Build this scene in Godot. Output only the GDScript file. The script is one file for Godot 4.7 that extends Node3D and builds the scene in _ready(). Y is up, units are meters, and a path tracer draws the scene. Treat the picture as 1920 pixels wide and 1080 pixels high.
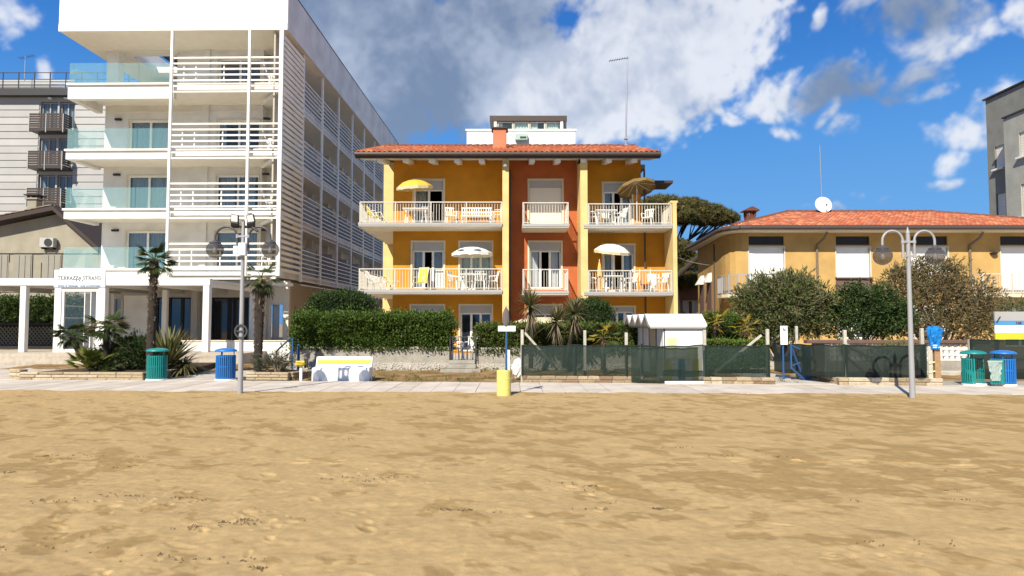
extends Node3D
# A seaside promenade seen from the beach: hotel, orange holiday house, yellow villa, planters and lamps.
# x to the right, y up; distances from the camera are written as d = -z.

var rng := RandomNumberGenerator.new()
var M := {}
var used := {}

class Geo:
	var v := PackedVector3Array()
	var n := PackedVector3Array()
	var c := PackedColorArray()
	var u := PackedVector2Array()
	var colored := false
	var col := Color.WHITE
	func trin(a: Vector3, b: Vector3, e: Vector3, na: Vector3, nb: Vector3, ne: Vector3) -> void:
		v.append(a); v.append(e); v.append(b)
		n.append(na); n.append(ne); n.append(nb)
		if colored:
			c.append(col); c.append(col); c.append(col)
	func tri(a: Vector3, b: Vector3, e: Vector3) -> void:
		var m := (b - a).cross(e - a)
		if m.length_squared() < 1e-16:
			return
		m = m.normalized()
		trin(a, b, e, m, m, m)
	func quad(a: Vector3, b: Vector3, e: Vector3, f: Vector3) -> void:
		tri(a, b, e)
		tri(a, e, f)
	func face(p: Array, mid: Vector3) -> void:   # a flat convex face, turned away from mid
		var m: Vector3 = (p[1] - p[0]).cross(p[2] - p[0])
		var out: bool = m.dot(p[0] - mid) >= 0.0
		for i in range(1, p.size() - 1):
			if out: tri(p[0], p[i], p[i + 1])
			else: tri(p[0], p[i + 1], p[i])
	func box(ce: Vector3, s: Vector3, b := Basis()) -> void:
		var h := s * 0.5
		for a in 3:
			for sg in [-1.0, 1.0]:
				var p := []
				for q in [[-1, -1], [1, -1], [1, 1], [-1, 1]]:
					var w := Vector3()
					w[a] = sg * h[a]
					w[(a + 1) % 3] = q[0] * h[(a + 1) % 3]
					w[(a + 2) % 3] = q[1] * h[(a + 2) % 3]
					p.append(ce + b * w)
				face(p, ce)
	func cbox(ce: Vector3, s: Vector3, ch: float, b := Basis()) -> void:   # box with chamfered edges
		var h := s * 0.5
		var k := minf(ch, minf(h.x, minf(h.y, h.z)) * 0.9)
		var pt := func(sx: float, sy: float, sz: float, a: int) -> Vector3:
			var w := Vector3(sx * (h.x - k), sy * (h.y - k), sz * (h.z - k))
			w[a] = [sx, sy, sz][a] * h[a]
			return ce + b * w
		for a in 3:
			var a1 := (a + 1) % 3
			var a2 := (a + 2) % 3
			for sg in [-1.0, 1.0]:
				var p := []
				var e := []
				for q in [[-1.0, -1.0], [1.0, -1.0], [1.0, 1.0], [-1.0, 1.0]]:
					var s3 := [0.0, 0.0, 0.0]
					s3[a] = sg; s3[a1] = q[0]; s3[a2] = q[1]
					p.append(pt.call(s3[0], s3[1], s3[2], a))
				face(p, ce)
				for sb in [-1.0, 1.0]:
					var lo := [0.0, 0.0, 0.0]
					lo[a] = sg; lo[a1] = sb; lo[a2] = -1.0
					var hi := lo.duplicate()
					hi[a2] = 1.0
					face([pt.call(lo[0], lo[1], lo[2], a), pt.call(lo[0], lo[1], lo[2], a1), pt.call(hi[0], hi[1], hi[2], a1), pt.call(hi[0], hi[1], hi[2], a)], ce)
		for sx in [-1.0, 1.0]:
			for sy in [-1.0, 1.0]:
				for sz in [-1.0, 1.0]:
					face([pt.call(sx, sy, sz, 0), pt.call(sx, sy, sz, 1), pt.call(sx, sy, sz, 2)], ce)
	func bar(a: Vector3, e: Vector3, w: float, h: float) -> void:   # a square bar from a to e
		var z := (e - a)
		var l := z.length()
		if l < 1e-5: return
		z /= l
		var up := Vector3.UP if absf(z.y) < 0.95 else Vector3.FORWARD
		var x := up.cross(z).normalized()
		var y := z.cross(x)
		box((a + e) * 0.5, Vector3(w, h, l), Basis(x, y, z))
	func tube(p: Array, r: Array, seg := 8, cap := true) -> void:
		var rings := []
		var norms := []
		var x := Vector3()
		for i in p.size():
			var t: Vector3 = (p[mini(i + 1, p.size() - 1)] - p[maxi(i - 1, 0)]).normalized()
			if i == 0:
				x = (Vector3.RIGHT if absf(t.x) < 0.8 else Vector3.FORWARD)
			x = (x - t * x.dot(t)).normalized()
			var y := t.cross(x)
			var ring := []
			var nn := []
			for k in seg:
				var a := TAU * k / seg
				var dn := x * cos(a) + y * sin(a)
				nn.append(dn)
				ring.append(p[i] + dn * float(r[mini(i, r.size() - 1)]))
			rings.append(ring)
			norms.append(nn)
		for i in p.size() - 1:
			for k in seg:
				var k2 := (k + 1) % seg
				trin(rings[i][k], rings[i][k2], rings[i + 1][k2], norms[i][k], norms[i][k2], norms[i + 1][k2])
				trin(rings[i][k], rings[i + 1][k2], rings[i + 1][k], norms[i][k], norms[i + 1][k2], norms[i + 1][k])
		if cap:
			for k in range(1, seg - 1):
				tri(rings[0][0], rings[0][k + 1], rings[0][k])
				var l := p.size() - 1
				tri(rings[l][0], rings[l][k], rings[l][k + 1])
	func cyl(a: Vector3, e: Vector3, r0: float, r1: float, seg := 12) -> void:
		tube([a, e], [r0, r1], seg)
	func lathe(o: Vector3, prof: Array, seg := 20, b := Basis()) -> void:   # profile of Vector2(radius, height), going up
		for i in prof.size() - 1:
			var p: Vector2 = prof[i]
			var q: Vector2 = prof[i + 1]
			var t := q - p
			for k in seg:
				var a0 := TAU * k / seg
				var a1 := TAU * (k + 1) / seg
				var d0 := Vector3(cos(a0), 0, -sin(a0))
				var d1 := Vector3(cos(a1), 0, -sin(a1))
				var n0 := (d0 * t.y - Vector3.UP * t.x).normalized()
				var n1 := (d1 * t.y - Vector3.UP * t.x).normalized()
				var p0 := o + b * (d0 * p.x + Vector3.UP * p.y)
				var p1 := o + b * (d1 * p.x + Vector3.UP * p.y)
				var q0 := o + b * (d0 * q.x + Vector3.UP * q.y)
				var q1 := o + b * (d1 * q.x + Vector3.UP * q.y)
				n0 = b * n0; n1 = b * n1
				if p.x > 1e-5: trin(p0, p1, q1, n0, n1, n1)
				if q.x > 1e-5: trin(p0, q1, q0, n0, n1, n0)
	func prism(poly: Array, z0: float, z1: float, b := Basis(), o := Vector3()) -> void:   # outline in x,y drawn out from z0 to z1
		var pp := PackedVector2Array(poly)
		if Geometry2D.is_polygon_clockwise(pp): pp.reverse()
		var ix := Geometry2D.triangulate_polygon(pp)
		var at := func(i: int, z: float) -> Vector3: return o + b * Vector3(pp[i].x, pp[i].y, z)
		var hi := maxf(z0, z1)
		var lo := minf(z0, z1)
		for i in range(0, ix.size(), 3):
			var a := ix[i]
			var e := ix[i + 1]
			var f := ix[i + 2]
			if (pp[e] - pp[a]).cross(pp[f] - pp[a]) < 0.0:
				var t := e
				e = f
				f = t
			tri(at.call(a, hi), at.call(e, hi), at.call(f, hi))
			tri(at.call(a, lo), at.call(f, lo), at.call(e, lo))
		for i in pp.size():
			var j := (i + 1) % pp.size()
			quad(at.call(i, lo), at.call(j, lo), at.call(j, hi), at.call(i, hi))
	func mesh() -> ArrayMesh:
		var a := []
		a.resize(Mesh.ARRAY_MAX)
		a[Mesh.ARRAY_VERTEX] = v
		a[Mesh.ARRAY_NORMAL] = n
		if colored: a[Mesh.ARRAY_COLOR] = c
		if u.size() == v.size() and u.size() > 0: a[Mesh.ARRAY_TEX_UV] = u
		var m := ArrayMesh.new()
		if v.size() > 0: m.add_surface_from_arrays(Mesh.PRIMITIVE_TRIANGLES, a)
		return m

func V(x: float, y: float, d: float) -> Vector3:
	return Vector3(x, y, -d)

func numbered(called: String) -> String:
	var k: int = used.get(called, 0)
	used[called] = k + 1
	return called if k == 0 else "%s_%03d" % [called, k]

func thing(called: String, label: String, category: String, at := Vector3.ZERO, group := "", turn := 0.0) -> Node3D:
	var o := Node3D.new()
	o.name = numbered(called)
	add_child(o)
	o.position = at
	o.rotation.y = turn
	o.set_meta("label", label)
	o.set_meta("category", category)
	if group: o.set_meta("group", group)
	return o

func part(called: String, g, m: Material, parent: Node3D, at := Vector3.ZERO, b := Basis()) -> MeshInstance3D:
	var o := MeshInstance3D.new()
	o.name = called
	o.mesh = g.mesh() if g is Geo else g
	o.material_override = m
	parent.add_child(o, true)
	o.transform = Transform3D(b, at)
	return o

func world_part(called: String, g, m: Material, parent: Node3D) -> MeshInstance3D:   # geometry written in world places
	var p := Vector3()
	var q := parent
	while q != self:
		p += q.position
		q = q.get_parent()
	return part(called, g, m, parent, -p)

func structure(called: String, g, m: Material, label: String) -> MeshInstance3D:
	var o := part(numbered(called), g, m, self)
	o.set_meta("kind", "structure")
	o.set_meta("label", label)
	return o

func stuff(o: Node3D) -> Node3D:
	o.set_meta("kind", "stuff")
	return o

func copy(src: Node3D, called: String, label: String, at: Vector3, turn := 0.0, size := 1.0) -> Node3D:
	var o: Node3D = src.duplicate()
	o.name = numbered(called)
	add_child(o)
	o.position = at
	o.rotation.y = turn
	o.scale = Vector3.ONE * size
	o.set_meta("label", label)
	return o

func scatter(called: String, m: Mesh, mat: Material, parent: Node3D, where: Array, tints: Array) -> MultiMeshInstance3D:
	var mm := MultiMesh.new()
	mm.transform_format = MultiMesh.TRANSFORM_3D
	mm.use_colors = true
	mm.mesh = m
	mm.instance_count = where.size()
	for i in where.size():
		mm.set_instance_transform(i, where[i])
		mm.set_instance_color(i, tints[i])
	var o := MultiMeshInstance3D.new()
	o.name = called
	o.multimesh = mm
	o.material_override = mat
	parent.add_child(o, true)
	o.set_meta("kind", "stuff")
	return o

# ---------------------------------------------------------------- materials
func noise_tex(sd: int, freq: float, lo: float, hi: float, oct := 4, size := 512, power := 1.0) -> ImageTexture:
	var f := FastNoiseLite.new()
	f.seed = sd
	f.frequency = freq
	f.fractal_octaves = oct
	f.noise_type = FastNoiseLite.TYPE_SIMPLEX_SMOOTH
	var im := f.get_seamless_image(size, size)
	im.convert(Image.FORMAT_L8)
	var by := im.get_data()
	var lut := PackedByteArray()
	for i in 256:
		lut.append(int(clampf(lerpf(lo, hi, pow(i / 255.0, power)), 0.0, 1.0) * 255.0))
	for i in by.size(): by[i] = lut[by[i]]
	return ImageTexture.create_from_image(Image.create_from_data(size, size, false, Image.FORMAT_L8, by))

var T := {}
func textures() -> void:
	T.blotch = noise_tex(3, 0.008, 0.955, 1.0, 5)
	T.dirt = noise_tex(9, 0.012, 0.82, 1.0, 6, 512, 0.6)
	T.grain = noise_tex(5, 0.09, 0.90, 1.0, 4)
	T.fade = noise_tex(31, 0.010, 0.89, 1.0, 6, 512, 0.8)
	T.bump = noise_tex(7, 0.06, 0.0, 1.0, 5)
	T.fine = noise_tex(11, 0.2, 0.0, 1.0, 3)
	# rain streaks: strongly stretched up and down, faint
	var im := Image.create(512, 512, false, Image.FORMAT_L8)
	var f := FastNoiseLite.new()
	f.seed = 21
	f.frequency = 0.03
	f.fractal_octaves = 5
	for y in 512:
		for x in 512:
			var a := TAU * x / 512.0
			var s := f.get_noise_3d(cos(a) * 120.0, sin(a) * 120.0, absf(y - 256.0) * 0.10)
			im.set_pixel(x, y, Color(1, 1, 1) * clampf(1.0 - maxf(0.0, s - 0.12) * 0.10, 0.6, 1.0))
	T.streak = ImageTexture.create_from_image(im)

func mat(called: String, r: float, g: float, b: float, rough: float, o := {}) -> StandardMaterial3D:   # base colour in linear values
	var m := StandardMaterial3D.new()
	m.resource_name = called
	m.albedo_color = Color(r, g, b).linear_to_srgb()
	m.roughness = rough
	m.metallic_specular = o.get("spec", 0.4)
	if o.has("tex"):
		m.albedo_texture = T[o.tex]
		m.uv1_triplanar = true
		m.uv1_world_triplanar = o.get("world", true)
		m.uv1_scale = Vector3.ONE * float(o.get("scale", 0.3))
	if o.has("bump"):
		m.heightmap_enabled = true
		m.heightmap_texture = T.get(o.get("bump_tex", "bump"))
		m.heightmap_scale = o.bump
		m.uv1_triplanar = true
		m.uv1_world_triplanar = o.get("world", true)
		m.uv1_scale = Vector3.ONE * float(o.get("scale", 0.3))
	if o.has("detail"):
		m.detail_enabled = true
		m.detail_albedo = T[o.detail]
		m.detail_blend_mode = BaseMaterial3D.BLEND_MODE_MUL
		m.detail_uv_layer = BaseMaterial3D.DETAIL_UV_2
		m.uv2_triplanar = true
		m.uv2_world_triplanar = true
		m.uv2_scale = Vector3.ONE * float(o.get("detail_scale", 0.1))
	m.metallic = o.get("metal", 0.0)
	if o.get("vertex", false): m.vertex_color_use_as_albedo = true
	if o.has("alpha"):
		m.transparency = BaseMaterial3D.TRANSPARENCY_ALPHA
		m.albedo_color.a = o.alpha
		m.cull_mode = BaseMaterial3D.CULL_DISABLED
	if o.has("back"):
		m.backlight_enabled = true
		m.backlight = Color(o.back[0], o.back[1], o.back[2]).linear_to_srgb()
		m.cull_mode = BaseMaterial3D.CULL_DISABLED
	if o.has("coat"):
		m.clearcoat_enabled = true
		m.clearcoat = o.coat
		m.clearcoat_roughness = 0.15
	M[called] = m
	return m

func materials() -> void:
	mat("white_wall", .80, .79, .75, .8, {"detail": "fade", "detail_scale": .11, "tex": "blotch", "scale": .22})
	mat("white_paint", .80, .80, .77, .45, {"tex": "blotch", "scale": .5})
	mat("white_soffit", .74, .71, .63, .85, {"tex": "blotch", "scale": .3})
	mat("white_plastic", .82, .82, .80, .35, {"tex": "blotch", "scale": 1.1})
	mat("cream_trim", 0.651, 0.581, 0.44, .7, {"tex": "blotch", "scale": .6})
	mat("yellow_wall", .60, .265, .018, .85, {"detail": "fade", "detail_scale": .15, "tex": "blotch", "scale": .3, "bump": .5})
	mat("pale_yellow_wall", .75, .57, .25, .85, {"detail": "fade", "detail_scale": .15, "tex": "blotch", "scale": .35, "bump": .5})
	mat("orange_wall", .47, .132, .044, .85, {"detail": "fade", "detail_scale": .15, "tex": "blotch", "scale": .3, "bump": .5})
	mat("salmon_wall", 0.546, 0.211, 0.114, .85, {"detail": "fade", "detail_scale": .15, "tex": "blotch", "scale": .5, "bump": .5})
	mat("ochre_wall", 0.528, 0.343, 0.123, .85, {"detail": "fade", "detail_scale": .15, "tex": "blotch", "scale": .3, "bump": .5})
	mat("beige_wall", 0.334, 0.312, 0.246, .85, {"detail": "fade", "detail_scale": .15, "tex": "blotch", "scale": .25, "bump": .5})
	mat("grey_wall", .245, .25, .225, .85, {"detail": "fade", "detail_scale": .15, "tex": "blotch", "scale": .2, "bump": .5})
	mat("pale_grey_wall", .40, .41, .36, .85, {"detail": "fade", "detail_scale": .15, "tex": "blotch", "scale": .2, "bump": .5})
	mat("cladding", .365, .37, .37, .6, {"tex": "blotch", "scale": .14})
	mat("cladding_pale", .41, .415, .415, .6, {"tex": "blotch", "scale": .14})
	mat("dark_metal", 0.04, 0.04, 0.042, .45)
	mat("black_metal", 0.018, 0.018, 0.019, .4)
	mat("gutter_brown", 0.075, 0.057, 0.048, .4, {"tex": "blotch", "scale": .5})
	mat("dark_brown", 0.048, 0.035, 0.03, .6, {"tex": "grain", "scale": .6})
	mat("rail_white", 0.563, 0.537, 0.466, .4, {"tex": "blotch", "scale": 1.0})
	mat("concrete", 0.352, 0.334, 0.29, .9, {"tex": "dirt", "scale": .35, "bump": 1.2, "detail": "streak", "detail_scale": .3})
	mat("concrete_pale", 0.546, 0.51, 0.449, .9, {"tex": "dirt", "scale": .25, "bump": .6, "detail": "grain", "detail_scale": 1.1})
	mat("paving", 0.651, 0.59, 0.502, .85, {"tex": "dirt", "scale": .16, "bump": .4, "detail": "grain", "detail_scale": .9})
	mat("paving_worn", 0.59, 0.528, 0.44, .85, {"tex": "dirt", "scale": .21, "bump": .4, "detail": "grain", "detail_scale": .8})
	mat("soil", .085, .058, .034, .95, {"tex": "dirt", "scale": .8, "bump": 4.0})
	mat("tile", 1, 1, 1, .8, {"vertex": true, "tex": "blotch", "scale": .9})
	mat("stone_a", 0.458, 0.37, 0.246, .9, {"tex": "dirt", "scale": 1.1, "bump": 2.0})
	mat("stone_b", 0.352, 0.273, 0.176, .9, {"tex": "dirt", "scale": 1.3, "bump": 2.0})
	mat("stone_c", 0.528, 0.458, 0.334, .9, {"tex": "dirt", "scale": 1.0, "bump": 2.0})
	mat("stone_d", 0.264, 0.176, 0.11, .9, {"tex": "dirt", "scale": 1.2, "bump": 2.0})
	mat("mortar", 0.29, 0.238, 0.167, .95, {"tex": "dirt", "scale": 1.2, "bump": 2.0})
	mat("lamp_grey", 0.317, 0.326, 0.343, .45, {"tex": "blotch", "scale": 1.5, "detail": "streak", "detail_scale": .6})
	mat("lamp_dark", 0.062, 0.066, 0.075, .4)
	mat("smoked_glass", .06, .055, .05, .06, {"alpha": .62, "spec": .6})
	mat("glass", .10, .14, .15, .03, {"alpha": .22, "spec": .7})
	mat("glass_green", .30, .58, .55, .04, {"alpha": .13, "spec": .6})
	mat("dark_glass", .015, .02, .028, .05, {"spec": .7})
	mat("curtain", .70, .74, .76, .8, {"back": [.3, .3, .3]})
	mat("curtain_blue", 0.264, 0.37, 0.475, .8, {"back": [.15, .18, .2]})
	mat("curtain_green", .62, .80, .74, .8, {"back": [.15, .18, .2]})
	mat("teal_paint", 0.011, 0.216, 0.207, .42, {"tex": "blotch", "scale": 2.0})
	mat("blue_paint", 0.016, 0.154, 0.493, .42, {"tex": "blotch", "scale": 2.0})
	mat("blue_rail", 0.031, 0.097, 0.255, .42, {"tex": "blotch", "scale": 2.0})
	mat("bin_liner", 0.044, 0.053, 0.053, .6)
	mat("bag_clear", 0.458, 0.546, 0.51, .35, {"alpha": .62})
	mat("yellow_paint", 0.634, 0.528, 0.04, .5, {"tex": "blotch", "scale": 2.0})
	mat("barrel_yellow", 0.704, 0.616, 0.176, .5, {"tex": "blotch", "scale": 1.2})
	mat("yellow_cloth", 0.651, 0.44, 0.062, .8, {"back": [.3, .2, .03]})
	mat("yellow_sling", 0.669, 0.581, 0.053, .8, {"back": [.3, .26, .03]})
	mat("cream_cloth", 0.634, 0.563, 0.37, .8, {"back": [.3, .26, .16]})
	mat("white_cloth", .80, .79, .74, .8, {"back": [.3, .3, .28]})
	mat("net", .006, .020, .014, .7, {"alpha": .80})
	mat("net_thick", .008, .018, .014, .7, {"alpha": .955})
	mat("blue_bag", 0.011, 0.194, 0.546, .3, {"back": [.01, .06, .18]})
	mat("timber", 0.37, 0.229, 0.119, .8, {"tex": "dirt", "scale": 1.4, "detail": "streak", "detail_scale": .9})
	mat("pale_post", 0.493, 0.475, 0.405, .8, {"tex": "dirt", "scale": 1.4})
	mat("bark", 0.075, 0.06, 0.048, .95, {"tex": "dirt", "scale": 1.6, "bump": 6.0})
	mat("bark_pale", 0.264, 0.211, 0.158, .95, {"tex": "dirt", "scale": 1.6, "bump": 4.0})
	mat("leaf", 1, 1, 1, .5, {"vertex": true, "back": [.30, .34, .16], "spec": .35})
	mat("leaf_plain", 1, 1, 1, .55, {"vertex": true, "back": [.22, .25, .10], "spec": .3})
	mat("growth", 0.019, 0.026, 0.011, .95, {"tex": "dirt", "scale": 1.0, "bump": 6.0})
	mat("needle", 1, 1, 1, .7, {"vertex": true, "back": [.2, .22, .1]})
	mat("dry_leaf", 0.211, 0.15, 0.084, .9, {"tex": "dirt", "scale": 3.0})
	mat("ink", 0.053, 0.097, 0.15, .6)
	mat("blue_print", 0.026, 0.176, 0.405, .5)
	mat("white_sheet", .80, .80, .78, .5)
	mat("floor_tile", 0.493, 0.44, 0.361, .6, {"tex": "dirt", "scale": .7})
	mat("ribbed", 0.387, 0.308, 0.176, .7, {"tex": "streak", "scale": .3})
	mat("dull_shutter", .27, .26, .225, .7, {"tex": "blotch"})
	mat("louvre_back", .46, .42, .34, .8, {"tex": "blotch"})
	mat("brick", 0.211, 0.088, 0.057, .9, {"tex": "dirt", "scale": 2.0, "bump": 3.0})
	mat("steel", 0.484, 0.493, 0.502, .35, {"metal": .8})
	mat("debris", .14, .10, .06, .95)
	mat("brown_panel", 0.141, 0.088, 0.07, .7, {"tex": "blotch", "scale": .6})
	mat("plastic_grey", 0.352, 0.352, 0.352, .5)

func _ready() -> void:
	rng.seed = 20240417
	textures()
	materials()
	view_and_light()
	grounds()
	far_buildings()
	white_hotel()
	orange_house()
	yellow_villa()
	plants()
	street_things()
	balcony_things()
	small_things()

# ---------------------------------------------------------------- camera, sky, sun
func view_and_light() -> void:
	var cam := Camera3D.new()
	cam.name = "camera"
	add_child(cam)
	cam.position = Vector3(0, 1.7, 0)
	cam.rotation_degrees.x = 2.907
	cam.fov = 45.75
	cam.near = 0.05
	cam.far = 900.0
	cam.current = true
	var e := Environment.new()
	e.background_mode = Environment.BG_SKY
	e.sky = Sky.new()
	var pm := PanoramaSkyMaterial.new()
	pm.panorama = sky_picture()
	e.sky.sky_material = pm
	e.tonemap_mode = Environment.TONE_MAPPER_LINEAR
	e.tonemap_exposure = 1.55
	e.background_energy_multiplier = 0.665
	e.sdfgi_enabled = true
	e.ssao_enabled = true
	e.ssil_enabled = true
	var we := WorldEnvironment.new()
	we.name = "world_environment"
	we.environment = e
	add_child(we)
	var sun := DirectionalLight3D.new()
	sun.name = "sun"
	add_child(sun)
	sun.look_at_from_position(Vector3.ZERO, Vector3(0.44, -0.95, -1.0), Vector3.UP)
	sun.light_energy = 1.6
	sun.light_color = Color(1.0, 0.955, 0.88)
	sun.light_angular_distance = 0.5
	sun.shadow_enabled = true

# clouds: azimuth, elevation (degrees), half width, half height, thickness, greyness
var clouds := [
	[-11.7, 22.6, 11.68, 7.74, 1.75, 0.62], [-12.1, 16.0, 6.48, 2.57, 1.35, 0.90], [-5.4, 16.2, 5.38, 1.90, 1.10, 0.85], [-6.3, 18.1, 10.22, 3.11, 1.50, 0.82], [-14.2, 17.3, 4.69, 2.85, 0.90, 0.80], [-1.4, 23.1, 9.05, 5.12, 1.60, 0.62],
	[5.9, 18.9, 8.05, 4.52, 1.55, 0.32], [12.1, 21.0, 8.23, 5.91, 1.50, 0.10], [10.0, 24.3, 10.54, 3.44, 1.10, 0.35], [14.7, 17.6, 2.98, 2.43, 0.90, 0.35], [-17.8, 26.9, 12.35, 4.27, 1.10, 0.75], [17.7, 20.4, 1.66, 1.09, 0.60, 0.05],
	[22.0, 17.7, 3.05, 1.78, 1.10, 0.00], [19.0, 16.4, 1.42, 0.96, 0.80, 0.00], [23.2, 16.6, 1.92, 0.97, 0.70, 0.10], [27.0, 17.8, 3.44, 1.27, 0.95, 0.70], [28.4, 18.0, 1.76, 1.10, 0.70, 0.60], [27.3, 18.9, 0.79, 0.51, 0.60, 0.10],
	[32.5, 19.6, 3.08, 1.32, 1.10, 0.10], [30.6, 21.5, 4.07, 1.73, 1.05, 0.75], [27.1, 22.0, 1.45, 0.93, 0.90, 0.15], [33.2, 21.3, 1.92, 1.35, 0.80, 0.60], [31.5, 17.3, 1.82, 1.25, 0.75, 0.60], [33.1, 16.1, 0.96, 0.78, 0.55, 0.30],
	[36.7, 20.2, 1.62, 1.57, 1.05, 0.10], [34.6, 13.9, 1.42, 0.92, 0.95, 0.00], [34.8, 12.4, 0.85, 1.00, 0.95, 0.05], [35.8, 14.6, 0.90, 1.39, 0.70, 0.30], [34.2, 10.5, 0.93, 0.51, 0.50, 0.30], [24.0, 21.8, 0.76, 0.81, 0.70, 0.05],
	[20.3, 21.2, 0.80, 1.21, 0.60, 0.10], [9.0, 16.1, 2.43, 0.75, 0.85, 0.10], [8.6, 16.6, 1.15, 0.67, 0.60, 0.00], [29.9, 10.4, 0.75, 0.38, 0.60, 0.20], [31.4, 9.9, 0.86, 0.53, 0.55, 0.35], [26.8, 9.5, 1.37, 0.47, 0.62, 0.10],
	[23.5, 14.8, 1.30, 0.63, 0.50, 0.10], [26.9, 16.3, 0.58, 0.76, 0.60, 0.10], [27.8, 15.3, 0.85, 0.76, 0.50, 0.15], [20.2, 24.0, 2.42, 0.51, 0.60, 0.10], [-34.0, 17.8, 1.13, 1.04, 0.80, 0.00], [-36.6, 20.7, 1.47, 0.65, 0.60, 0.10],
	[-37.2, 19.7, 0.87, 0.52, 0.50, 0.10],
]
var fa := FastNoiseLite.new()
var fb := FastNoiseLite.new()
var fc := FastNoiseLite.new()

func sky_color(az: float, el: float) -> Color:
	var ra := deg_to_rad(az)
	var re := deg_to_rad(el)
	var dir := Vector3(cos(re) * sin(ra), sin(re), -cos(re) * cos(ra))
	var h := clampf(sin(re), 0.0, 1.0)
	var low := Color(.45, .69, .92).srgb_to_linear()
	var mid := Color(.30, .57, .87).srgb_to_linear()
	var top := Color(.18, .42, .75).srgb_to_linear()
	var blue := low.lerp(mid, smoothstep(0.05, 0.36, h)).lerp(top, smoothstep(0.24, 0.50, h))
	if el < 1.0:
		return blue.linear_to_srgb()
	var warp := Vector3(fb.get_noise_3dv(dir * 9.0), fb.get_noise_3dv(dir * 9.0 + Vector3(7, 1, 3)), fb.get_noise_3dv(dir * 9.0 + Vector3(2, 8, 5)))
	var n := fa.get_noise_3dv(dir * 20.0 + warp * 0.8) * 0.55 + fc.get_noise_3dv(dir * 95.0 + warp * 2.2) * 0.58
	var cover := -1.0
	var grey := 0.0
	var weight := 1e-4
	if absf(az) < 52.0 and el < 40.0:
		var wa := az + warp.x * 4.5
		var we := el + warp.y * 2.6
		for b in clouds:
			var da: float = (wa - b[0]) / b[2]
			if absf(da) > 1.9: continue
			var de: float = (we - b[1]) / b[3]
			var q := da * da + de * de
			if q > 3.6: continue
			var k: float = b[4] * (1.0 - q * 0.80) - 0.08
			cover = maxf(cover, k)
			var w := exp(-q * 2.2)
			weight += w
			grey += w * (b[5] - de * 0.13)
		# a blue hole in the great cloud
		var hx := (az - 4.7) / 1.7
		var hy := (el - 24.1) / 1.25
		cover -= 1.25 * exp(-(hx * hx + hy * hy) * 1.1)
	if absf(az) > 40.0 or el > 27.0:
		var far := 0.20 + 0.75 * fb.get_noise_3dv(dir * 3.2 + Vector3(4, 4, 4))
		var f := maxf(smoothstep(40.0, 52.0, absf(az)), smoothstep(27.0, 38.0, el))
		cover = maxf(cover, far * f - (1.0 - f))
		grey = lerpf(grey, 0.4 * weight, f)
	grey /= weight
	var t := smoothstep(-0.20, 0.92, cover + n * 1.25)
	var body := clampf(grey + fb.get_noise_3dv(dir * 8.0 + warp * 0.6) * 0.55 - n * 0.26, 0.0, 1.0)
	var white := Color(.94, .95, .97).srgb_to_linear()
	var pale := Color(.74, .78, .85).srgb_to_linear()
	var dark := Color(.50, .565, .66).srgb_to_linear()
	var cl := white.lerp(pale, smoothstep(0.0, 0.42, body)).lerp(dark, smoothstep(0.32, 0.9, body))
	cl = cl.lerp(blue, 0.10)
	return blue.lerp(cl, t * 0.97).linear_to_srgb()

func sky_picture() -> ImageTexture:
	for f in [fa, fb, fc]:
		f.noise_type = FastNoiseLite.TYPE_SIMPLEX_SMOOTH
		f.frequency = 0.42
		f.fractal_octaves = 5
	fa.seed = 41; fb.seed = 17; fc.seed = 88
	fb.fractal_octaves = 3
	var w := 4096
	var small := Image.create(512, 256, false, Image.FORMAT_RGB8)
	for y in 256:
		var el := 90.0 - (y + 0.5) * 180.0 / 256.0
		for x in 512:
			small.set_pixel(x, y, sky_color(wrapf((x + 0.5) * 360.0 / 512.0, -180.0, 180.0), maxf(el, 0.0)))
	small.resize(w, w / 2, Image.INTERPOLATE_CUBIC)
	# the part with fine detail: every direction in front, well past the frame
	var y0 := 690
	for y in range(y0, 1024):
		var el := 90.0 - (y + 0.5) * 360.0 / w
		for x in range(-560, 560):
			small.set_pixel(posmod(x, w), y, sky_color((x + 0.5) * 360.0 / w, el))
	return ImageTexture.create_from_image(small)

# ---------------------------------------------------------------- ground, sand, pavement, planters
var sand_noise := FastNoiseLite.new()
var sand_fine := FastNoiseLite.new()
var sand_patch := FastNoiseLite.new()

func front_edge(x: float) -> float:
	return 16.62 - 0.040 * x

func rear_edge(x: float) -> float:
	return 19.25 - 0.075 * x

func sand_height(x: float, d: float) -> float:
	var h := sand_noise.get_noise_2d(x, d * 1.1) * 0.030 + sand_fine.get_noise_2d(x, d) * 0.013
	var near_edge := smoothstep(2.5, 0.0, front_edge(x) - d)
	h = lerpf(h, 0.034 + sand_noise.get_noise_2d(x * 1.6, d * 2.0) * 0.034 - maxf(0.0, d - front_edge(x) + 0.15) * 0.16, near_edge)
	return h

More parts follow.
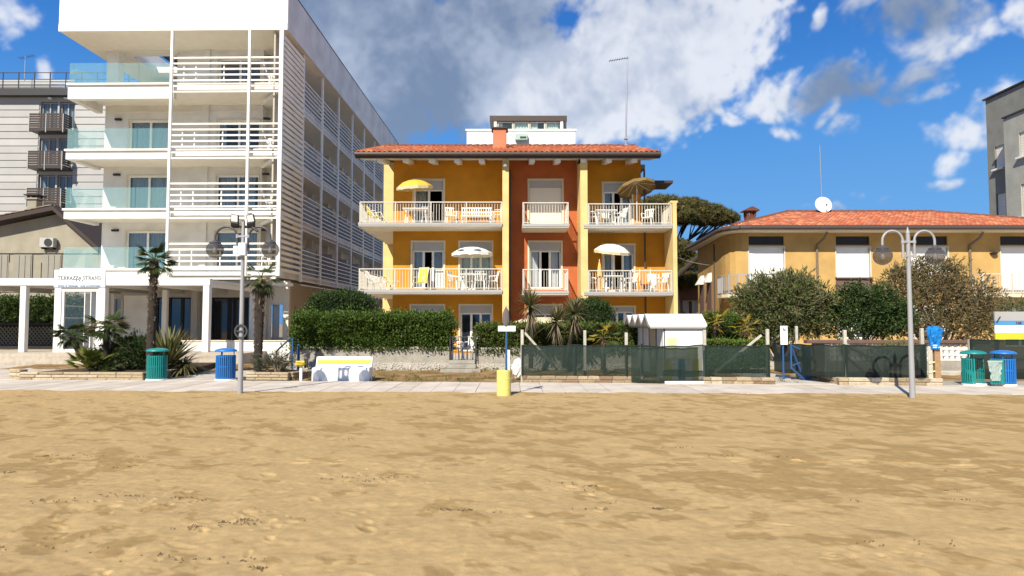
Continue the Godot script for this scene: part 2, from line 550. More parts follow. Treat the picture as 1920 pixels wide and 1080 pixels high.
func sand_grid(g: Geo, x0: float, x1: float, d0: float, d1: float, step: float, dents: Array) -> void:
	var nx := int((x1 - x0) / step) + 1
	var nd := int((d1 - d0) / step) + 1
	var hs := PackedFloat32Array()
	hs.resize(nx * nd)
	for j in nd:
		var d := d0 + j * step
		for i in nx:
			hs[j * nx + i] = sand_height(x0 + i * step, d)
	for q in dents:   # footprints and scuffs: a hollow with a raised rim
		var r: float = q[2] * 1.7
		var i0 := maxi(1, int((q[0] - r - x0) / step))
		var i1 := mini(nx - 2, int((q[0] + r - x0) / step) + 1)
		var j0 := maxi(1, int((q[1] - r - d0) / step))
		var j1 := mini(nd - 2, int((q[1] + r - d0) / step) + 1)
		var ca := cos(q[4])
		var sa := sin(q[4])
		for j in range(j0, j1 + 1):
			for i in range(i0, i1 + 1):
				var ox: float = x0 + i * step - q[0]
				var oz: float = d0 + j * step - q[1]
				var ex: float = (ox * ca + oz * sa) / q[2]
				var ez: float = (-ox * sa + oz * ca) / (q[2] * q[3])
				var rr := ex * ex + ez * ez
				if rr > 2.9: continue
				hs[j * nx + i] += q[5] * (-exp(-rr * rr * 1.4) + 0.45 * exp(-pow(sqrt(rr) - 1.15, 2.0) * 9.0))
	var vs := PackedVector3Array()
	var ns := PackedVector3Array()
	var cs := PackedColorArray()
	vs.resize(nx * nd); ns.resize(nx * nd); cs.resize(nx * nd)
	var dry := Vector3(.52, .375, .182)
	var damp := Vector3(.395, .275, .122)
	for j in nd:
		var d := d0 + j * step
		for i in nx:
			var k := j * nx + i
			var x := x0 + i * step
			var hl: float = hs[k - 1] if i > 0 else hs[k]
			var hr: float = hs[k + 1] if i < nx - 1 else hs[k]
			var hd: float = hs[k - nx] if j > 0 else hs[k]
			var hu: float = hs[k + nx] if j < nd - 1 else hs[k]
			vs[k] = Vector3(x, hs[k] - (0.03 if step > .05 and j < 2 and absf(x) < 7.0 else 0.0), -d)
			ns[k] = Vector3((hl - hr) * (1.0 if i > 0 and i < nx - 1 else 2.0), 2.0 * step, (hu - hd) * (1.0 if j > 0 and j < nd - 1 else 2.0)).normalized()
			# damp sand shows where the dry top layer has blown away
			var big := sand_patch.get_noise_2d(x * 0.30, d * 0.50 + 40.0)
			var p := sand_patch.get_noise_2d(x * 2.3 + d * 0.8, d * 2.2) * 0.80 + sand_fine.get_noise_2d(x * 1.1 + d * .3, d * 1.2) * 0.42
			var wet := smoothstep(0.05, 0.13, p + big * 0.55 + x * 0.012 - 0.07 - hs[k] * 2.0)
			var s := 0.93 + 0.16 * sand_fine.get_noise_2d(x * 3.0, d * 4.5) + rng.randf_range(-.035, .035)
			var cc := dry.lerp(damp, wet * 0.92) * s
			cs[k] = Color(cc.x, cc.y, cc.z)
	var ix := PackedInt32Array()
	for j in nd - 1:
		for i in nx - 1:
			var a := j * nx + i
			ix.append_array([a, a + nx, a + 1, a + 1, a + nx, a + nx + 1])
	var arr := []
	arr.resize(Mesh.ARRAY_MAX)
	arr[Mesh.ARRAY_VERTEX] = vs; arr[Mesh.ARRAY_NORMAL] = ns; arr[Mesh.ARRAY_COLOR] = cs; arr[Mesh.ARRAY_INDEX] = ix
	sand_mesh.add_surface_from_arrays(Mesh.PRIMITIVE_TRIANGLES, arr)

var sand_mesh := ArrayMesh.new()

func stone_row(parent: Node3D, a: Vector3, e: Vector3, rows: int, h: float, depth: float, mean: float, kinds: Array, called := "stone") -> void:
	var along := e - a
	var l := along.length()
	along /= l
	var side := along.cross(Vector3.UP).normalized()
	var core := Geo.new()
	core.bar(a + Vector3.UP * (h * rows * 0.5 - 0.012), e + Vector3.UP * (h * rows * 0.5 - 0.012), depth - 0.05, h * rows - 0.03)
	world_part("mortar", core, M.mortar, parent)
	for r in rows:
		var t := -rng.randf() * mean * 0.5
		while t < l - 0.04:
			var w := mean * rng.randf_range(0.7, 1.35)
			var t0 := maxf(t, 0.0)
			var t1 := minf(t + w - 0.014, l)
			t += w
			if t1 - t0 < 0.06: continue
			var g := Geo.new()
			g.cbox(Vector3.ZERO, Vector3(t1 - t0, h * rng.randf_range(.86, .95), depth * rng.randf_range(.93, 1.08)), 0.018)
			var b := Basis(along, Vector3.UP, side).rotated(Vector3.UP, rng.randf_range(-.025, .025))
			part(called, g, M[kinds[rng.randi() % kinds.size()]], parent, a + along * ((t0 + t1) * .5) + Vector3.UP * (h * (r + .5)) - parent.position, b)

func grounds() -> void:
	sand_noise.seed = 4; sand_noise.frequency = 0.55; sand_noise.fractal_octaves = 4
	sand_fine.seed = 8; sand_fine.frequency = 2.4; sand_fine.fractal_octaves = 4
	sand_patch.seed = 15; sand_patch.frequency = 0.62; sand_patch.fractal_octaves = 5
	mat("sand", 1, 1, 1, .95, {"vertex": true, "tex": "grain", "scale": 1.3, "bump": .9, "bump_tex": "fine", "spec": .15})
	# the land: one sheet to the horizon
	var g := Geo.new()
	g.quad(V(-500, -.12, -60), V(500, -.12, -60), V(500, -.12, 700), V(-500, -.12, 700))
	structure("ground", g, mat("land", .40, .29, .15, .95, {"tex": "dirt", "scale": .1}), "sandy land stretching behind the buildings")
	# beach
	var dents := []
	for t in 17:   # walked trails: paired footprints
		var x := rng.randf_range(-9, 9)
		var d := rng.randf_range(4.5, 14)
		var dir := rng.randf_range(-.7, .7) + (PI if rng.randf() < .5 else 0.0)
		for k in 9:
			x += cos(dir) * .62
			d += sin(dir) * .62
			dir += rng.randf_range(-.12, .12)
			dents.append([x + rng.randf_range(-.1, .1), d + rng.randf_range(-.1, .1), rng.randf_range(.10, .15), rng.randf_range(.38, .6), dir, rng.randf_range(.004, .013)])
	for q in [[-3.4, 6.6, 26], [-2.3, 5.9, 30], [-3.9, 5.4, 18], [-1.6, 7.6, 16], [-5.2, 8.6, 18], [.9, 7.2, 12], [1.2, 6.4, 10], [-.3, 6.2, 10], [2.6, 5.2, 9], [3.2, 8.8, 12], [-7.2, 8.0, 16], [5.2, 7.4, 10], [-2.6, 4.9, 18], [-6.5, 11.5, 14]]:
		for k in q[2]:   # churned places
			dents.append([q[0] + rng.randfn(0, .38), q[1] + rng.randfn(0, .22), rng.randf_range(.025, .075), rng.randf_range(.35, .9), rng.randf() * TAU, rng.randf_range(.004, .013)])
	for k in 420:
		dents.append([rng.randf_range(-13, 13), rng.randf_range(4.2, 16.2), rng.randf_range(.04, .16), rng.randf_range(.3, .8), rng.randf_range(-.6, .6), rng.randf_range(.002, .009)])
	sand_grid(g, -7.02, 7.02, 3.0, 8.74, .021, dents)
	sand_grid(g, -18.0, 18.0, 8.6, 17.6, .058, dents)
	structure("beach_sand", sand_mesh, M.sand, "wind-blown golden beach sand with damp patches and footprints")
	# sand beside and below the frame
	g = Geo.new()
	g.quad(V(-120, -.04, -40), V(120, -.04, -40), V(120, -.04, 17.2), V(-120, -.04, 17.2))
	structure("beach", g, mat("sand_plain", .48, .34, .165, .95, {"tex": "dirt", "scale": .3, "bump": 1.0}), "the beach running on to both sides")
	# soil strip behind the pavement, rising towards the gardens
	g = Geo.new()
	g.colored = true
	var step := .16
	var f := sand_patch
	for j in 62:
		for i in 230:
			var x := -18.4 + i * step
			var d := 17.0 + j * step
			var p := []
			for q in [[0, 0], [1, 0], [1, 1], [0, 1]]:
				var xx: float = x + q[0] * step
				var dd: float = d + q[1] * step
				p.append(V(xx, -.012 + maxf(0, dd - rear_edge(xx)) * .016 + f.get_noise_2d(xx * 3.0, dd * 3.0) * .028 * smoothstep(0, .8, dd - rear_edge(xx) + .15), dd))
			var k := clampf(.5 + f.get_noise_2d(x * 1.6, d * 1.6) * 1.2, 0, 1)
			var cc := Vector3(.40, .275, .13).lerp(Vector3(.20, .135, .062), k)
			g.col = Color(cc.x, cc.y, cc.z)
			g.quad(p[0], p[1], p[2], p[3])
	structure("sandy_verge", g, mat("verge", 1, 1, 1, .95, {"vertex": true, "tex": "grain", "scale": 1.0, "bump": 1.5, "bump_tex": "fine", "spec": .15}), "trodden sand and soil between the pavement and the garden walls")
	# pavement of long pale slabs
	var base := Geo.new()
	base.quad(V(-60, .006, front_edge(-60)), V(60, .006, front_edge(60)), V(60, .006, rear_edge(60)), V(-60, .006, rear_edge(-60)))
	var pave := structure("pavement", base, M.mortar, "pale slab pavement along the beach edge")
	var x := -15.6
	while x < 14.6:
		var w := .545
		var gg := Geo.new()
		var j := .006
		var lift := rng.randf_range(-.003, .004)
		var f0 := front_edge(x) - .12
		var poly := [Vector2(x + j, f0), Vector2(x + w - j, f0), Vector2(x + w - j, rear_edge(x + w)), Vector2(x + j, rear_edge(x))]
		var top := .030 + lift
		gg.quad(V(poly[0].x, top, poly[0].y), V(poly[1].x, top, poly[1].y), V(poly[2].x, top, poly[2].y), V(poly[3].x, top, poly[3].y))
		for k in 4:
			var a: Vector2 = poly[k]
			var e: Vector2 = poly[(k + 1) % 4]
			gg.quad(V(a.x, -.05, a.y), V(e.x, -.05, e.y), V(e.x, top, e.y), V(a.x, top, a.y))
		part("slab", gg, M.paving if rng.randf() < .7 else M.paving_worn, pave)
		x += w
	# left approach to the hotel and the path between the litter bins
	g = Geo.new()
	g.prism([Vector2(-18.6, 20.0), Vector2(-14.6, 20.2), Vector2(-14.1, 20.4), Vector2(-13.3, 25.0), Vector2(-13.6, 26.5), Vector2(-20, 26.5)], 0, .05, Basis(Vector3.RIGHT, Vector3.FORWARD, Vector3.UP))
	structure("hotel_path", g, M.paving_worn, "pale paved path leading up to the hotel entrance")
	g = Geo.new()
	g.prism([Vector2(-10.35, 19.95), Vector2(-7.95, 19.8), Vector2(-7.7, 22), Vector2(-7.9, 27.9), Vector2(-12, 27.9), Vector2(-11.2, 25), Vector2(-10.1, 21.5)], 0, .045, Basis(Vector3.RIGHT, Vector3.FORWARD, Vector3.UP))
	structure("concrete_path", g, M.concrete_pale, "concrete path between the two left litter bins to the hotel ramp")
	g = Geo.new()
	g.prism([Vector2(7.15, 18.65), Vector2(8.75, 18.5), Vector2(8.6, 21.0), Vector2(8.3, 24.5), Vector2(7.0, 24.5), Vector2(7.2, 21.0)], 0, .05, Basis(Vector3.RIGHT, Vector3.FORWARD, Vector3.UP))
	structure("garden_path", g, M.concrete_pale, "concrete path going in past the blue gate")
	g = Geo.new()
	g.prism([Vector2(11.45, 18.2), Vector2(15.5, 17.8), Vector2(15.5, 19.6), Vector2(11.5, 19.8)], 0, .028, Basis(Vector3.RIGHT, Vector3.FORWARD, Vector3.UP))
	structure("bin_stand_paving", g, M.concrete, "grey concrete apron under the right-hand bins")
	# terraces in front of the hotel and under the houses
	g = Geo.new()
	g.box(V(-19.0, .2, 31.5), Vector3(17.0, .6, 9.6))
	structure("hotel_terrace_floor", g, M.floor_tile, "raised tiled terrace under the hotel pergola")
	g = Geo.new()
	g.box(V(.5, .0, 31.0), Vector3(17.4, .5, 13.0))
	g.box(V(20.0, .05, 33.0), Vector3(24.0, .5, 18.0))
	structure("garden_terrace_floor", g, M.concrete_pale, "garden terraces behind the hedge walls")
	# planters
	var p := thing("stone_planter", "low stone planter wall along the pavement in front of the fan palms", "planter", V(-12.5, 0, 20.1))
	stone_row(p, V(-14.45, .0, 20.25), V(-10.72, .0, 20.05), 3, .085, .24, .62, ["stone_a", "stone_c", "stone_a", "stone_b"])
	stone_row(p, V(-10.74, .0, 20.2), V(-10.65, .0, 21.7), 3, .085, .22, .5, ["stone_a", "stone_b"])
	stone_row(p, V(-14.9, .0, 20.5), V(-14.45, .0, 20.3), 3, .11, .24, .4, ["stone_a", "stone_c"])
	var s := Geo.new()
	s.prism([Vector2(-14.5, 20.32), Vector2(-10.8, 20.15), Vector2(-10.3, 22.5), Vector2(-11.0, 25.5), Vector2(-13.1, 25.5)], 0, .22, Basis(Vector3.RIGHT, Vector3.FORWARD, Vector3.UP))
	world_part("soil", s, M.soil, p)
	p = thing("stone_planter", "small stone planter holding the short palm and grey shrub beside the blue bin", "planter", V(-7.1, 0, 20.3))
	stone_row(p, V(-7.85, .0, 20.35), V(-6.55, .0, 20.2), 3, .08, .22, .5, ["stone_a", "stone_c", "stone_a"])
	stone_row(p, V(-6.58, .0, 20.3), V(-6.1, .0, 21.9), 3, .08, .22, .45, ["stone_b", "stone_a"])
	s = Geo.new()
	s.prism([Vector2(-7.9, 20.4), Vector2(-6.65, 20.28), Vector2(-6.2, 21.9), Vector2(-7.9, 22)], 0, .2, Basis(Vector3.RIGHT, Vector3.FORWARD, Vector3.UP))
	world_part("soil", s, M.soil, p)
	p = thing("brick_border", "low border of reddish bricks under the green net left of the cabins", "planter", V(1.9, 0, 19.3))
	stone_row(p, V(.3, .0, 19.35), V(3.45, .0, 19.08), 2, .105, .2, .36, ["stone_b", "stone_d", "stone_a", "stone_b", "stone_b"], "brick")
	p = thing("brick_border", "low border of pale bricks under the green net right of the cabins", "planter", V(6.2, 0, 18.8))
	stone_row(p, V(5.25, .0, 18.88), V(7.15, .0, 18.72), 2, .105, .2, .33, ["stone_c", "stone_a", "stone_b", "stone_d"], "brick")
	p = thing("stone_planter", "angled stone planter wall below the net with the lamp shadow", "planter", V(10, 0, 18.6))
	stone_row(p, V(8.95, .0, 21.2), V(8.85, .0, 18.62), 2, .11, .24, .6, ["stone_a", "stone_b"])
	stone_row(p, V(8.8, .0, 18.55), V(11.42, .0, 18.28), 2, .115, .26, .62, ["stone_c", "stone_a", "stone_b", "stone_c"])
	s = Geo.new()
	s.prism([Vector2(9.0, 18.65), Vector2(11.4, 18.4), Vector2(11.5, 21.3), Vector2(9.05, 21.3)], 0, .18, Basis(Vector3.RIGHT, Vector3.FORWARD, Vector3.UP))
	world_part("soil", s, M.soil, p)

# ---------------------------------------------------------------- building helpers
func wall_front(g: Geo, x0: float, x1: float, y0: float, y1: float, d: float, th: float, holes := []) -> void:   # wall whose face looks at the beach at distance d
	var xs := [x0, x1]
	for h in holes:
		for q in [h[0], h[1]]:
			if q > x0 + .001 and q < x1 - .001 and not xs.has(q): xs.append(q)
	xs.sort()
	for i in xs.size() - 1:
		var mx: float = (xs[i] + xs[i + 1]) * .5
		var cuts := []
		for h in holes:
			if h[0] < mx and h[1] > mx: cuts.append([h[2], h[3]])
		cuts.sort_custom(func(a, b): return a[0] < b[0])
		var y := y0
		for q in cuts + [[y1, y1]]:
			var top: float = minf(q[0], y1)
			if top - y > .002:
				g.box(V(mx, (y + top) * .5, d + th * .5), Vector3(xs[i + 1] - xs[i], top - y, th))
			y = maxf(y, q[1])

func drape(x0: float, x1: float, y0: float, y1: float, d: float, waves: float, amp := .035) -> Geo:
	var g := Geo.new()
	var n := maxi(6, int((x1 - x0) * 26))
	var ph := rng.randf() * TAU
	var last := []
	for i in n + 1:
		var t := float(i) / n
		var z := sin(t * waves * TAU + ph) * amp + sin(t * waves * 2.3 * TAU + ph * 2.0) * amp * .4
		var p := [V(lerpf(x0, x1, t), y0, d + z), V(lerpf(x0, x1, t), y1, d + z * .6)]
		if last: g.quad(last[0], p[0], p[1], last[1])
		last = p
	return g

func opening(b: Node3D, called: String, x0: float, x1: float, y0: float, y1: float, d: float, o := {}) -> MeshInstance3D:
	var n: int = o.get("n", 2)
	var fm: Material = o.get("frame", M.rail_white)
	var fw: float = o.get("fw", .07)
	var back: float = d + o.get("set", .14)
	var hb: float = o.get("box", 0.0)
	var yt := y1 - hb
	var g := Geo.new()
	g.box(V(x0 + fw * .5, (y0 + yt) * .5, back), Vector3(fw, yt - y0, .07))
	g.box(V(x1 - fw * .5, (y0 + yt) * .5, back), Vector3(fw, yt - y0, .07))
	g.box(V((x0 + x1) * .5, yt - fw * .5, back), Vector3(x1 - x0 - fw * 2, fw, .066))
	g.box(V((x0 + x1) * .5, y0 + fw * .5, back), Vector3(x1 - x0 - fw * 2, fw, .066))
	for i in range(1, n):
		var x := lerpf(x0 + fw, x1 - fw, float(i) / n)
		g.box(V(x, (y0 + yt) * .5, back - .004), Vector3(fw * o.get("mull", 1.5), yt - y0 - fw * 2, .074))
	var w := world_part(called, g, fm, b)
	var gl: Material = o.get("glass", M.glass)
	for i in n:
		if i == o.get("open", -1): continue
		var a := lerpf(x0 + fw, x1 - fw, float(i) / n) + (fw * .6 if i > 0 else 0.0)
		var e := lerpf(x0 + fw, x1 - fw, float(i + 1) / n) - (fw * .6 if i < n - 1 else 0.0)
		g = Geo.new()
		g.quad(V(a, y0 + fw, back + .012), V(e, y0 + fw, back + .012), V(e, yt - fw, back + .012), V(a, yt - fw, back + .012))
		world_part("pane", g, gl, w)
		if o.has("curtain"):
			var part_of: float = o.get("drawn", 1.0)
			world_part("curtain", drape(a, lerpf(a, e, part_of), y0 + fw, yt - .03, back + .16, (e - a) * 5.0), o.curtain, w)
	if hb > 0.0:
		g = Geo.new()
		g.cbox(V((x0 + x1) * .5, y1 - hb * .5, d + .10), Vector3(x1 - x0 - .01, hb - .006, .16), .012)
		world_part("shutter_box", g, o.get("box_mat", M.white_paint), w)
	if o.get("shut", 0.0) > 0.0:
		g = Geo.new()
		var h: float = (yt - y0) * o.shut
		var k := int(h / .055)
		for i in k:
			var ya := yt - h + h * i / k
			var yb := ya + h / k
			g.quad(V(x0 + .02, ya, d + .085), V(x1 - .02, ya, d + .085), V(x1 - .02, yb - .008, d + .07), V(x0 + .02, yb - .008, d + .07))
			g.quad(V(x0 + .02, yb - .008, d + .07), V(x1 - .02, yb - .008, d + .07), V(x1 - .02, yb, d + .085), V(x0 + .02, yb, d + .085))
		world_part("roller_shutter", g, o.get("shut_mat", M.white_paint), w)
	if o.has("surround"):
		var s: float = o.get("sw", .1)
		g = Geo.new()
		g.cbox(V(x0 - s * .5 + .004, (y0 + y1) * .5, d), Vector3(s, y1 - y0, .07), .008)
		g.cbox(V(x1 + s * .5 - .004, (y0 + y1) * .5, d), Vector3(s, y1 - y0, .07), .008)
		g.cbox(V((x0 + x1) * .5, y1 + s * .5 - .004, d), Vector3(x1 - x0 + s * 2, s, .076), .008)
		world_part("surround", g, o.surround, w)
	if o.has("sill"):
		g = Geo.new()
		g.cbox(V((x0 + x1) * .5, y0 - .03, d - .03), Vector3(x1 - x0 + .24, .06, .2), .01)
		world_part("sill", g, o.sill, w)
	return w

func tiled_slope(g: Geo, a: Vector3, e: Vector3, up0: Vector3, up1: Vector3, wide := .22, course := .36, kinds := []) -> void:
	# barrel tiles on the slope between the eave a-e and the ridge up0-up1
	var n := int((e - a).length() / wide)
	var rows := maxi(1, int((up0 - a).length() / course))
	g.colored = true
	for i in n:
		var e0 := a.lerp(e, float(i) / n)
		var e1 := a.lerp(e, float(i + 1) / n)
		var r0 := up0.lerp(up1, float(i) / n)
		var r1 := up0.lerp(up1, float(i + 1) / n)
		for j in rows:
			var base: Color = kinds[rng.randi() % kinds.size()]
			var s := rng.randf_range(.82, 1.12)
			g.col = Color(base.r * s, base.g * s, base.b * s)
			var p0 := e0.lerp(r0, float(j) / rows)
			var p1 := e1.lerp(r1, float(j) / rows)
			var q0 := e0.lerp(r0, float(j + 1.12) / rows)
			var q1 := e1.lerp(r1, float(j + 1.12) / rows)
			var nn := (p1 - p0).cross(q0 - p0).normalized()
			var hb := (p1 - p0).length() * .30
			var last := []
			for k in 6:
				var t := k / 5.0
				var hh := sin(t * PI) * hb
				var lo := p0.lerp(p1, t) + nn * (hh + .035)
				var hi := q0.lerp(q1, t) + nn * hh * .9
				if last:
					g.quad(last[0], lo, hi, last[1])
					g.quad(last[0] - nn * .05, lo - nn * .05, lo, last[0])
				last = [lo, hi]

var red_tiles := [Color(0.475, 0.147, 0.069), Color(0.513, 0.189, 0.094), Color(0.399, 0.112, 0.056), Color(0.532, 0.248, 0.131), Color(0.437, 0.130, 0.069), Color(0.342, 0.142, 0.088)]
var brown_tiles := [Color(.20, .145, .10), Color(.24, .17, .115), Color(.17, .125, .09), Color(.27, .21, .15)]

# ---------------------------------------------------------------- buildings behind
func far_buildings() -> void:
	# grey clad block, far left
	var b := thing("clad_apartment_block", "grey panel-clad block with dark balconies behind the white hotel, at the far left", "building", V(-38, 0, 55))
	var holes := []
	var tops := [19.75, 16.72, 13.72, 10.7, 7.7]
	for t in tops:
		holes.append([-38.55, -37.15, t - 2.25, t])
		holes.append([-37.0, -35.75, t - 2.25, t])
	var g := Geo.new()
	wall_front(g, -54, -30, 0, 20.0, 55, .3, holes)
	g.box(V(-42, 10, 63), Vector3(23.9, 20, .3))
	g.box(V(-30.15, 10, 59), Vector3(.3, 20, 7.7))
	g.box(V(-42, 20.1, 59.2), Vector3(24.2, .2, 8.6))
	world_part("wall", g, M.cladding, b)
	var y := .6
	var row := 0
	while y < 19.6:   # long horizontal panels, a joint apart
		var h := .565
		for seg in [[-54.0, -46.6], [-46.58, -42.62], [-42.6, -38.62], [-35.68, -33.0], [-32.98, -30.0]]:
			g = Geo.new()
			g.cbox(V((seg[0] + seg[1]) * .5 + rng.randf_range(-.004, .004), y + h * .5, 54.97), Vector3(seg[1] - seg[0], h - .055, .05), .012)
			part("cladding_panel", g, M.cladding if rng.randf() < .5 else M.cladding_pale, b, -b.position)
		y += h + .03
		row += 1
	g = Geo.new()
	g.box(V(-42, 20.35, 58.9), Vector3(25.0, .55, 9.2))
	world_part("cornice", g, M.dark_metal, b)
	for t in tops:
		for q in [[-38.5, -37.2], [-36.95, -35.8]]:
			opening(b, "window", q[0], q[1], t - 2.2, t - .05, 55.0, {"n": 2, "frame": M.plastic_grey, "curtain": M.curtain_blue, "drawn": .6, "set": .2})
	for t in tops:   # dark slatted balcony boxes
		var yb: float = t - 2.35
		g = Geo.new()
		g.box(V(-37.2, yb - .32, 54.4), Vector3(2.9, .12, 1.15))
		var bal := world_part("balcony", g, M.dark_metal, b)
		for k in 7:
			g = Geo.new()
			g.box(V(-37.25, yb - .18 + k * .19, 53.86), Vector3(2.75, .15, .03))
			world_part("slat", g, M.dark_brown, bal)
			g = Geo.new()
			g.box(V(-35.86, yb - .18 + k * .19, 54.4), Vector3(.03, .15, 1.0))
			world_part("slat", g, M.dark_brown, bal)
		for xx in [-38.6, -37.25, -35.88]:
			g = Geo.new()
			g.box(V(xx, yb + .25, 53.82), Vector3(.06, 1.5, .05))
			world_part("post", g, M.plastic_grey, bal)
	g = Geo.new()
	for k in 19:
		g.box(V(-53 + k * 1.28, 21.35, 54.7), Vector3(.06, 1.5, .06))
	for k in 3:
		g.box(V(-42, 20.95 + k * .55, 54.68), Vector3(23.5, .05, .05))
	world_part("roof_railing", g, M.dark_metal, b)
	g = Geo.new()
	for k in 7: g.box(V(-44, 20.9 + k * .26, 57.6), Vector3(13, .17, .08))
	world_part("roof_screen", g, M.cladding_pale, b)
	g = Geo.new()
	g.box(V(-46.2, 21.5, 58.6), Vector3(13, 2.0, 1.6))
	g.box(V(-36.2, 21.2, 59.2), Vector3(5.5, 1.4, 2.2))
	world_part("roof_plant", g, M.cladding_pale, b)
	for xx in [-37.6, -36.3]:
		g = Geo.new()
		g.lathe(V(xx, 19.85, 54.7), [Vector2(0, 0), Vector2(.16, .03), Vector2(.17, .12), Vector2(0, .2)], 10)
		world_part("wall_lamp", g, M.white_plastic, b)
	var an := thing("television_aerial", "thin rooftop television aerial on the grey block, far left", "aerial", V(-41.4, 22.4, 57))
	g = Geo.new()
	g.cyl(Vector3(0, -.2, 0), Vector3(0, 2.0, 0), .035, .03, 6)
	part("mast", g, M.steel, an)
	g = Geo.new()
	g.cyl(Vector3(-.5, 1.75, 0), Vector3(.75, 2.0, 0), .02, .02, 5)
	for k in 7: g.cyl(Vector3(-.45 + k * .19, 1.76 + k * .04, -.3), Vector3(-.45 + k * .19, 1.76 + k * .04, .3), .012, .012, 4)
	part("boom", g, M.dark_metal, an)

	# beige gabled house, left
	b = thing("gabled_house", "beige house with a brown gable roof and shutters, left behind the pergola", "house", V(-29, 0, 42))
	g = Geo.new()
	g.prism([Vector2(-36, 0), Vector2(-25.4, 0), Vector2(-25.4, 6.3), Vector2(-27.95, 8.45), Vector2(-36, 6.75)], -42.3, -42.0)
	g.prism([Vector2(-36, 0), Vector2(-25.4, 0), Vector2(-25.4, 6.3), Vector2(-27.95, 8.45), Vector2(-36, 6.75)], -50.3, -50.0)
	g.box(V(-25.55, 3.1, 46), Vector3(.3, 6.2, 7.7))
	world_part("wall", g, M.beige_wall, b)
	g = Geo.new()
	g.prism([Vector2(-25.1, 6.05), Vector2(-25.1, 6.3), Vector2(-27.95, 8.80), Vector2(-36.5, 7.05), Vector2(-36.5, 6.8), Vector2(-27.95, 8.53)], -50.6, -41.2)
	var rf := world_part("roof", g, M.dark_brown, b)
	g = Geo.new()
	tiled_slope(g, V(-36.4, 7.1, 50.5), V(-36.4, 7.1, 41.22), V(-28.1, 8.82, 50.5), V(-28.1, 8.82, 41.22), .3, .4, brown_tiles)
	var g2 := Geo.new()
	tiled_slope(g2, V(-40, 7.9, 44.0), V(-28.5, 8.3, 44.0), V(-40, 9.4, 50.0), V(-28.5, 9.5, 50.0), .3, .4, brown_tiles)
	stuff(world_part("roof_tiles", g, M.tile, rf))
	stuff(world_part("roof_tiles", g2, M.tile, rf))
	g = Geo.new()
	g.cbox(V(-30.7, 9.0, 43.6), Vector3(.62, 1.1, .62), .03)
	g.box(V(-30.7, 9.62, 43.6), Vector3(.8, .1, .8))
	world_part("chimney", g, M.beige_wall, b)
	g = Geo.new()
	g.box(V(-30.7, 9.86, 43.6), Vector3(.9, .07, .9))
	for q in [[-.25, -.25], [.25, -.25], [.25, .25], [-.25, .25]]: g.box(V(-30.7 + q[0], 9.74, 43.6 + q[1]), Vector3(.1, .2, .1))
	world_part("chimney_cap", g, M.dark_brown, b)
	for xx in [-31.6, -30.15, -28.35]:
		g = Geo.new()
		g.box(V(xx, 4.75, 41.96), Vector3(1.15, 2.3, .06))
		for k in 3: g.box(V(xx - .36 + k * .36, 4.75, 41.915), Vector3(.3, 2.2, .03))
		world_part("shutter", g, M.dull_shutter, b)
	for xx in [-30.9, -29.2]:
		g = Geo.new()
		g.box(V(xx, 4.5, 41.97), Vector3(.34, 1.8, .05))
		world_part("window_recess", g, M.beige_wall, b)
	g = Geo.new()
	g.box(V(-30.5, 6.08, 41.95), Vector3(10, .2, .1))
	world_part("string_course", g, M.beige_wall, b)
	var ac := thing("air_conditioner", "box of an air conditioner on the beige gable wall at the left", "air conditioner", V(-28.5, 6.6, 41.75))
	g = Geo.new()
	g.cbox(Vector3.ZERO, Vector3(.85, .58, .36), .02)
	part("housing", g, M.cladding_pale, ac)
	g = Geo.new()
	g.lathe(Vector3(.12, 0, .19), [Vector2(0, 0), Vector2(.22, .0), Vector2(.24, .02)], 16, Basis(Vector3.RIGHT, Vector3.BACK, -Vector3.UP))
	part("fan_grille", g, M.dark_metal, ac)
	g = Geo.new()
	for k in 2: g.box(Vector3(-.3 + k * .6, -.34, -.05), Vector3(.05, .1, .4))
	part("bracket", g, M.dark_metal, ac)

	# white penthouse block behind the orange house
	b = thing("penthouse_block", "white rooftop penthouse with a dark flat roof behind the orange house", "building", V(.6, 0, 45))
	g = Geo.new()
	g.box(V(.6, 7.25, 49), Vector3(7.25, 14.5, 8))
	g.box(V(4.8, 6.75, 49.5), Vector3(1.2, 13.5, 7))
	world_part("wall", g, M.white_wall, b)
	g = Geo.new()
	g.box(V(.6, 14.55, 45.1), Vector3(7.4, .12, .3))
	world_part("parapet_cap", g, M.white_paint, b)
	g = Geo.new()
	g.box(V(-1.15, 15.0, 46.3), Vector3(.18, 1.04, .2)); g.box(V(3.42, 15.0, 46.3), Vector3(.18, 1.04, .2)); g.box(V(1.12, 14.7, 49.5), Vector3(4.8, .28, 6)); g.box(V(1.12, 15.0, 52.4), Vector3(4.8, 1.04, .2))
	world_part("penthouse_wall", g, M.white_paint, b)
	for k in 4: opening(b, "window", -1.0 + k * 1.1, .07 + k * 1.1, 14.86, 15.5, 46.3, {"n": 1, "curtain": M.curtain_green, "drawn": [.3, 1.0, .55, .9][k], "set": .05})
	g = Geo.new()
	g.box(V(1.12, 15.70, 49.2), Vector3(5.3, .36, 6.1))
	world_part("roof", g, M.gutter_brown, b)
	g = Geo.new()
	g.box(V(3.65, 15.0, 46.1), Vector3(.14, 1.04, .14)); g.box(V(-1.40, 15.0, 46.1), Vector3(.14, 1.04, .14))
	world_part("post", g, M.dark_metal, b)
	ac = thing("air_conditioner", "pale green vent box on the white penthouse wall beside the chimney", "air conditioner", V(.62, 14.02, 44.85))
	g = Geo.new()
	g.cbox(Vector3.ZERO, Vector3(.82, .42, .3), .02)
	part("housing", g, mat("pale_green_metal", .36, .47, .42, .5), ac)
	g = Geo.new()
	for k in 3: g.box(Vector3(.12, -.1 + k * .05, .155), Vector3(.42, .03, .02))
	part("vent_slat", g, M.dark_metal, ac)
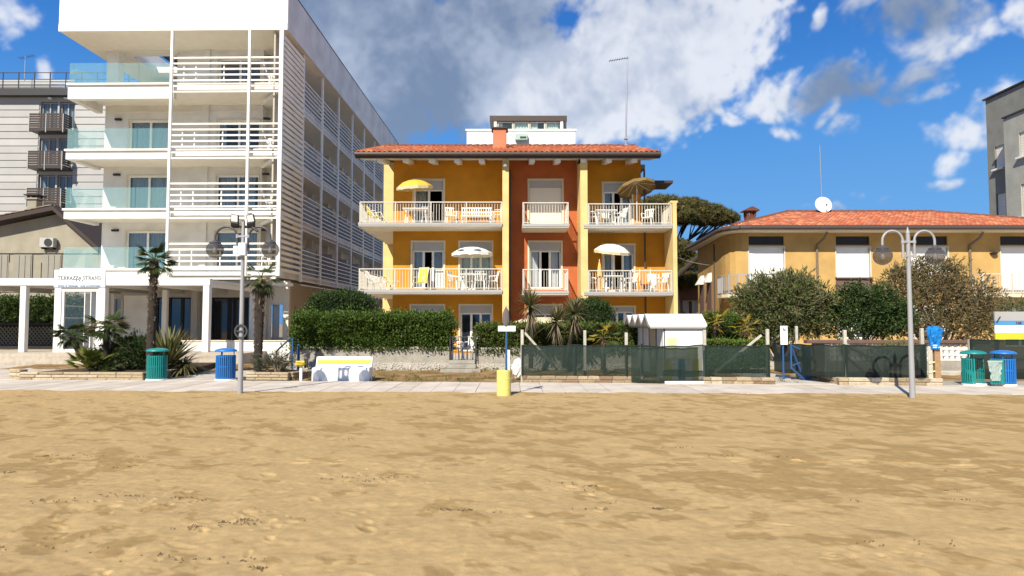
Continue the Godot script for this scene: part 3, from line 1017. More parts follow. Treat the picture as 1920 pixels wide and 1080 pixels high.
	# grey block at the right edge
	b = thing("grey_block", "plain grey rendered block rising behind the yellow villa at the right edge", "building", V(34.4, 0, 47))
	g = Geo.new()
	var side := Basis(Vector3.FORWARD, Vector3.UP, Vector3.RIGHT)   # outline in (distance, height), drawn out along x
	var hs := []
	for q in [[14.15, 12.55], [10.75, 8.6]]:
		hs.append([47.05, 47.95, q[1], q[0]])
	side_wall(g, 34.3, 34.6, 42, 48.7, 0, 17.75, hs)
	g.box(V(41, 8.87, 48.55), Vector3(12.8, 17.74, .3))
	g.box(V(41, 17.6, 45.4), Vector3(13.2, .3, 6.4))
	world_part("wall", g, M.grey_wall, b)
	g = Geo.new()
	g.box(V(41, 17.82, 45.4), Vector3(13.7, .1, 6.9))
	world_part("roof_edge", g, M.dark_metal, b)
	g = Geo.new()
	hs = []
	for q in [[14.1, 12.5], [10.7, 8.6]]:
		hs.append([43.2, 44.15, q[1], q[0]])
	side_wall(g, 33.2, 33.5, 36, 45.2, 0, 15.45, hs)
	g.box(V(33.95, 7.7, 45.35), Vector3(1.5, 15.4, .3))
	world_part("stair_tower_wall", g, M.pale_grey_wall, b)
	g = Geo.new()
	g.box(V(33.9, 15.5, 40.6), Vector3(1.6, .1, 9.9))
	world_part("tower_roof_edge", g, M.dark_metal, b)
	for q in [[34.3, 47.05, 47.95, 12.55, 14.15], [34.3, 47.05, 47.95, 8.6, 10.75], [33.2, 43.2, 44.15, 12.5, 14.1], [33.2, 43.2, 44.15, 8.6, 10.7]]:
		g = Geo.new()
		g.box(V(q[0] + .13, (q[3] + q[4]) * .5, (q[1] + q[2]) * .5), Vector3(.05, q[4] - q[3], q[2] - q[1]))
		var w := world_part("window", g, M.white_paint, b)
		g = Geo.new()
		for k in 9: g.box(V(q[0] + .09, lerpf(q[3], q[4], (k + .5) / 9.0), (q[1] + q[2]) * .5), Vector3(.03, (q[4] - q[3]) / 9.0 - .02, q[2] - q[1] - .1))
		world_part("roller_shutter", g, M.white_soffit, w)
		g = Geo.new()
		g.box(V(q[0] - .05, q[3] - .06, (q[1] + q[2]) * .5), Vector3(.34, .12, q[2] - q[1] + .25))
		world_part("sill", g, M.white_paint, w)
	# house at the back of the gap
	b = thing("back_house", "dark red-brown house with a pale door deep in the gap right of the orange house", "house", V(14.0, 0, 52))
	g = Geo.new()
	wall_front(g, 10, 18, 0, 4.6, 52, .3, [[13.0, 14.6, .4, 3.4]])
	g.box(V(14, 2.3, 57), Vector3(8, 4.6, .3))
	g.box(V(14, 4.75, 54.5), Vector3(8.8, .25, 6))
	world_part("wall", g, mat("red_brown_wall", .16, .085, .06, .85, {"tex": "blotch"}), b)
	opening(b, "door", 13.0, 14.6, .4, 3.4, 52, {"n": 2, "curtain": M.curtain, "drawn": .7})
	var cable := thing("overhead_cable", "thin cable strung from the orange house to the yellow villa", "cable", V(9, 5, 34))
	g = Geo.new()
	var pp := []
	for k in 13:
		var t := k / 12.0
		pp.append(V(lerpf(7.3, 11.5, t), lerpf(5.15, 4.95, t) - sin(t * PI) * .12, lerpf(33, 39, t)) - cable.position)
	g.tube(pp, [.022], 5)
	part("wire", g, M.plastic_grey, cable)

func side_wall(g: Geo, x0: float, x1: float, d0: float, d1: float, y0: float, y1: float, holes := []) -> void:   # wall along the depth, with holes [d0, d1, y0, y1]
	var ds := [d0, d1]
	for h in holes:
		for q in [h[0], h[1]]:
			if not ds.has(q): ds.append(q)
	ds.sort()
	for i in ds.size() - 1:
		var md: float = (ds[i] + ds[i + 1]) * .5
		var y := y0
		var cuts := []
		for h in holes:
			if h[0] < md and h[1] > md: cuts.append([h[2], h[3]])
		cuts.sort_custom(func(a, b): return a[0] < b[0])
		for q in cuts + [[y1, y1]]:
			if q[0] - y > .002: g.box(V((x0 + x1) * .5, (y + q[0]) * .5, md), Vector3(x1 - x0, q[0] - y, ds[i + 1] - ds[i]))
			y = maxf(y, q[1])

# ---------------------------------------------------------------- the white hotel
func lettering(words: String, size: float, width: float, face := "Droid Serif", weight := 400) -> TextMesh:
	var t := TextMesh.new()
	var f := SystemFont.new()
	f.font_names = PackedStringArray([face])
	f.font_weight = weight
	t.font = f
	t.text = words
	t.font_size = 64
	t.pixel_size = size / 64.0
	t.depth = .012
	if width > 0.0:
		var w := t.get_aabb().size.x
		if w > 0.001: t.pixel_size *= width / w
	return t

func white_hotel() -> void:
	var b := thing("white_hotel", "tall white hotel with glass balconies and horizontal white bars down its side", "hotel", V(-11.1, 0, 33))
	var side_end := 68.0
	var g := Geo.new()
	# roof slab with parapets; the terrace on the left is open to the sky
	g.box(V(-16.8, 16.33, 34.65), Vector3(11.4, .34, 3.3))
	g.box(V(-21.6, 16.33, 37.5), Vector3(1.8, .34, 2.4))
	g.box(V(-14.4, 16.33, 37.5), Vector3(6.6, .34, 2.4))
	g.box(V(-16.8, 16.33, (38.7 + side_end) * .5), Vector3(11.4, .34, side_end - 38.7))
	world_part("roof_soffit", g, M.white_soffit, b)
	g = Geo.new()
	g.box(V(-16.8, 17.40, 33.15), Vector3(11.4, 1.8, .3))
	g.box(V(-16.8, 16.32, 32.99), Vector3(11.404, .37, .02))
	g.box(V(-22.35, 17.40, 51), Vector3(.3, 1.8, 35.4))
	world_part("roof_parapet", g, M.white_wall, b)
	g = Geo.new()
	g.box(V(-11.09, 17.24, (33.0 + side_end) * .5), Vector3(.04, 2.2, side_end - 33.02))
	g.box(V(-11.25, 17.40, (33.3 + side_end) * .5), Vector3(.3, 1.8, side_end - 33.3))
	world_part("roof_fascia", g, M.white_wall, b)
	g = Geo.new()
	g.box(V(-11.1, 18.34, (33.0 + side_end) * .5), Vector3(.1, .06, side_end - 33.0))
	world_part("roof_edge_flashing", g, M.dark_metal, b)
	var tops := [4.35, 7.3, 10.25, 13.55]
	var thick := [.5, .5, .5, .78]
	for i in 4:
		g = Geo.new()
		var y: float = tops[i] - thick[i]
		g.cbox(V(-19.4, y + thick[i] * .5 - .05, 33.3), Vector3(5.3, thick[i] - .1, .3), .01)
		g.cbox(V(-19.4, tops[i] - .05, 33.26), Vector3(5.36, .1, .42), .01)
		g.box(V(-21.9, y + thick[i] * .5, 34.48), Vector3(.3, thick[i], 2.05))
		g.box(V(-14.15, tops[i] - .17, 33.36), Vector3(5.2, .34, .42))
		g.box(V(-11.62, tops[i] - .2, (33.6 + side_end) * .5), Vector3(.16, .40, side_end - 33.6))
		world_part("slab_edge", g, M.white_wall, b)
		g = Geo.new()
		g.box(V(-16.88, tops[i] - .2, 34.5), Vector3(9.74, .32, 2.0))
		g.box(V(-12.5, tops[i] - .2, (35.5 + side_end) * .5), Vector3(1.58, .32, side_end - 35.5))
		g.box(V(-17.4, tops[i] - .2, (35.8 + side_end) * .5 - .2), Vector3(7.8, .3, side_end - 36.2))
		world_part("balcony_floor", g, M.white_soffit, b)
	# recessed front wall
	g = Geo.new()
	var holes := []
	for i in 3:
		holes.append([-20.3, -18.1, tops[i] + .02, tops[i] + 2.13])
	for i in 4:
		holes.append([-15.6, -13.35, tops[i] + .02, tops[i] + 2.13])
	wall_front(g, -21.6, -13.2, 3.85, 13.2, 35.5, .3, holes)
	wall_front(g, -17.7, -13.2, 13.2, 16.16, 35.5, .3, holes)
	g.box(V(-16.2, 10.0, 35.44), Vector3(.34, 12.3, .13))
	g.box(V(-21.45, 8.5, 50), Vector3(.3, 9.4, 28.4))
	g.box(V(-21.28, 14.7, 35.75), Vector3(.62, 2.96, .5))
	g.box(V(-19.6, 14.6, 39.6), Vector3(3.9, 2.6, .3))
	g.box(V(-17.85, 14.85, 37.7), Vector3(.3, 2.6, 3.7))
	world_part("front_wall", g, M.white_wall, b)
	g = Geo.new()
	for i in 4: g.box(V(-17.3, tops[i] + 2.6, 35.49), Vector3(7.6, .1, .04))
	world_part("wall_moulding", g, M.white_soffit, b)
	for i in 4:
		if i < 3: opening(b, "door", -20.3, -18.1, tops[i] + .02, tops[i] + 2.13, 35.5, {"n": 2, "curtain": M.curtain_blue, "frame": M.white_paint, "surround": M.cream_trim, "sw": .07})
		opening(b, "door", -15.6, -13.35, tops[i] + .02, tops[i] + 2.13, 35.5, {"n": 2, "curtain": M.curtain_blue, "drawn": [.9, .8, .3, .15][i], "frame": M.white_paint, "surround": M.cream_trim, "sw": .07})
		for xx in [-20.85, -12.95]:
			if i == 3 and xx < -20: continue
			g = Geo.new()
			g.cbox(V(xx, tops[i] + 2.18, 35.42), Vector3(.36, .11, .14), .02)
			world_part("wall_lamp", g, M.black_metal, b)
		g = Geo.new()
		g.cbox(V(-20.0, tops[i] + .1, 33.9), Vector3(.34, .2, .34), .02)
		g.cbox(V(-13.6, tops[i] + .1, 33.9), Vector3(.34, .2, .34), .02)
		world_part("floor_lamp_box", g, M.white_paint, b)
	# dividing rows inside the open top terrace
	g = Geo.new()
	for k in 6: g.box(V(-19.3 + k * .24, 16.42, 37.45), Vector3(.07, .16, 2.4))
	world_part("pergola_slat", g, M.dark_metal, b)
	# side wall behind the gallery
	g = Geo.new()
	holes = []
	for i in 4:
		for k in 8:
			holes.append([37.1 + k * 3.5, 38.3 + k * 3.5, tops[i] + .02, tops[i] + 2.13])
	side_wall(g, -13.5, -13.2, 35.8, side_end, 3.85, 16.16, holes)
	for k in 8: g.box(V(-13.05, 10.0, 36.4 + k * 3.5), Vector3(.3, 12.3, .4))
	g.box(V(-17.3, 10, side_end - .2), Vector3(8, 12.3, .3))
	world_part("side_wall", g, M.white_wall, b)
	for i in 4:
		for k in 8:
			g = Geo.new()
			g.box(V(-13.36, tops[i] + 1.07, 37.7 + k * 3.5), Vector3(.06, 2.1, 1.18))
			world_part("side_door", g, M.dark_brown if (i + k) % 3 else M.plastic_grey, b)
	# posts and bars of the front screen
	for xx in [-16.75, -12.9, -11.32]:
		g = Geo.new()
		g.cbox(V(xx, 10.05, 32.93), Vector3(.13 if xx < -12 else .2, 12.2, .14), .015)
		world_part("screen_post", g, M.white_paint, b)
	for i in 4:
		for seg in [[-16.68, -12.97], [-12.83, -11.43]]:
			for k in 7:
				g = Geo.new()
				g.cbox(V((seg[0] + seg[1]) * .5, tops[i] + 1.18 - k * .283, 32.95), Vector3(seg[1] - seg[0], .085, .07), .012)
				world_part("screen_bar", g, M.white_paint, b)
		g = Geo.new()
		for xx in [-16.3, -15.7, -14.3]:
			g.box(V(xx, tops[i] + .5, 33.25), Vector3(.05, 1.0, .05))
		world_part("guard_stay", g, M.white_paint, b)
		g = Geo.new()
		g.bar(V(-12.75, tops[i] - .62, 34.4), V(-11.5, tops[i] - .42, 33.1), .12, .12)
		g.bar(V(-12.3, tops[i] + 1.0, 33.1), V(-11.9, tops[i] - .1, 33.15), .03, .03)
		world_part("brace", g, M.white_paint, b)
	# glass guards on the left balconies
	for i in 4:
		for k in 3:
			g = Geo.new()
			g.box(V(-21.15 + k * 1.745, tops[i] + .53, 33.2), Vector3(1.72, 1.04, .02))
			world_part("glass_guard", g, M.glass_green, b)
		g = Geo.new()
		g.box(V(-22.02, tops[i] + .53, 34.35), Vector3(.02, 1.04, 2.2))
		world_part("glass_guard", g, M.glass_green, b)
	# side screen: close slats at the corner, then bays of bars between posts
	for k in 42:
		g = Geo.new()
		g.cbox(V(-11.25, 4.28 + k * .281, 34.58), Vector3(.04, .15, 3.1), .01, Basis(Vector3.BACK, -.5))
		world_part("slat", g, M.white_paint, b)
	g = Geo.new()
	g.box(V(-11.75, 10.1, 34.6), Vector3(.08, 12.1, 2.9))
	world_part("corner_panel", g, M.louvre_back, b)
	for k in 9:
		g = Geo.new()
		g.cbox(V(-11.3, 10.0, 36.2 + k * 3.5), Vector3(.12, 12.3, .14), .015)
		world_part("screen_post", g, M.white_paint, b)
	for i in 4:
		for k in 8:
			for q in 9:
				g = Geo.new()
				g.box(V(-11.3, tops[i] + 1.24 - q * .235, 37.95 + k * 3.5), Vector3(.045, .05, 3.34))
				world_part("side_bar", g, M.white_paint, b)
	for i in 4:   # partitions of the gallery
		for k in 7:
			g = Geo.new()
			g.box(V(-12.35, tops[i] + .85, 39.75 + k * 3.5), Vector3(1.5, 1.7, .05))
			world_part("partition", g, M.cladding_pale, b)
	# ground floor
	g = Geo.new()
	wall_front(g, -21.6, -11.5, .3, 3.85, 35.0, .3, [[-20.7, -19.65, 1.9, 3.0], [-19.1, -16.3, .55, 3.0], [-15.5, -12.85, .55, 3.0], [-12.5, -11.75, .75, 2.7]])
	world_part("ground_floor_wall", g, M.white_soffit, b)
	opening(b, "window", -20.7, -19.65, 1.9, 3.0, 35, {"n": 2, "curtain": M.curtain_blue, "drawn": .2, "frame": M.white_paint})
	opening(b, "glazed_front", -19.1, -16.3, .55, 3.0, 35, {"n": 4, "frame": M.black_metal, "mull": 2.2, "glass": M.dark_glass})
	opening(b, "glazed_front", -15.5, -12.85, .55, 3.0, 35, {"n": 3, "frame": M.black_metal, "mull": 2.6, "glass": M.dark_glass})
	opening(b, "window", -12.5, -11.75, .75, 2.7, 35, {"n": 1, "frame": M.white_paint, "curtain": M.curtain, "drawn": .6})
	g = Geo.new()
	g.box(V(-15.1, .35, 35.6), Vector3(7.2, .9, .2))
	world_part("plinth", g, M.white_soffit, b)
	g = Geo.new()
	g.box(V(-11.66, 2.05, 51), Vector3(.2, 3.5, 31.8))
	for k in 150: g.box(V(-11.53, 2.05, 35.2 + k * .21), Vector3(.06, 3.5, .10))
	stuff(world_part("ribbed_cladding", g, M.ribbed, b))
	g = Geo.new()
	g.cbox(V(-11.55, 3.62, 34.3), Vector3(.75, .16, .9), .02)
	world_part("corner_canopy", g, M.white_paint, b)
	g = Geo.new()
	for xx in [-16.1, -12.7]: g.box(V(xx, 1.9, 34.6), Vector3(.32, 3.6, .32))
	world_part("column", g, M.white_soffit, b)
	b.rotation_degrees.y = -0.94

	# entrance pergola with the name board
	b = thing("entrance_pergola", "white pergola and glazed entrance porch with the name board, in front of the hotel", "pergola", V(-17.8, .5, 28))
	for xx in [-27.2, -23.6, -20.08]:
		g = Geo.new()
		g.cbox(V(xx, 1.85, 28.12), Vector3(.24, 2.72, .24), .015)
		world_part("column", g, M.white_paint, b)
	for q in [[-18.62, 28.1, .28], [-16.82, 28.1, .28], [-12.55, 28.1, .26], [-15.95, 31.4, .22], [-19.9, 32.6, .22], [-12.55, 33.0, .22]]:
		g = Geo.new()
		g.cbox(V(q[0], 1.85, q[1]), Vector3(q[2], 2.72, q[2]), .015)
		world_part("column", g, M.white_paint, b)
	g = Geo.new()
	g.cbox(V(-24, 3.37, 28.12), Vector3(10.4, .30, .3), .015)
	g.cbox(V(-14.68, 3.37, 28.12), Vector3(4.56, .30, .3), .015)
	world_part("front_beam", g, M.white_paint, b)
	g = Geo.new()
	g.box(V(-20.8, 3.42, 31.6), Vector3(16.8, .12, 6.7))
	world_part("ceiling", g, M.white_soffit, b)
	for xx in [-27.2, -23.6, -20.08, -18.62, -16.82, -14.7, -12.55]:
		g = Geo.new()
		g.box(V(xx, 3.28, 31.6), Vector3(.14, .2, 6.6))
		world_part("rafter", g, M.white_paint, b)
	g = Geo.new()
	g.cbox(V(-17.72, 3.5, 27.96), Vector3(2.1, .72, .08), .01)
	var board := world_part("name_board", g, M.white_sheet, b)
	var o := part("lettering", lettering("TERRAZZA STRAND", .2, 1.78), M.ink, board, V(-17.72, 3.53, 27.91))
	o.name = "lettering"
	part("lettering", lettering("HOTEL DI TERRAZZA - CLUB GASTRONOMIA", .08, 1.75, "Droid Serif"), M.blue_print, board, V(-17.72, 3.2, 27.91))
	for k in 3:
		var star := []
		for i in 10:
			var r := .045 if i % 2 == 0 else .018
			star.append(Vector2(sin(i * PI / 5) * r, cos(i * PI / 5) * r))
		g = Geo.new()
		g.prism(star, 0, .01)
		part("star", g, M.ink, board, V(-17.85 + k * .13, 3.415, 27.92))
	g = Geo.new()
	g.box(V(-17.72, 3.04, 28.05), Vector3(1.52, .12, .12))
	g.box(V(-17.72, .56, 28.05), Vector3(1.52, .12, .12))
	for xx in [-18.42, -17.02]: g.box(V(xx, 1.8, 28.05), Vector3(.08, 2.36, .1))
	g.box(V(-17.3, 1.8, 28.05), Vector3(.03, 2.36, .05)); g.box(V(-17.55, 1.8, 28.05), Vector3(.03, 2.36, .05))
	var door := world_part("glazed_door", g, M.white_paint, b)
	for q in [[-18.38, -17.57], [-17.53, -17.32], [-17.28, -17.06]]:
		g = Geo.new()
		g.quad(V(q[0], .62, 28.05), V(q[1], .62, 28.05), V(q[1], 2.98, 28.05), V(q[0], 2.98, 28.05))
		world_part("pane", g, M.glass, door)
	for q in [[-18.0, 29.2, .5], [-17.5, 29.9, .1], [-17.3, 31.5, 1.2]]:
		g = Geo.new()
		g.box(V(q[0], 1.75, q[1]), Vector3(q[2], 2.4, .06))
		world_part("inner_screen", g, M.white_wall, b)
	g = Geo.new()
	for k in 5: g.box(V(-18.62 - .0, .9 + k * .5, 29.3), Vector3(.03, .04, 2.2))
	world_part("porch_side_rail", g, M.white_paint, b)
	# low white wall of the terrace
	b = thing("low_wall", "low white wall of the hotel terrace behind the pampas-like plant", "wall", V(-11.8, 0, 29.4))
	g = Geo.new()
	g.cbox(V(-11.8, .48, 29.4), Vector3(4.6, .84, .24), .015)
	g.cbox(V(-14.0, .48, 31.0), Vector3(.24, .838, 3.2), .015)
	world_part("wall", g, M.white_wall, b)
	g = Geo.new()
	g.cbox(V(-11.8, .92, 29.4), Vector3(4.68, .05, .32), .01)
	world_part("coping", g, M.cream_trim, b)
	# dark hedge with a lattice wall below it, behind the pergola
	b = thing("lattice_wall", "low wall of diamond lattice blocks in deep shade behind the pergola", "wall", V(-26, .5, 34.4))
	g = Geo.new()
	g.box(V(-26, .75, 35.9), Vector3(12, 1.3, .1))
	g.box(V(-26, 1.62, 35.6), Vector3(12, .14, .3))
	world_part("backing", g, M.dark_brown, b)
	g = Geo.new()
	for k in 60:
		for s in [-1.0, 1.0]:
			g.bar(V(-32 + k * .2 - s * .4, .55, 35.6 + s * .02), V(-32 + k * .2 + s * .4, 1.5, 35.6 + s * .02), .05, .05)
	stuff(world_part("lattice", g, M.beige_wall, b))

# ---------------------------------------------------------------- the orange house
func railing(balcony: Node3D, pts: Array, h: float, gap: float, m: Material, curved := false) -> void:
	# handrail, bottom rail and posts between the points, with one baluster mesh shared by all
	var bal := Geo.new()
	bal.box(Vector3(0, h * .5 - .02, 0), Vector3(.022, h - .12, .02))
	var bm := bal.mesh()
	var top := Geo.new()
	var low := Geo.new()
	for i in pts.size() - 1:
		var a: Vector3 = pts[i]
		var e: Vector3 = pts[i + 1]
		var dir := (e - a).normalized()
		top.bar(a + Vector3.UP * h - dir * .02, e + Vector3.UP * h + dir * .02, .055, .045)
		low.bar(a + Vector3.UP * .07, e + Vector3.UP * .07, .035, .03)
		var n := maxi(1, int((e - a).length() / gap))
		for k in range(0, n):
			var p := a.lerp(e, (k + .5) / n)
			part("baluster", bm, m, balcony, p - at_of(balcony), Basis(dir, Vector3.UP, dir.cross(Vector3.UP)))
		var posts := maxi(1, int(round((e - a).length() / 1.75)))
		for k in posts + 1:
			if k == 0 and i > 0: continue
			var g := Geo.new()
			g.box(Vector3(0, h * .5 - .1, 0), Vector3(.05, h + .16, .05))
			part("post", g, m, balcony, a.lerp(e, float(k) / posts) - at_of(balcony))
	world_part("handrail", top, m, balcony)
	world_part("bottom_rail", low, m, balcony)

func at_of(o: Node3D) -> Vector3:
	var p := Vector3()
	var q: Node = o
	while q != self:
		p += q.position
		q = q.get_parent()
	return p

func orange_house() -> void:
	var b := thing("orange_house", "three-storey yellow and orange house with a red tiled roof and white balconies, in the centre", "house", V(.7, 0, 32))
	var L := [.35, 3.2, 6.2]   # floor levels
	var doors := [   # bay, x0, x1, bottom, top
		[-4.62, -3.25, 6.3, 8.42], [-4.68, -3.22, 3.3, 5.48], [-2.44, -.96, 3.3, 5.48], [-4.72, -3.22, 1.35, 2.5], [-2.42, -.96, .36, 2.5]]
	var mid := [[.82, 2.36, 6.3, 8.42], [.82, 2.30, 3.3, 5.48], [.82, 2.3, .36, 2.5]]
	var right := [[4.33, 5.65, 6.3, 8.28], [4.3, 5.72, 3.3, 5.34], [4.5, 5.72, 1.35, 2.42]]
	var g := Geo.new()
	wall_front(g, -5.6, -.43, 0, 9.45, 32, .3, doors)
	wall_front(g, 3.39, 6.1, 0, 9.45, 32, .3, right)
	wall_front(g, 6.1, 7.2, 0, 6.2, 32, .3, [])
	g.box(V(-5.45, 4.7, 37.3), Vector3(.3, 9.4, 10.0))
	g.box(V(6.02, 7.8, 37.3), Vector3(.16, 3.2, 10.0))
	g.box(V(.8, 4.7, 42.4), Vector3(12.9, 9.4, .3))
	world_part("wall", g, M.yellow_wall, b)
	g = Geo.new()
	wall_front(g, -.14, 3.07, 0, 9.45, 32, .3, mid)
	world_part("orange_bay_wall", g, M.orange_wall, b)
	g = Geo.new()
	g.box(V(-6.3, 5.3, 37.35), Vector3(1.5, 10.6, .3))
	world_part("rear_wing_wall", g, M.pale_yellow_wall, b)
	for q in [[-.285, .29], [3.23, .32]]:
		g = Geo.new()
		g.cbox(V(q[0], 4.6, 31.2), Vector3(q[1], 9.2, 1.7), .01)
		world_part("fin", g, M.pale_yellow_wall, b)
	g = Geo.new()
	g.box(V(7.27, 3.5, 36.5), Vector3(.18, 7.1, 12.4))
	g.cbox(V(7.25, 7.1, 30.5), Vector3(.34, .1, .4), .01)
	world_part("side_wall", g, M.pale_yellow_wall, b)
	g = Geo.new()   # floors inside, so that light does not run through
	for y in [3.05, 6.05, 9.2]: g.box(V(.5, y, 37.3), Vector3(11.8, .2, 9.6))
	for xx in [-.28, 3.23]: g.box(V(xx, 4.7, 37.3), Vector3(.2, 9.0, 9.6))
	world_part("inner_floor", g, M.beige_wall, b)
	# openings
	var o := {"n": 3, "box": .38, "surround": M.cream_trim, "curtain": M.curtain_blue, "drawn": .8, "sw": .09, "box_mat": M.cladding_pale, "frame": M.white_paint}
	var with := func(more: Dictionary) -> Dictionary:
		var r := o.duplicate()
		r.merge(more, true)
		return r
	var q = doors[0]
	opening(b, "balcony_door", q[0], q[1], q[2], q[3], 32, with.call({"n": 2, "open": 1, "box": .42}))
	q = doors[1]
	opening(b, "balcony_door", q[0], q[1], q[2], q[3], 32, with.call({"open": 1, "drawn": .95}))
	q = doors[2]
	opening(b, "balcony_door", q[0], q[1], q[2], q[3], 32, with.call({"curtain": M.curtain_green, "drawn": .97}))
	q = doors[3]
	opening(b, "window", q[0], q[1], q[2], q[3], 32, with.call({"box": .26, "curtain": M.curtain_green, "sill": M.cream_trim}))
	q = doors[4]
	opening(b, "garden_door", q[0], q[1], q[2], q[3], 32, with.call({"box": .34, "glass": M.dark_glass, "drawn": .4}))
	q = mid[0]
	opening(b, "balcony_door", q[0], q[1], q[2], q[3], 32, with.call({"n": 2, "box": .34, "shut": 1.0, "shut_mat": M.white_soffit}))
	q = mid[1]
	opening(b, "balcony_door", q[0], q[1], q[2], q[3], 32, with.call({"n": 3, "open": 1, "curtain": M.curtain, "drawn": .85}))
	q = mid[2]
	opening(b, "garden_door", q[0], q[1], q[2], q[3], 32, with.call({"n": 2}))
	q = right[0]
	opening(b, "balcony_door", q[0], q[1], q[2], q[3], 32, with.call({"n": 3, "open": 1}))
	q = right[1]
	opening(b, "balcony_door", q[0], q[1], q[2], q[3], 32, with.call({"n": 3, "open": 1}))
	q = right[2]
	opening(b, "window", q[0], q[1], q[2], q[3], 32, with.call({"n": 3, "box": .2, "glass": M.dark_glass, "drawn": .5}))
	# balconies
	var slabs := [
		[-6.86, -.44, 6.08, 1], [-6.84, -.44, 3.08, 1], [.46, 2.55, 6.02, 0], [.46, 2.52, 3.02, 0], [3.2, 7.17, 6.0, 0], [3.2, 7.17, 3.0, 0]]
	for s in slabs:
		g = Geo.new()
		var th := .17
		g.cbox(V((s[0] + s[1]) * .5, s[2], 31.15), Vector3(s[1] - s[0], th, 1.7), .012)
		if s[3]: g.box(V(-6.24, s[2], 34.6), Vector3(1.24, th - .004, 5.2))
		var bal := world_part("balcony", g, M.white_soffit, b)
		g = Geo.new()
		g.box(V((s[0] + s[1]) * .5, s[2] + .03, 30.285), Vector3(s[1] - s[0] + .02, .11, .03))
		world_part("slab_edge_trim", g, M.cladding, bal)
		var y: float = s[2] + th * .5
		if s[3]:
			railing(bal, [V(-6.8, y, 36.8), V(-6.8, y, 30.36), V(-.46, y, 30.36)], .93, .122, M.rail_white)
			g = Geo.new()
			for k in 7:
				g.lathe(V(-6.75, y - .3, 31.2 + k * .85), [Vector2(0, 0), Vector2(.035, .04), Vector2(.02, .12), Vector2(0, .13)], 7)
			world_part("string_light", g, M.white_plastic, bal)
		elif s[0] < 1.0: railing(bal, [V(.5, y, 31.9), V(.5, y, 30.36), V(s[1] - .04, y, 30.36), V(s[1] - .04, y, 31.9)], .96, .122, M.rail_white)
		else: railing(bal, [V(3.42, y, 30.36), V(7.12, y, 30.36)] if s[2] < 5 else [V(3.42, y, 30.36), V(7.12, y, 30.36), V(7.14, y, 33.0)], .93, .122, M.rail_white)
	# timber screen on the upper orange balcony's right end and dark curled brackets
	g = Geo.new()
	g.lathe(V(-.3, 8.62, 30.22), [Vector2(0, 0), Vector2(.1, .05), Vector2(.12, .2), Vector2(.05, .3)], 10)
	world_part("spot_lamp", g, M.plastic_grey, b)
	# roof
	g = Geo.new()
	var e0 := V(-6.92, 9.16, 29.85)
	g.prism([Vector2(29.9, 9.05), Vector2(36.0, 10.88), Vector2(42.6, 8.9), Vector2(42.6, 9.1), Vector2(36.0, 11.06), Vector2(29.9, 9.24)], -6.9, 6.52, Basis(Vector3.FORWARD, Vector3.UP, Vector3.RIGHT))
	var rf := world_part("roof", g, M.gutter_brown, b)
	g = Geo.new()
	tiled_slope(g, V(-6.92, 9.24, 29.9), V(6.54, 9.24, 29.9), V(-6.92, 11.06, 36), V(6.54, 11.06, 36), .23, .34, red_tiles)
	stuff(world_part("roof_tiles", g, M.tile, rf))
	g = Geo.new()
	for k in 34:
		g.tube([V(-6.9 + k * .395, 11.08, 36), V(-6.9 + k * .395 + .42, 11.11, 36)], [.11, .13], 8)
	stuff(world_part("ridge_tiles", g, M.brick, rf))
	g = Geo.new()
	g.cyl(V(-6.96, 9.15, 29.82), V(6.58, 9.15, 29.82), .085, .085, 10)
	g.box(V(-.19, 9.06, 29.95), Vector3(13.5, .17, .06))
	world_part("gutter", g, M.gutter_brown, b)
	g = Geo.new()
	g.prism([Vector2(29.9, 9.02), Vector2(36.0, 10.85), Vector2(36.0, 11.12), Vector2(29.9, 9.3)], -6.97, -6.9, Basis(Vector3.FORWARD, Vector3.UP, Vector3.RIGHT))
	g.prism([Vector2(29.9, 9.02), Vector2(36.0, 10.85), Vector2(36.0, 11.12), Vector2(29.9, 9.3)], 6.53, 6.6, Basis(Vector3.FORWARD, Vector3.UP, Vector3.RIGHT))
	world_part("barge_board", g, M.dark_brown, b)
	g = Geo.new()
	g.prism([Vector2(30.0, 9.0), Vector2(32.0, 9.38), Vector2(32.0, 9.42), Vector2(30.0, 9.04)], -6.88, 6.5, Basis(Vector3.FORWARD, Vector3.UP, Vector3.RIGHT))
	world_part("eave_soffit", g, M.white_soffit, b)
	for xx in [-5.9, -4.75, -3.6, -2.46, -1.36, .9, 2.05, 3.19, 4.33, 5.47]:
		g = Geo.new()
		g.prism([Vector2(30.1, 8.83), Vector2(30.1, 9.01), Vector2(32.0, 9.36), Vector2(32.0, 9.16)], xx - .12, xx + .12, Basis(Vector3.FORWARD, Vector3.UP, Vector3.RIGHT))
		world_part("rafter_end", g, M.white_paint, b)
	g = Geo.new()
	g.cbox(V(-.61, 10.72, 33.6), Vector3(.66, 1.15, .66), .02)
	var ch := world_part("chimney", g, M.salmon_wall, b)
	g = Geo.new()
	g.cbox(V(-.61, 11.3, 33.6), Vector3(.82, .1, .82), .02)
	world_part("chimney_cap", g, M.dark_brown, ch)
	g = Geo.new()
	g.box(V(6.9, 8.3, 32.5), Vector3(1.3, .12, 1.6))
	world_part("side_canopy", g, M.dark_brown, b)
	for xx in [-.28, 7.1]:
		g = Geo.new()
		g.cyl(V(-.09 if xx < 0 else 6.22, 8.9, 31.8), V(-.09 if xx < 0 else 6.22, .3, 31.8), .045, .045, 8)
		world_part("downpipe", g, M.gutter_brown, b)
	var an := thing("aerial_mast", "tall thin aerial mast with one small boom on the orange house roof", "aerial", V(6.0, 10.9, 35.6))
	g = Geo.new()
	g.tube([Vector3(0, -.4, 0), Vector3(.04, 1.5, 0), Vector3(.14, 4.85, 0)], [.05, .04, .03], 6)
	part("mast", g, M.steel, an)
	g = Geo.new()
	g.cyl(Vector3(-.85, 4.68, 0), Vector3(.2, 4.86, 0), .018, .018, 5)
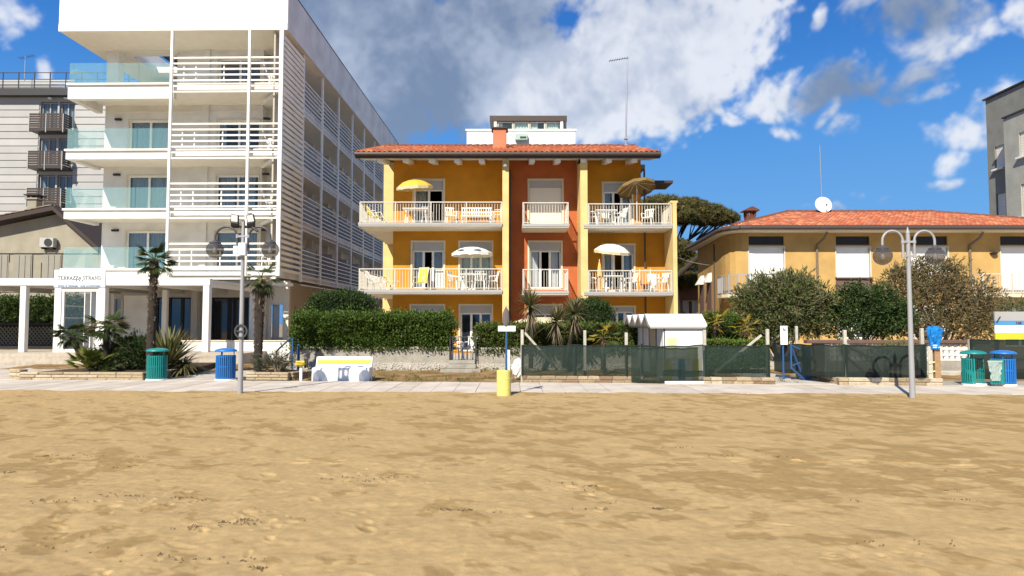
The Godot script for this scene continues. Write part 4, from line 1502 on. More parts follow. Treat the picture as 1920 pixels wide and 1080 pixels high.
	for k in 8: g.cyl(Vector3(-.8 + k * .13, 4.69 + k * .022, -.2), Vector3(-.8 + k * .13, 4.69 + k * .022, .2), .01, .01, 4)
	part("boom", g, M.dark_metal, an)
	g = Geo.new()
	for k in 2: g.box(Vector3(.02, .15 + k * .35, 0), Vector3(.2, .06, .2))
	part("clamp", g, M.steel, an)

# ---------------------------------------------------------------- the yellow villa on the right
func yellow_villa() -> void:
	var b := thing("yellow_villa", "two-storey ochre villa with a rounded corner, red hip roof and white shutters, on the right", "house", V(18, 0, 36))
	var wins := [[11.95, 13.72, 3.2, 5.5, "balcony_door"], [16.35, 18.05, 3.98, 5.5, "window"], [20.15, 21.98, 3.98, 5.5, "window"], [24.65, 26.6, 3.2, 5.5, "balcony_door"]]
	var low := [[12.6, 13.9, .5, 2.5, "garden_door"], [16.4, 18.1, .9, 2.5, "window"], [20.2, 22.0, .9, 2.5, "window"], [24.7, 26.4, .5, 2.5, "garden_door"]]
	var holes := []
	for w in wins:
		holes.append([w[0], w[1], w[2], w[3]])
		holes.append([w[0], w[1], 5.62, 6.06])
	for w in low: holes.append([w[0], w[1], w[2], w[3]])
	var g := Geo.new()
	wall_front(g, 11.9, 31, 0, 6.25, 34.3, .3, holes)
	world_part("front_wall", g, M.ochre_wall, b)
	g = Geo.new()
	var plan := [Vector2(11.9, 34.3), Vector2(11.6, 34.34), Vector2(11.34, 34.5), Vector2(11.14, 34.78), Vector2(11.03, 35.2), Vector2(11.0, 35.7), Vector2(11.02, 36.2), Vector2(11.5, 42.0)]
	for i in plan.size() - 1:
		var p: Vector2 = plan[i]
		var q: Vector2 = plan[i + 1]
		g.quad(V(q.x, 0, q.y), V(p.x, 0, p.y), V(p.x, 6.2, p.y), V(q.x, 6.2, q.y))
		g.quad(V(p.x + .3, 0, p.y + .3), V(q.x + .3, 0, q.y + .1), V(q.x + .3, 6.2, q.y + .1), V(p.x + .3, 6.2, p.y + .3))
	g.box(V(21, 3.1, 42), Vector3(19, 6.2, .3))
	world_part("corner_wall", g, M.ochre_wall, b)
	g = Geo.new()
	g.box(V(21.5, 3.05, 38.2), Vector3(19.6, .2, 7.2))
	g.box(V(21.5, 6.2, 38.2), Vector3(19.6, .1, 7.2))
	for xx in [15.2, 19.1, 23.2, 30.9]: g.box(V(xx, 3.1, 38.2), Vector3(.2, 6.1, 7.2))
	world_part("inner_floor", g, M.beige_wall, b)
	for w in wins:
		opening(b, w[4], w[0], w[1], w[2], w[3], 34.3, {"n": 2, "shut": 1.0 if w[4] == "window" else .98, "frame": M.white_paint, "surround": M.rail_white, "sw": .06})
		g = Geo.new()
		g.box(V((w[0] + w[1]) * .5, 5.84, 34.42), Vector3(w[1] - w[0], .43, .05))
		world_part("fanlight", g, M.black_metal, b)
	for w in low:
		opening(b, w[4], w[0], w[1], w[2], w[3], 34.3, {"n": 2, "shut": .8, "frame": M.white_paint, "surround": M.rail_white, "sw": .06})
	g = Geo.new()
	for w in [wins[1], wins[2]]:
		g.box(V((w[0] + w[1]) * .5, 3.58, 34.27), Vector3(w[1] - w[0] + .1, .66, .06))
		g.box(V((w[0] + w[1]) * .5, 3.94, 34.22), Vector3(w[1] - w[0] + .16, .05, .2))
	world_part("spandrel", g, M.brown_panel, b)
	# narrow windows in the flank, with little white hoods
	for q in [[11.2, 38.4], [11.4, 40.6]]:
		g = Geo.new()
		g.box(V(q[0] - .06, 2.7, q[1]), Vector3(.1, 2.6, .9))
		world_part("side_window", g, M.brown_panel, b)
		g = Geo.new()
		g.prism([Vector2(.1, 3.95), Vector2(.44, 3.95), Vector2(.44, 4.5)], -q[1] - .4, -q[1] + .4, Basis(), Vector3(q[0] - .5, 0, 0))
		world_part("side_hood", g, M.white_paint, b)
	g = Geo.new()
	g.cyl(V(11.1, .3, 37.3), V(11.1, 6.0, 37.3), .06, .06, 8)
	world_part("downpipe", g, M.gutter_brown, b)
	for xx in [15.35, 23.05]:
		g = Geo.new()
		g.tube([V(xx + .2, 6.15, 33.5), V(xx + .15, 5.9, 33.7), V(xx, 5.6, 34.2), V(xx, 5.45, 34.22), V(xx, .3, 34.22)], [.06], 8)
		world_part("downpipe", g, M.gutter_brown if xx < 0 else M.bark_pale, b)
	g = Geo.new()
	g.lathe(V(24.25, 5.1, 34.2), [Vector2(0, 0), Vector2(.12, .02), Vector2(.2, .12), Vector2(0, .16)], 10)
	world_part("wall_lamp", g, M.dark_metal, b)
	# eaves
	var eave := [Vector2(32, 33.3), Vector2(11.75, 33.3), Vector2(11.2, 33.36), Vector2(10.85, 33.6), Vector2(10.62, 34.0), Vector2(10.52, 34.6), Vector2(10.52, 35.2), Vector2(11.0, 42.8), Vector2(32, 42.8)]
	g = Geo.new()
	g.prism(eave, 6.22, 6.30, Basis(Vector3.RIGHT, Vector3.FORWARD, Vector3.UP))
	var rf := world_part("roof_soffit", g, M.cream_trim, b)
	g = Geo.new()
	for i in eave.size() - 2:
		if i == 7: continue
		var p: Vector2 = eave[i]
		var q: Vector2 = eave[i + 1]
		g.cyl(V(p.x, 6.36, p.y - .02), V(q.x, 6.36, q.y - .02), .10, .10, 10)
		g.bar(V(p.x, 6.38, p.y + .03), V(q.x, 6.38, q.y + .03), .05, .22)
	world_part("gutter", g, M.gutter_brown, b)
	g = Geo.new()
	var ry := 8.02
	g.prism([Vector2(33.4, 6.32), Vector2(39, ry - .05), Vector2(42.8, 6.32)], 15.9, 24.1, Basis(Vector3.FORWARD, Vector3.UP, Vector3.RIGHT))
	world_part("roof", g, M.dark_brown, b)
	g = Geo.new()
	var x := 10.75
	while x < 29.2:
		var a := x
		var e := x + .225
		var top := func(xx: float) -> float: return clampf(minf((xx - 10.75) / 5.1, (29.2 - xx) / 5.1), 0.02, 1.0)
		var fa0: float = top.call(a)
		var fe: float = top.call(e)
		var dd := maxf(fa0, fe)
		if dd > .05:
			var inset := .25 * (1.0 - clampf((a - 10.75) / 1.0, 0, 1))
			tiled_slope(g, V(a, 6.42, 33.34 + inset), V(e, 6.42, 33.34 + inset), V(a, lerpf(6.42, ry, dd), lerpf(33.34, 39, dd)), V(e, lerpf(6.42, ry, dd), lerpf(33.34, 39, dd)), .22, .36, red_tiles)
		x += .225
	tiled_slope(g, V(11.0, 6.42, 42.5), V(10.6, 6.42, 34.0), V(15.85, ry, 39.1), V(15.85, ry, 39.0), .25, .36, red_tiles)
	tiled_slope(g, V(30.0, 6.42, 34.0), V(30.0, 6.42, 42.5), V(24.1, ry, 39.0), V(24.1, ry, 39.1), .25, .36, red_tiles)
	stuff(world_part("roof_tiles", g, M.tile, rf))
	g = Geo.new()
	for k in 21: g.tube([V(15.8 + k * .4, ry + .02, 39), V(16.22 + k * .4, ry + .05, 39)], [.11, .13], 8)
	for k in 18:
		var t0 := k / 18.0
		var t1 := (k + 1.1) / 18.0
		g.tube([V(lerpf(10.9, 15.85, t0), lerpf(6.45, ry, t0) + .03, lerpf(33.6, 39, t0)), V(lerpf(10.9, 15.85, t1), lerpf(6.45, ry, t1) + .05, lerpf(33.6, 39, t1))], [.10, .12], 8)
		g.tube([V(lerpf(29.2, 24.1, t0), lerpf(6.45, ry, t0) + .03, lerpf(33.4, 39, t0)), V(lerpf(29.2, 24.1, t1), lerpf(6.45, ry, t1) + .05, lerpf(33.4, 39, t1))], [.10, .12], 8)
	stuff(world_part("ridge_tiles", g, M.brick, rf))
	for q in [[13.05, 37.2, 6.75, .62], [24.6, 40.0, 7.0, .62]]:
		g = Geo.new()
		g.cbox(V(q[0], q[2] + .35, q[1]), Vector3(.5, .9, .5), .02)
		var ch := world_part("chimney", g, M.brick, b)
		g = Geo.new()
		for s in [[-.2, -.2], [.2, -.2], [.2, .2], [-.2, .2], [0, -.2], [-.2, 0]]: g.box(V(q[0] + s[0], q[2] + .92, q[1] + s[1]), Vector3(.12, .26, .12))
		world_part("chimney_pillar", g, M.brick, ch)
		g = Geo.new()
		g.prism([Vector2(-.40, 1.03), Vector2(.40, 1.03), Vector2(.40, 1.08), Vector2(.05, 1.26), Vector2(-.05, 1.26), Vector2(-.40, 1.08)], -q[1] - .42, -q[1] + .42, Basis(), Vector3(q[0], q[2], 0))
		world_part("chimney_cap", g, M.brick, ch)
	# balconies
	g = Geo.new()
	g.prism([Vector2(13.95, 34.3), Vector2(13.95, 33.5), Vector2(11.6, 33.5), Vector2(11.1, 33.62), Vector2(10.75, 33.95), Vector2(10.6, 34.5), Vector2(10.7, 35.6), Vector2(11.02, 35.6), Vector2(11.9, 34.3)], 2.96, 3.12, Basis(Vector3.RIGHT, Vector3.FORWARD, Vector3.UP))
	var bal := world_part("balcony", g, M.cream_trim, b)
	railing(bal, [V(10.72, 3.12, 35.5), V(10.63, 3.12, 34.5), V(10.8, 3.12, 33.97), V(11.15, 3.12, 33.66), V(11.6, 3.12, 33.54), V(13.9, 3.12, 33.54)], .95, .12, M.lamp_grey)
	g = Geo.new()
	g.box(V(25.4, 3.04, 33.9), Vector3(4.6, .16, .8))
	bal = world_part("balcony", g, M.cream_trim, b)
	railing(bal, [V(23.15, 3.12, 34.25), V(23.15, 3.12, 33.54), V(27.6, 3.12, 33.54)], .98, .13, M.rail_white)
	# dish on its mast
	var di := thing("satellite_dish", "round white satellite dish with a tall thin mast on the villa ridge", "satellite dish", V(17.75, 7.9, 38.8))
	g = Geo.new()
	g.tube([Vector3(0, -.1, 0), Vector3(0, .5, 0), Vector3(-.05, 4.0, 0)], [.04, .035, .022], 6)
	part("mast", g, M.steel, di)
	g = Geo.new()
	var pr := []
	for k in 7: pr.append(Vector2(.47 * k / 6.0, .10 * pow(k / 6.0, 2)))
	var bb := Basis(Vector3.RIGHT, 1.35)
	g.lathe(Vector3(0, .50, .10), pr, 28, bb)
	var back := []
	for k in 7: back.append(Vector2(.475 * (6 - k) / 6.0, .10 * pow((6 - k) / 6.0, 2) - .012))
	g.lathe(Vector3(0, .50, .10), back, 28, bb)
	part("dish", g, M.white_plastic, di)
	g = Geo.new()
	g.cyl(Vector3(0, .1, .15), Vector3(0, .42, .55), .014, .014, 5)
	g.box(Vector3(0, .44, .57), Vector3(.07, .09, .1))
	part("feed_arm", g, M.dark_metal, di)
	g = Geo.new()
	g.box(Vector3(0, .12, 0), Vector3(.5, .05, .3))
	part("base_plate", g, M.dark_metal, di)

# ---------------------------------------------------------------- plants
func leaf_shape(l: float, w: float, bend := .15) -> Mesh:
	var g := Geo.new()
	var a := Vector3(0, 0, 0)
	var m := Vector3(0, l * .5, -l * bend * .3)
	var t := Vector3(0, l, l * bend)
	var le := Vector3(-w * .5, l * .45, w * .18)
	var ri := Vector3(w * .5, l * .45, w * .18)
	g.tri(a, ri, m); g.tri(a, m, le); g.tri(m, ri, t); g.tri(m, t, le)
	return g.mesh()

func tint(p: Array, spread := .22) -> Color:
	var c: Color = p[rng.randi() % p.size()]
	var s := 1.0 + rng.randf_range(-spread, spread)
	return Color(c.r * s, c.g * s, c.b * s)

func aimed(out: Vector3, loose: float, at: Vector3, size: float) -> Transform3D:
	var y := (out + Vector3(rng.randfn(0, loose), rng.randfn(0, loose), rng.randfn(0, loose))).normalized()
	var x := y.cross(Vector3(rng.randfn(0, 1), rng.randfn(0, 1), rng.randfn(0, 1))).normalized()
	return Transform3D(Basis(x, y, x.cross(y)).scaled(Vector3.ONE * size), at)

var green_hedge := [Color(0.058, 0.110, 0.016), Color(0.084, 0.140, 0.020), Color(0.043, 0.078, 0.013), Color(0.067, 0.112, 0.022), Color(0.106, 0.157, 0.025)]
var dark_green := [Color(0.029, 0.058, 0.016), Color(0.039, 0.075, 0.018), Color(0.052, 0.086, 0.023), Color(0.023, 0.044, 0.013)]
var oleander_green := [Color(0.090, 0.120, 0.036), Color(0.108, 0.138, 0.043), Color(0.062, 0.090, 0.026), Color(0.144, 0.156, 0.072), Color(0.156, 0.120, 0.066)]
var oleander_dry := [Color(0.180, 0.138, 0.072), Color(0.144, 0.120, 0.058), Color(0.120, 0.126, 0.048), Color(0.228, 0.168, 0.096), Color(0.090, 0.102, 0.036), Color(0.192, 0.120, 0.066)]
var pine_green := [Color(.09, .095, .026), Color(.12, .11, .03), Color(.06, .07, .022), Color(.14, .11, .04)]
var palm_green := [Color(.05, .075, .018), Color(.07, .09, .022), Color(.04, .06, .018)]
var palm_yellow := [Color(.20, .17, .025), Color(.26, .19, .03), Color(.12, .13, .025)]

func hedge(called: String, label: String, category: String, lo: Vector3, hi: Vector3, count: int, size: float, pal: Array, round_top := .0, rough := .10) -> Node3D:
	# lo, hi: corners (x, y, distance)
	var mid := (lo + hi) * .5
	var b := thing(called, label, category, V(mid.x, lo.y, mid.z))
	var f := FastNoiseLite.new()
	f.seed = rng.randi() % 1000
	f.frequency = 1.1
	f.fractal_octaves = 3
	var half := Vector3((hi.x - lo.x) * .5, (hi.y - lo.y) * .5, (hi.z - lo.z) * .5)
	# woody growth inside: a lumpy body a little smaller than the leaves
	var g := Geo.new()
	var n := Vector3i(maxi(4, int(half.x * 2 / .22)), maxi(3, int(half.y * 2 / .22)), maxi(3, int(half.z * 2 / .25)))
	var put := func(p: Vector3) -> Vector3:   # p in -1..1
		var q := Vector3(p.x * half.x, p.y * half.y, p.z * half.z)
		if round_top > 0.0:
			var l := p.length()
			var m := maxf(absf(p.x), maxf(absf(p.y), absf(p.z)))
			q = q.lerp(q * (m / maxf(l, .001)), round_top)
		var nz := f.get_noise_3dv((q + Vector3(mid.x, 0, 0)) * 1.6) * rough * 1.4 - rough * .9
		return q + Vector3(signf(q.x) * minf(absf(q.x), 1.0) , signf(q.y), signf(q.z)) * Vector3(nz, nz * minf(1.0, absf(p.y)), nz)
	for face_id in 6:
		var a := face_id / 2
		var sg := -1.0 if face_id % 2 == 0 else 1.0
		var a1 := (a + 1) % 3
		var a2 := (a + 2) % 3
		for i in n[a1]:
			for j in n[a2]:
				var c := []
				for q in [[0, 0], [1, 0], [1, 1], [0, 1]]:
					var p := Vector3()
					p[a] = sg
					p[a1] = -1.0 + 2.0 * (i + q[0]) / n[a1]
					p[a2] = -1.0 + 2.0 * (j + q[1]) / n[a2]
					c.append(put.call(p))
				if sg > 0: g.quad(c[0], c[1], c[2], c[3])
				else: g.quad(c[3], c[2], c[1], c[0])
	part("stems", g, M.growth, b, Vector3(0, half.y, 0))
	var where := []
	var tints := []
	var areas := [half.y * half.z, half.y * half.x * 1.6, half.x * half.z * 1.3]
	var total: float = areas[0] + areas[1] + areas[2]
	for i in count:
		var r := rng.randf() * total
		var p := Vector3(rng.randf_range(-1, 1), rng.randf_range(-1, 1), rng.randf_range(-1, 1))
		var nn := Vector3()
		if r < areas[0]:
			p.x = 1.0 if rng.randf() < .5 else -1.0
			nn = Vector3(p.x, 0, 0)
		elif r < areas[0] + areas[1]:
			p.z = 1.0
			nn = Vector3(0, 0, 1)
		else:
			p.y = 1.0 if rng.randf() < .9 else -1.0
			nn = Vector3(0, p.y, 0)
		var q := Vector3(p.x * half.x, p.y * half.y, p.z * half.z)
		if round_top > 0.0:
			var l := p.length()
			q = q.lerp(q / l, round_top)
			nn = nn.lerp(p / l, round_top).normalized()
		var bump := f.get_noise_3dv((q + Vector3(mid.x, 0, 0)) * 1.6) * rough * 1.5
		q += nn * (bump + rng.randfn(-.02, rough * .55) + (rng.randf() * rough * 1.9 if rng.randf() < .07 else 0.0))
		where.append(aimed((nn + Vector3(0, .55, .25)).normalized(), .55, q + Vector3(0, half.y, 0), size * rng.randf_range(.7, 1.35)))
		var t := tint(pal)
		if bump < -.03: t = t.lerp(tint(pal, .1), .5)
		tints.append(t)
	scatter("leaves", leaf_shape(1.0, .52), M.leaf, b, where, tints)
	return b

func bush(called: String, label: String, category: String, base: Vector3, blobs: Array, per: int, l: float, w: float, pal: Array, stems := 6, airy := .55, turn_up := .35) -> Node3D:
	# blobs: centre x, y, z from the base, radius, flattening
	var b := thing(called, label, category, base)
	var g := Geo.new()
	for i in stems:
		var q: Array = blobs[i % blobs.size()]
		var tip := Vector3(q[0] + rng.randfn(0, q[3] * .3), q[1] + rng.randfn(0, q[3] * .2), q[2] + rng.randfn(0, q[3] * .3))
		var root := Vector3(rng.randf_range(-.25, .25), -.02, rng.randf_range(-.15, .15))
		var elbow := root.lerp(tip, .5) + Vector3(rng.randfn(0, .1), rng.randf_range(.0, .2), rng.randfn(0, .08))
		g.tube([root, elbow, tip], [.05, .035, .015], 5)
		for k in 4:
			var t2 := tip + Vector3(rng.randfn(0, q[3] * .55), rng.randf_range(.0, q[3] * .7), rng.randfn(0, q[3] * .5))
			g.tube([elbow.lerp(tip, rng.randf_range(.3, .9)), t2], [.018, .006], 4)
	part("stems", g, M.bark_pale, b)
	var where := []
	var tints := []
	for q in blobs:
		var cnt := int(per * q[3] * q[3])
		for sprig in cnt / 5:   # leaves come in sprigs of five
			var dir := Vector3(rng.randfn(0, 1), rng.randfn(0, 1), rng.randfn(0, 1)).normalized()
			var r: float = q[3] * pow(rng.randf(), airy) * rng.randf_range(.9, 1.12)
			var at := Vector3(q[0], q[1], q[2]) + Vector3(dir.x * r, dir.y * r * q[4], dir.z * r)
			if at.y < .05: continue
			var base_t := tint(pal)
			for k in 5:
				where.append(aimed((dir + Vector3(0, turn_up, 0)).normalized(), .6, at + Vector3(rng.randfn(0, .05), rng.randfn(0, .05), rng.randfn(0, .05)), rng.randf_range(.7, 1.25)))
				tints.append(base_t.lerp(tint(pal), .35))
	for k in stems * 5:   # stray shoots that break the outline
		var q: Array = blobs[rng.randi() % blobs.size()]
		var dir := Vector3(rng.randfn(0, 1), rng.randfn(.5, .7), rng.randfn(.2, .7)).normalized()
		var at := Vector3(q[0] + dir.x * q[3] * .85, q[1] + dir.y * q[3] * q[4] * .85, q[2] + dir.z * q[3] * .85)
		var far: float = q[3] * rng.randf_range(.25, .5)
		var c := tint(pal)
		for i in 11:
			var t := i / 10.0
			where.append(aimed((dir + Vector3(0, turn_up * .5, 0)).normalized(), .45, at + dir * far * t, rng.randf_range(.7, 1.1)))
			tints.append(c.lerp(tint(pal), .4))
	scatter("leaves", leaf_shape(l, w), M.leaf, b, where, tints)
	return b

func fan_leaf(r: float, stalk: float, droop: float, c: Color, fingers := 22, spread := 2.5) -> Mesh:
	# a palm fan: stalk along +y, then fingers spread in the x-y plane, folded and drooping
	var g := Geo.new()
	g.colored = true
	g.col = Color(c.r * 1.2, c.g * 1.1, c.b)
	g.tube([Vector3.ZERO, Vector3(0, stalk * .6, .0), Vector3(0, stalk, -droop * .1)], [.014, .011, .009], 4)
	var hub := Vector3(0, stalk, -droop * .1)
	for i in fingers:
		var a := lerpf(-spread * .5, spread * .5, (i + .5) / fingers)
		var dir := Vector3(sin(a), cos(a), 0)
		var side := Vector3(cos(a), -sin(a), 0)
		var l := r * (1.0 - .22 * absf(a) / (spread * .5)) * rng.randf_range(.88, 1.08)
		var w := r * .040
		var s := rng.randf_range(.75, 1.25)
		g.col = Color(c.r * s, c.g * s, c.b * s)
		var dd := droop * rng.randf_range(.7, 1.3)
		var m := hub + dir * l * .55 + Vector3(0, 0, -.06 * dd - .02)
		var t := hub + dir * l + Vector3(0, 0, -dd * l * .55)
		var fold := Vector3(0, 0, w * .9)
		g.tri(hub, m + side * w, m + fold); g.tri(hub, m + fold, m - side * w)
		g.tri(m + side * w, t, m + fold); g.tri(m + fold, t, m - side * w)
	return g.mesh()

func crown_of_fans(b: Node3D, top: Vector3, count: int, leaves: Array, lo: float, hi: float, size := 1.0) -> void:
	for i in count:
		var el := lerpf(hi, lo, pow((i + .5) / count, .8)) + rng.randfn(0, .1)
		var az := i * 2.399 + rng.randfn(0, .2)
		var y := Vector3(cos(az) * cos(el), sin(el), sin(az) * cos(el))
		var x := Vector3.UP.cross(y).normalized().rotated(y, rng.randfn(0, .3))
		var z := x.cross(y)
		if z.y < 0:
			x = -x
			z = -z
		part("palm_leaf", leaves[rng.randi() % leaves.size()], M.leaf_plain, b, top + y * .03, Basis(x, y, z).scaled(Vector3.ONE * size * rng.randf_range(.85, 1.12)))

func palm_trunk(b: Node3D, h: float, r0: float, r1: float, boots: float, lean := Vector3()) -> void:
	var g := Geo.new()
	var p := []
	var r := []
	var n := int(h / .09)
	for i in n + 1:
		var t := float(i) / n
		p.append(lean * t * t + Vector3(0, h * t, 0))
		r.append(lerpf(r0, r1, t) * (1.0 + (.08 if i % 2 == 0 else -.06)))
	g.tube(p, r, 10)
	part("trunk", g, M.bark, b)
	g = Geo.new()
	for i in int(h / .011):   # old leaf bases and fibre
		var t := rng.randf()
		if t < 1.0 - boots and rng.randf() < .65: continue
		var az := rng.randf() * TAU
		var d := Vector3(cos(az), 0, sin(az))
		var rr := lerpf(r0, r1, t)
		var at := lean * t * t + Vector3(0, h * t, 0) + d * rr * .85
		var l := rng.randf_range(.07, .16) * (1.7 if t > 1.0 - boots else 1.0)
		var s := d.cross(Vector3.UP) * .022
		var tip := at + d * l * .5 + Vector3(0, l * rng.randf_range(-.8, .9), 0)
		g.tri(at - s, at + s, tip)
		g.tri(at + s, at - s + Vector3(0, .03, 0), tip)
	stuff(part("old_leaf_bases", g, M.dry_leaf, b))

func sword_head(b: Node3D, at: Vector3, count: int, l: float, w: float, pal: Array, lo: float, hi: float, sag: float, called := "leaf_rosette") -> void:
	var g := Geo.new()
	g.colored = true
	for i in count:
		var el := rng.randf_range(lo, hi)
		var az := rng.randf() * TAU
		var d := Vector3(cos(az), 0, sin(az))
		g.col = tint(pal, .3)
		var ll := l * rng.randf_range(.65, 1.1)
		var s := d.cross(Vector3.UP) * w
		var last := []
		for k in 5:
			var t := k / 4.0
			var p := at + d * cos(el) * ll * t + Vector3(0, sin(el) * ll * t - sag * ll * t * t, 0)
			var ww := s * (1.0 - pow(t, 2.2)) * (.6 + .8 * minf(t * 3.0, 1.0)) * .7
			if last: g.quad(last[0], last[1], p + ww, p - ww)
			last = [p - ww, p + ww]
	part(called, g, M.leaf_plain, b)

func plants() -> void:
	# clipped hedges on the garden wall
	var b := thing("garden_wall", "long low concrete garden wall with a rubble foot, below the left clipped hedge", "wall", V(-5, 0, 24.1))
	var g := Geo.new()
	g.cbox(V(-4.93, .55, 24.15), Vector3(5.6, .62, .28), .02)
	world_part("wall", g, M.concrete, b)
	rubble(b, -7.7, -2.15, 24.0, .30)
	b = thing("garden_wall", "concrete garden wall right of the little gate, running behind the green net", "wall", V(3.2, 0, 24.1))
	g = Geo.new()
	g.cbox(V(2.6, .52, 24.15), Vector3(7.6, .62, .28), .02)
	world_part("wall", g, M.concrete, b)
	rubble(b, -1.15, 6.3, 24.0, .27)
	hedge("clipped_hedge", "long clipped green hedge above the wall left of the gate", "hedge", Vector3(-7.75, .72, 24.0), Vector3(-2.15, 1.93, 25.0), 17000, .095, green_hedge, .0, .12)
	hedge("clipped_hedge", "lower clipped hedge right of the gate behind the green net", "hedge", Vector3(-1.28, .58, 24.0), Vector3(5.2, 1.58, 24.9), 14000, .088, green_hedge + [Color(.14, .10, .05)], .0, .085)
	hedge("boxy_bush", "boxy green bush right of the white cabins", "bush", Vector3(6.85, .3, 24.0), Vector3(8.05, 1.95, 25.2), 4200, .08, green_hedge, .1, .09)
	hedge("low_hedge", "low flat yellow-green hedge strip above the right end of the net", "hedge", Vector3(6.3, .2, 22.2), Vector3(8.3, 1.1, 22.9), 3200, .07, [Color(.12, .18, .02), Color(.09, .15, .02)], .0, .05)
	hedge("dark_bush", "rounded dark bush rising behind the left hedge beside the hotel", "bush", Vector3(-8.35, .8, 26.2), Vector3(-5.25, 2.95, 28.2), 6500, .10, dark_green + [Color(.05, .085, .02)], .9, .10)
	hedge("round_bush", "round dark green bush in front of the orange house ground floor", "bush", Vector3(2.05, .9, 26.4), Vector3(4.1, 2.62, 28.2), 4800, .085, dark_green + [Color(.06, .095, .02)], .85, .09)
	hedge("shaded_hedge", "dark hedge in the shade behind the pergola at the far left", "hedge", Vector3(-30.5, 1.2, 36.8), Vector3(-22.3, 3.0, 37.8), 8000, .13, green_hedge + dark_green, .1, .14)
	weeds()
	# oleanders and the dark bush right
	bush("oleander", "tall grey-green oleander bush beside the blue gate", "bush", V(9.8, .2, 24.8), [[-1.05, 1.7, 0, .85, .9], [.0, 2.2, .1, 1.25, .9], [.95, 2.05, 0, 1.0, .95], [-.6, 2.65, 0, .75, .8], [.45, 2.85, .1, .7, .8], [-.2, 1.35, .2, .9, .6], [.8, 1.45, .2, .7, .7], [-1.35, 2.35, 0, .45, .9]], 3000, .19, .042, oleander_green, 10)
	bush("dark_bush", "dark green leafy bush between the two oleanders, right", "bush", V(12.7, .2, 24.6), [[-.9, 1.6, 0, .8, .85], [.0, 1.95, 0, 1.0, .85], [.9, 1.7, 0, .9, .85], [-.4, 2.5, 0, .6, .8], [.5, 2.45, 0, .6, .8], [.4, 1.35, .1, .7, .5], [-1.15, 2.2, 0, .4, .9], [1.2, 1.75, 0, .5, .8]], 3200, .12, .055, dark_green + [Color(.055, .085, .02)], 9)
	bush("dry_oleander", "tall brownish dry oleander behind the right street lamp", "bush", V(16.0, .2, 25.6), [[-1.3, 2.6, 0, 1.0, .9], [-.3, 2.9, 0, 1.1, .9], [.8, 2.6, 0, 1.1, .9], [1.7, 2.1, 0, .9, .9], [-1.9, 1.8, 0, .9, .9], [.2, 1.7, .2, 1.1, .8], [1.4, 1.3, .2, .9, .7], [-.7, 1.4, .2, .8, .7], [-.6, 3.6, 0, .5, .8], [.4, 3.5, 0, .5, .8], [-1.5, 3.3, 0, .5, .8]], 2200, .16, .036, oleander_dry, 16, .6)
	bush("creeper", "straggly shrub hanging over the wall behind the striped board, far right", "bush", V(18.4, .4, 23.8), [[-.8, 1.6, 0, .7, .8], [.3, 1.9, 0, .9, .5], [1.3, 1.85, 0, .7, .6]], 1700, .11, .035, oleander_green, 6)
	bush("lavender", "grey-green shrub below the short palm in the small planter", "bush", V(-7.3, .2, 21.0), [[-.35, .25, 0, .32, .8], [.1, .3, 0, .36, .8], [.45, .24, 0, .28, .8]], 6500, .09, .012, [Color(.075, .085, .05), Color(.095, .10, .065), Color(.05, .06, .035)], 8, .5, 1.0)
	bush("undergrowth", "dark undergrowth of dead fronds at the foot of the fan palms", "bush", V(-11.9, .2, 21.8), [[-.5, .5, 0, .55, .9], [.2, .6, .2, .55, .9], [.6, .35, .1, .5, .8], [-1.1, .35, .1, .45, .8]], 5200, .17, .035, dark_green, 6)
	bush("planter_plants", "mixed yellow-green plants showing above the dark net", "bush", V(10.4, .18, 19.4), [[-.9, .72, 0, .22, .8], [.2, .75, .1, .24, .8], [.8, .72, 0, .28, .7], [-.3, .6, .2, .26, .8], [.5, .5, .2, .3, .8]], 4600, .14, .016, [Color(.14, .16, .04), Color(.09, .12, .03), Color(.2, .19, .06)], 6, .5, 1.2)
	# palms
	var fans := []
	for k in 5: fans.append(fan_leaf(.40, .30, rng.randf_range(.5, 1.2), tint(palm_green, .15), 20))
	fans.append(fan_leaf(.38, .28, 1.5, Color(.15, .12, .05), 18))
	var yfans := []
	for k in 4: yfans.append(fan_leaf(.36, .28, rng.randf_range(.3, .8), tint(palm_yellow, .2), 18, 2.2))
	yfans.append(fans[0])
	b = thing("fan_palm", "tall fan palm with a shaggy trunk beside the left teal bin", "palm tree", V(-11.0, .2, 20.85))
	palm_trunk(b, 3.38, .125, .11, .42, Vector3(.05, 0, 0))
	crown_of_fans(b, Vector3(.05, 3.4, 0), 26, fans, -.55, 1.35, .90)
	b = thing("fan_palm", "shorter fan palm with few drooping leaves behind the left lamp post", "palm tree", V(-7.93, .2, 21.4))
	palm_trunk(b, 2.85, .125, .15, .45, Vector3(.04, 0, 0))
	crown_of_fans(b, Vector3(.04, 2.9, 0), 13, fans, -.9, 1.4, .95)
	b = thing("dwarf_fan_palm", "multi-stemmed dwarf fan palm in front of the entrance porch", "palm tree", V(-12.7, .2, 21.4))
	for q in [[0.05, 1.30, .05, 34, .92], [-1.0, 1.08, .1, 26, .80], [.55, .7, -.2, 20, .7]]:
		g = Geo.new()
		g.tube([Vector3(q[0] * .4, 0, 0), Vector3(q[0] * .8, q[1] * .6, q[2]), Vector3(q[0], q[1], q[2])], [.10, .09, .09], 8)
		part("trunk", g, M.bark, b)
		crown_of_fans(b, Vector3(q[0], q[1] + .05, q[2]), q[3], fans, -.45, 1.2, q[4])
	b = thing("young_fan_palm", "low bushy yellow-green fan palm at the front of the left planter", "palm tree", V(-12.75, .22, 20.7))
	crown_of_fans(b, Vector3(-.05, .12, 0), 20, [fan_leaf(.42, .32, .25, Color(.115, .13, .02), 16, 1.9), fan_leaf(.40, .34, .35, Color(.09, .11, .022), 16, 1.9)], .35, 1.5, .95)
